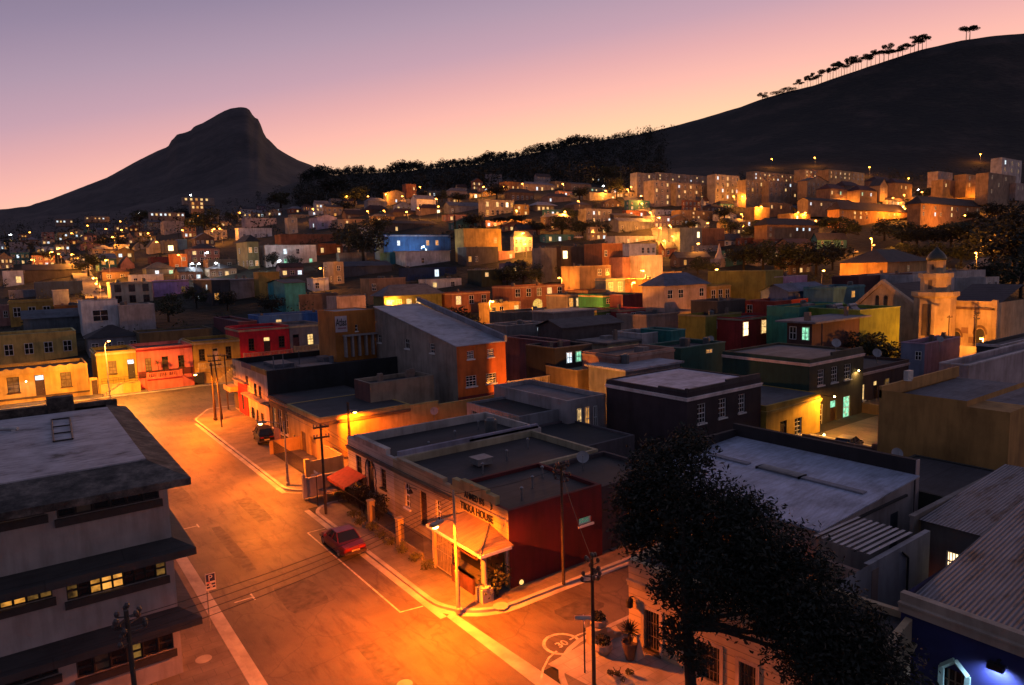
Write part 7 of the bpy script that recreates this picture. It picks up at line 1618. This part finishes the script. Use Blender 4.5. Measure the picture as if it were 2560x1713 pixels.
for v, x, y, col, lb, rz in ((1, 690, 955, (.6, .55, .5), 'small white car on the lit street at far left', .3), (3, 138, 722, (.6, .5, .4), 'small pale car beside the white peaked shrine', 1.2), (3, 1190, 692, (.5, .48, .46), 'small silver car at the edge of the dark trees', -1.0), (1, 430, 725, (.35, .1, .06), 'dim car on the distant curved street', .4), (2, 1640, 590, (.5, .45, .4), 'pale car high on the lane below the dark trees', 1.3)):
    p = G(*vp(v, x, y)); car(lb, (p.x, p.y, p.z+.3), rz, col, True)
# ================================================================== satellite dishes
def dish(label, p, r=.5, az=-2.3, pole=1.0):
    o = thing('satellite_dish', label, 'satellite dish', p, az, 'satellite dishes on the roofs'); k = MB(); n = 16; pr = [(r*t, .22*r*t*t) for t in (0.02, .35, .7, 1.0)]
    M = Matrix.Translation((0, 0, pole)) @ Matrix.Rotation(math.radians(62), 4, 'Y')
    for (rr, zz) in pr:
        for j in range(n): k.v.append(tuple(M @ Vector((rr*math.cos(6.2832*j/n), rr*math.sin(6.2832*j/n), zz))))
    for a in range(3):
        for j in range(n): k.f.append((a*n+j, a*n+(j+1) % n, (a+1)*n+(j+1) % n, (a+1)*n+j)); k.m.append(0)
    k.build('reflector', flat((.32, .31, .31), .5, 0, .2, 3, 'dish_grey'), o); k = MB(); k.cyl((0, 0, -.6), (0, 0, pole), .03, .03, 6); k.build('mast', STEEL, o); e = M @ Vector((0, 0, r*.9)); k = MB(); k.cyl(tuple(M @ Vector((r*.9, 0, .2*r))), tuple(e), .015, .015, 4); k.ball(tuple(e), .05, 6, 4); k.build('feed_arm', STEEL, o)
    return o
for px, py, d_, r, lb in [(1457, 1143, 46, .42, 'pale dish behind the corner restaurant roof'), (2192, 883, 84, .55, 'round dish above the brown house roof'), (2242, 1134, 44, .36, 'small dish on the dark parapet of the blue roofed workshop'), (1252, 1090, 58, .42, 'dark dish before the whitewashed cottage wall'), (2090, 858, 74, .5, 'dish on the dark green house roof'), (1086, 1028, 70, .42, 'dish at the corner of the beige yard house'), (456, 856, 118, .75, 'round dish on the pink house roof'), (2350, 848, 88, .45, 'dish on the lilac plaster house roof'), (1777, 847, 100, .45, 'dish over the green garden walls')]:
    p = PD(px, py, d_); dish(lb, (p.x, p.y, p.z-1.0), r)
# solar water heaters on the jade upper storey
for i, px in enumerate((2105, 2140)):
    p = PD(px, 775, 110); o = thing('solar_heater', ['left', 'right'][i]+' dark solar water heater panel on the jade green roof', 'solar panel', (p.x, p.y, p.z-.6)); k = MB(); k.poly([(-1, -1, 0), (1, -1, 0), (1, .6, 1.3), (-1, .6, 1.3)]); k.poly([(-1, -1, -.1), (1, -1, -.1), (1, .6, 1.2), (-1, .6, 1.2)]); k.build('panel', flat((.02, .02, .03), .2), o); k = MB(); k.cyl((-1.1, .7, 1.4), (1.1, .7, 1.4), .25, .25, 10); k.cyl((-.9, .7, -.5), (-.9, .7, 1.3), .04); k.cyl((.9, .7, -.5), (.9, .7, 1.3), .04); k.build('tank', flat((.3, .3, .32), .4), o)
p = G(*vp(3, 265, 772)); o = thing('shrine', 'small white peaked shrine with a lit cone roof on the slope', 'shrine', p); k = MB(); k.box(-2.2, 2.2, -2.2, 2.2, -2, 2.6); k.build('wall', paint((.5, .4, .34)), o); k = MB(); k.lathe([(1.7, 2.6), (.8, 5), (.1, 8)], 12); k.build('cone_roof', paint((.5, .42, .38)), o)
# ================================================================== trees in the town
TT_ = [(1, 1385, 570, 72, 80, 'round'), (1, 1140, 1150, 78, 78, 'round'), (1, 1540, 1075, 60, 62, 'round'), (1, 1840, 1105, 62, 70, 'round'), (1, 1845, 780, 46, 42, 'round'), (1, 600, 845, 62, 76, 'round'), (1, 2205, 1330, 88, 52, 'tall'), (1, 700, 640, 30, 40, 'round'), (1, 1330, 1060, 60, 60, 'round'), (1, 2250, 330, 70, 80, 'round'),
       (1, 950, 500, 40, 60, 'round'), (1, 800, 640, 30, 50, 'round'), (1, 1250, 480, 40, 60, 'round'), (1, 330, 760, 36, 60, 'round'), (1, 130, 680, 34, 70, 'round'), (1, 1560, 480, 30, 40, 'round'), (1, 1900, 400, 50, 70, 'round'), (1, 2080, 700, 40, 40, 'round'), (1, 1980, 790, 40, 44, 'round'),
       (2, 160, 770, 118, 120, 'round'), (2, 60, 700, 90, 90, 'round'), (2, 250, 640, 80, 70, 'round'), (2, 880, 665, 70, 120, 'round'), (2, 960, 660, 52, 80, 'round'), (2, 900, 520, 46, 62, 'round'), (2, 1090, 545, 42, 66, 'pine'), (2, 1230, 540, 44, 70, 'pine'), (2, 1330, 560, 40, 60, 'round'), (2, 1240, 915, 74, 100, 'round'), (2, 1130, 905, 56, 64, 'round'), (2, 1460, 870, 56, 62, 'round'), (2, 1570, 850, 50, 60, 'round'), (2, 1500, 570, 56, 84, 'round'), (2, 1640, 580, 48, 80, 'round'),
       (2, 778, 545, 68, 18, 'cypress'), (2, 1830, 215, 46, 58, 'round'), (2, 1900, 290, 70, 24, 'cypress'), (2, 1390, 1170, 32, 40, 'round'), (2, 2110, 850, 34, 34, 'round'), (2, 1060, 320, 44, 60, 'round'), (2, 690, 340, 30, 44, 'round'), (2, 800, 345, 30, 50, 'round'), (2, 1620, 330, 40, 50, 'round'), (2, 1870, 330, 60, 50, 'round'), (2, 560, 320, 26, 30, 'round'), (2, 380, 345, 22, 30, 'round'), (2, 100, 360, 50, 70, 'round'), (2, 30, 420, 40, 60, 'round'), (2, 1560, 470, 36, 60, 'round'), (2, 1780, 580, 40, 60, 'round'),
       (3, 500, 605, 56, 60, 'round'), (3, 430, 800, 78, 90, 'round'), (3, 560, 810, 84, 100, 'round'), (3, 680, 830, 82, 90, 'round'), (3, 800, 840, 92, 100, 'round'), (3, 920, 840, 100, 100, 'round'), (3, 1030, 800, 84, 80, 'round'), (3, 1050, 640, 78, 98, 'pine'), (3, 1110, 630, 66, 80, 'round'), (3, 1380, 600, 60, 76, 'round'), (3, 1500, 640, 66, 84, 'round'), (3, 1600, 660, 70, 84, 'round'), (3, 1720, 660, 70, 90, 'round'), (3, 1830, 660, 72, 90, 'round'), (3, 1940, 660, 74, 90, 'round'), (3, 1480, 740, 52, 70, 'round'), (3, 1620, 750, 52, 76, 'round'), (3, 1780, 760, 60, 90, 'round'), (3, 1900, 770, 60, 76, 'round'),
       (3, 2130, 820, 150, 130, 'round'), (3, 2250, 900, 190, 150, 'round'), (3, 2330, 700, 150, 120, 'round'), (3, 2190, 640, 90, 110, 'round'), (3, 2080, 930, 90, 90, 'round'), (3, 2300, 990, 120, 130, 'round'), (3, 1310, 810, 46, 72, 'round'), (3, 1480, 850, 32, 44, 'round'), (3, 1560, 850, 36, 44, 'round'), (3, 1250, 1490, 112, 124, 'round'), (3, 1365, 1500, 92, 100, 'round'), (3, 60, 530, 32, 52, 'round'), (3, 700, 345, 24, 36, 'round'), (3, 1650, 330, 36, 50, 'round'), (3, 2110, 470, 54, 60, 'round'), (3, 300, 470, 44, 50, 'round'), (3, 340, 560, 44, 60, 'round'), (3, 1560, 1480, 46, 50, 'round'), (3, 1980, 470, 30, 50, 'round'), (3, 120, 830, 50, 50, 'round'), (3, 220, 850, 44, 40, 'round')]
for (v, x, y, hp_, wp_, kind) in TT_:
    px, py = vp(v, x, y); d_ = tdepth(px, py); p = PD(px, py, d_)
    tree('', (p.x, p.y, p.z-.3), hp_*d_/F, max(wp_, hp_*.9 if kind == 'round' else 0)*1.12*d_/F, kind, group='dark trees between the houses')
for o, _ in TREES:
    o['label'] = rel_label({'pine_tree': 'umbrella pine', 'cypress_tree': 'slim cypress'}.get(o.name.split('.')[0], 'dark tree'), o.location+Vector((0, 0, o.scale.z*.5)))
p = PD(1150, 800, 101); o = tree('clipped dome tree with dense rounded crown behind the orange warehouse', (p.x, p.y, 4.6), 9.4, 7.2, 'dome', 0, None)
# skyline pines on the hill
PINES = [(318, 545, 52, 30), (345, 535, 58, 30), (372, 522, 60, 46), (398, 512, 62, 36), (420, 500, 80, 34), (450, 490, 82, 46), (470, 482, 76, 40), (500, 474, 62, 44), (520, 466, 66, 50), (545, 456, 70, 60), (598, 444, 96, 50), (622, 434, 86, 50), (648, 424, 96, 56), (676, 412, 96, 50), (700, 402, 92, 50), (722, 394, 90, 52), (748, 384, 88, 50), (772, 374, 86, 50), (800, 364, 88, 52), (826, 356, 86, 50), (850, 348, 88, 54), (874, 340, 92, 58), (900, 330, 82, 50),
         (950, 312, 84, 60), (985, 304, 88, 66), (1025, 300, 88, 66), (1060, 294, 90, 70), (1100, 280, 92, 76), (1140, 270, 90, 76), (1180, 258, 76, 80), (1225, 246, 66, 76), (1265, 236, 66, 56), (1335, 222, 88, 80), (1370, 216, 80, 70), (1405, 208, 100, 80), (1440, 200, 100, 84), (1475, 190, 76, 60), (1830, 122, 102, 90), (1862, 116, 96, 80), (20, 655, 40, 60), (45, 645, 34, 50), (150, 608, 30, 56), (240, 585, 30, 70)]
for i, (x, y, hp_, wp_) in enumerate(PINES):
    px, py = 1900+x/3.5515, 60+y/3.5515; d_ = 999.0; p = PD(px, ty(px, 999), d_); zg = p.z
    rank = ['first', 'second', 'third', 'fourth', 'fifth', 'sixth', 'seventh', 'eighth', 'ninth', 'tenth', 'eleventh', 'twelfth', 'thirteenth', 'fourteenth', 'fifteenth', 'sixteenth', 'seventeenth', 'eighteenth', 'nineteenth', 'twentieth', 'twenty first', 'twenty second', 'twenty third']
    lb = ('%s pine from the left in the long skyline row' % rank[i]) if i < 23 else ('%s pine from the left in the dense middle skyline clump' % rank[i-23]) if i < 32 else ('%s pine from the left in the skyline group of five' % rank[i-32]) if i < 37 else ['left trunk of the lone pine pair on the hill crest', 'right trunk of the lone pine pair on the hill crest'][i-37] if i < 39 else '%s low bush tree from the left on the hill edge' % rank[i-39]
    s_ = hp_/3.5515*d_/F*(1.3+.3*math.sin(i*2.3))
    tree(lb, (p.x, p.y, zg-.8), s_, wp_/3.5515*d_/F*(1.9+.6*math.sin(i*1.7)), 'pine' if i < 39 else 'round', None, 'skyline pines on the hill')
# small houses filling the slope between the bigger ones
rects = []
for o, lb, W_0, L_0, h_0 in HOUSES:
    m_ = Matrix.Rotation(o.rotation_euler.z, 3, 'Z'); pr = [proj(o.location+m_ @ Vector(c_)) for c_ in ((0, 0, 0), (W_0, 0, 0), (0, L_0, 0), (0, 0, h_0), (W_0, 0, h_0), (0, L_0, h_0))]
    if min(q[2] for q in pr) > 1: rects.append((min(q[0] for q in pr), max(q[0] for q in pr), min(q[1] for q in pr), max(q[1] for q in pr)))
ri = random.Random(31); made = 0; tries = 0
HUE = [('grey', (.25, .24, .25)), ('cream', (.48, .4, .3)), ('white', (.62, .6, .58)), ('brown', (.18, .12, .09)), ('rose', (.36, .19, .16)), ('ochre', (.4, .26, .08)), ('teal', (.06, .19, .2)), ('mauve', (.22, .16, .22)), ('tan', (.36, .27, .18)), ('russet', (.26, .1, .06))]
while made < 150 and tries < 6000:
    tries += 1
    x = ri.uniform(-10, 2400); d = math.exp(ri.uniform(math.log(185), math.log(600 if x < 700 else 520 if x < 1500 else 440)))
    y = ty(x, d); wpx = ri.uniform(6.5, 12)*F/d; hpx = ri.choice((3.2, 3.6, 5.8, 6.4))*F/d
    r_ = (x-wpx*.2, x+wpx, y-hpx, y)
    ov = 0
    for q in rects:
        ix = min(r_[1], q[1])-max(r_[0], q[0]); iy = min(r_[3], q[3])-max(r_[2], q[2])
        if ix > 0 and iy > 0: ov += ix*iy
    if ov > .22*(r_[1]-r_[0])*(r_[3]-r_[2]): continue
    if 2050 < x and y > 560: continue
    nm_, c_ = ri.choice(HUE); rf_ = ri.choice(('flat', 'flat', 'gx', 'gy', 'hip')); nr_ = 2 if hpx*d/F > 5 else 1
    kd = ['d', 'd', 'd', 'd', 'y', 'd', 'o', 'm', 'd', 'd', 'd', 'y', 'm', 'w']; pat = ''.join(ri.choice(kd) for _ in range(8)); rfc = ri.choice(((.05, .04, .045), (.09, .085, .1), (.2, .2, .23), (.07, .03, .025)))
    words = '%s %s %s house' % (ri.choice(('small', 'modest', 'narrow', 'plain')), nm_, {'flat': 'flat roofed', 'gx': 'ridge roofed', 'gy': 'gabled', 'hip': 'hip roofed'}[rf_])
    B(0, x-wpx*.2, x, x+wpx, y-hpx, y, c_, rel_label(words, PD(x, y-hpx/2, d)), (ri.choice((2, 3, 4)), nr_, pat, 1.1), (2, nr_, 'd.d.'), d=d, roof=rf_, rh=ri.uniform(1.4, 2.4), roofcol=rfc, group='small houses packed on the slope')
    rects.append(r_); made += 1
# the wood along the saddle and scrubby tree cover (one mass)
rg = random.Random(21); k = MB(); nt_ = 0
def wood_tree(px, d_, h, w, n=60):
    p = PD(px, ty(px, d_), d_)
    for i in range(4): leaves(k, (p.x+rg.uniform(-.25, .25)*w, p.y+rg.uniform(-.25, .25)*w, p.z+h*rg.uniform(.12, .85)), w*.36, n//4, h*.085, rg, 1.0, .5)
    k.cyl((p.x, p.y, p.z-1), (p.x, p.y, p.z+h*.5), h*.02, h*.012, 4)
for x in range(752, 1700, 4):      # skyline edge, in clumps
    t = .5+.5*math.sin(x*.045)*math.sin(x*.013+1)+rg.uniform(-.25, .25)
    hh = (6+9*max(t, 0))*(1 if x < 1440 else max(.25, 1-(x-1440)/260))
    wood_tree(x+rg.uniform(-3, 3), rg.uniform(972, 1000), hh, hh*rg.uniform(.75, 1.15), 230)
for _ in range(1000):
    x = rg.uniform(745, 1660); t = rg.random(); wood_tree(x, 520+t*460, rg.uniform(8, 15), rg.uniform(10, 17), 60)
for _ in range(240):
    x = rg.uniform(1500, 2640); wood_tree(x, rg.uniform(470, 560), rg.uniform(5, 9), rg.uniform(8, 14), 40)
for _ in range(200):
    x = rg.uniform(-100, 700); wood_tree(x, rg.uniform(330, 960), rg.uniform(6, 11), rg.uniform(9, 16), 40)
tag(k.build('woodland', LEAFD), kind='stuff')
k2 = MB()
def bush(px, d_, h, w, n):
    p = PD(px, ty(px, d_), d_)
    for i in range(3): leaves(k2, (p.x+rg.uniform(-.3, .3)*w, p.y+rg.uniform(-.3, .3)*w, p.z+h*rg.uniform(.2, .7)), w*.4, n//3, h*.13, rg, .8, .4)
for _ in range(430):
    x = rg.uniform(-100, 2660); bush(x, math.exp(rg.uniform(math.log(150), math.log(480))), rg.uniform(1.5, 3.5), rg.uniform(2.5, 6), 36)
tag(k2.build('shrubbery', LEAF), kind='stuff')
# ================================================================== sky, sun, camera
w = bpy.data.worlds.new('World'); SC.world = w; w.use_nodes = True; nt = w.node_tree
for n_ in list(nt.nodes): nt.nodes.remove(n_)
out = nt.nodes.new('ShaderNodeOutputWorld'); sky = nt.nodes.new('ShaderNodeTexSky'); sky.sky_type = 'NISHITA'; sky.sun_disc = False
az = YAW+math.radians(32); sky.sun_elevation = math.radians(-2.5); sky.sun_rotation = az
bg1 = nt.nodes.new('ShaderNodeBackground'); bg1.inputs[1].default_value = .05; nt.links.new(sky.outputs[0], bg1.inputs[0])
tc = nt.nodes.new('ShaderNodeTexCoord'); sep = nt.nodes.new('ShaderNodeSeparateXYZ'); nt.links.new(tc.outputs['Generated'], sep.inputs[0])
gaz = YAW+math.radians(30); dp = nt.nodes.new('ShaderNodeVectorMath'); dp.operation = 'DOT_PRODUCT'; dp.inputs[1].default_value = (math.sin(gaz), math.cos(gaz), 0); nt.links.new(tc.outputs['Generated'], dp.inputs[0])
ma = nt.nodes.new('ShaderNodeMath'); ma.operation = 'MULTIPLY_ADD'; ma.inputs[1].default_value = -.273; nt.links.new(dp.outputs['Value'], ma.inputs[0]); nt.links.new(sep.outputs['Z'], ma.inputs[2])
ma2 = nt.nodes.new('ShaderNodeMapRange'); ma2.inputs['From Min'].default_value = -.25; ma2.inputs['From Max'].default_value = 1.25; ma3 = nt.nodes.new('ShaderNodeMath'); ma3.operation = 'ADD'; ma3.inputs[1].default_value = .11; nt.links.new(ma.outputs[0], ma3.inputs[0]); nt.links.new(ma3.outputs[0], ma2.inputs['Value'])
ST = [(-.25, (250, 170, 100)), (-.02, (246, 208, 160)), (.045, (242, 192, 154)), (.09, (234, 172, 158)), (.13, (212, 158, 158)), (.17, (184, 147, 160)), (.22, (162, 138, 156)), (.28, (137, 122, 145)), (.36, (112, 103, 126)), (.6, (80, 82, 102)), (1.25, (76, 81, 108))]
col_ = ramp(nt, ma2.outputs[0], [((s_+.25)/1.5, srgb(*c)) for s_, c in ST])
bg2 = nt.nodes.new('ShaderNodeBackground'); bg2.inputs[1].default_value = 1.0; nt.links.new(col_, bg2.inputs[0])
ad = nt.nodes.new('ShaderNodeAddShader'); nt.links.new(bg1.outputs[0], ad.inputs[0]); nt.links.new(bg2.outputs[0], ad.inputs[1]); nt.links.new(ad.outputs[0], out.inputs[0])
sl = bpy.data.lights.new('sun', 'SUN'); sl.energy = .03; sl.angle = math.radians(12); sl.color = (1, .6, .45); so = bpy.data.objects.new('sun', sl); COL.objects.link(so)
so.rotation_euler = (Vector((-math.sin(az), -math.cos(az), -.06))).to_track_quat('-Z', 'Y').to_euler()
cd = bpy.data.cameras.new('camera'); cam = bpy.data.objects.new('camera', cd); COL.objects.link(cam); cd.sensor_width = 36; cd.lens = 36*F/2560; cd.clip_end = 20000; cd.clip_start = .5
M = Matrix.Identity(4)
for i, c in enumerate((R2, -D2, -fw, CAMP)):
    for j in range(3): M[j][i] = c[j]
cam.matrix_world = M; SC.camera = cam
SC.view_settings.view_transform = 'Standard'; SC.view_settings.look = 'None'; SC.view_settings.exposure = 0.3; SC.view_settings.gamma = 1; SC.view_settings.use_curve_mapping = False
SC.cycles.use_denoising = True; SC.cycles.use_light_tree = True; SC.cycles.max_bounces = 5; SC.cycles.sample_clamp_indirect = 4.0
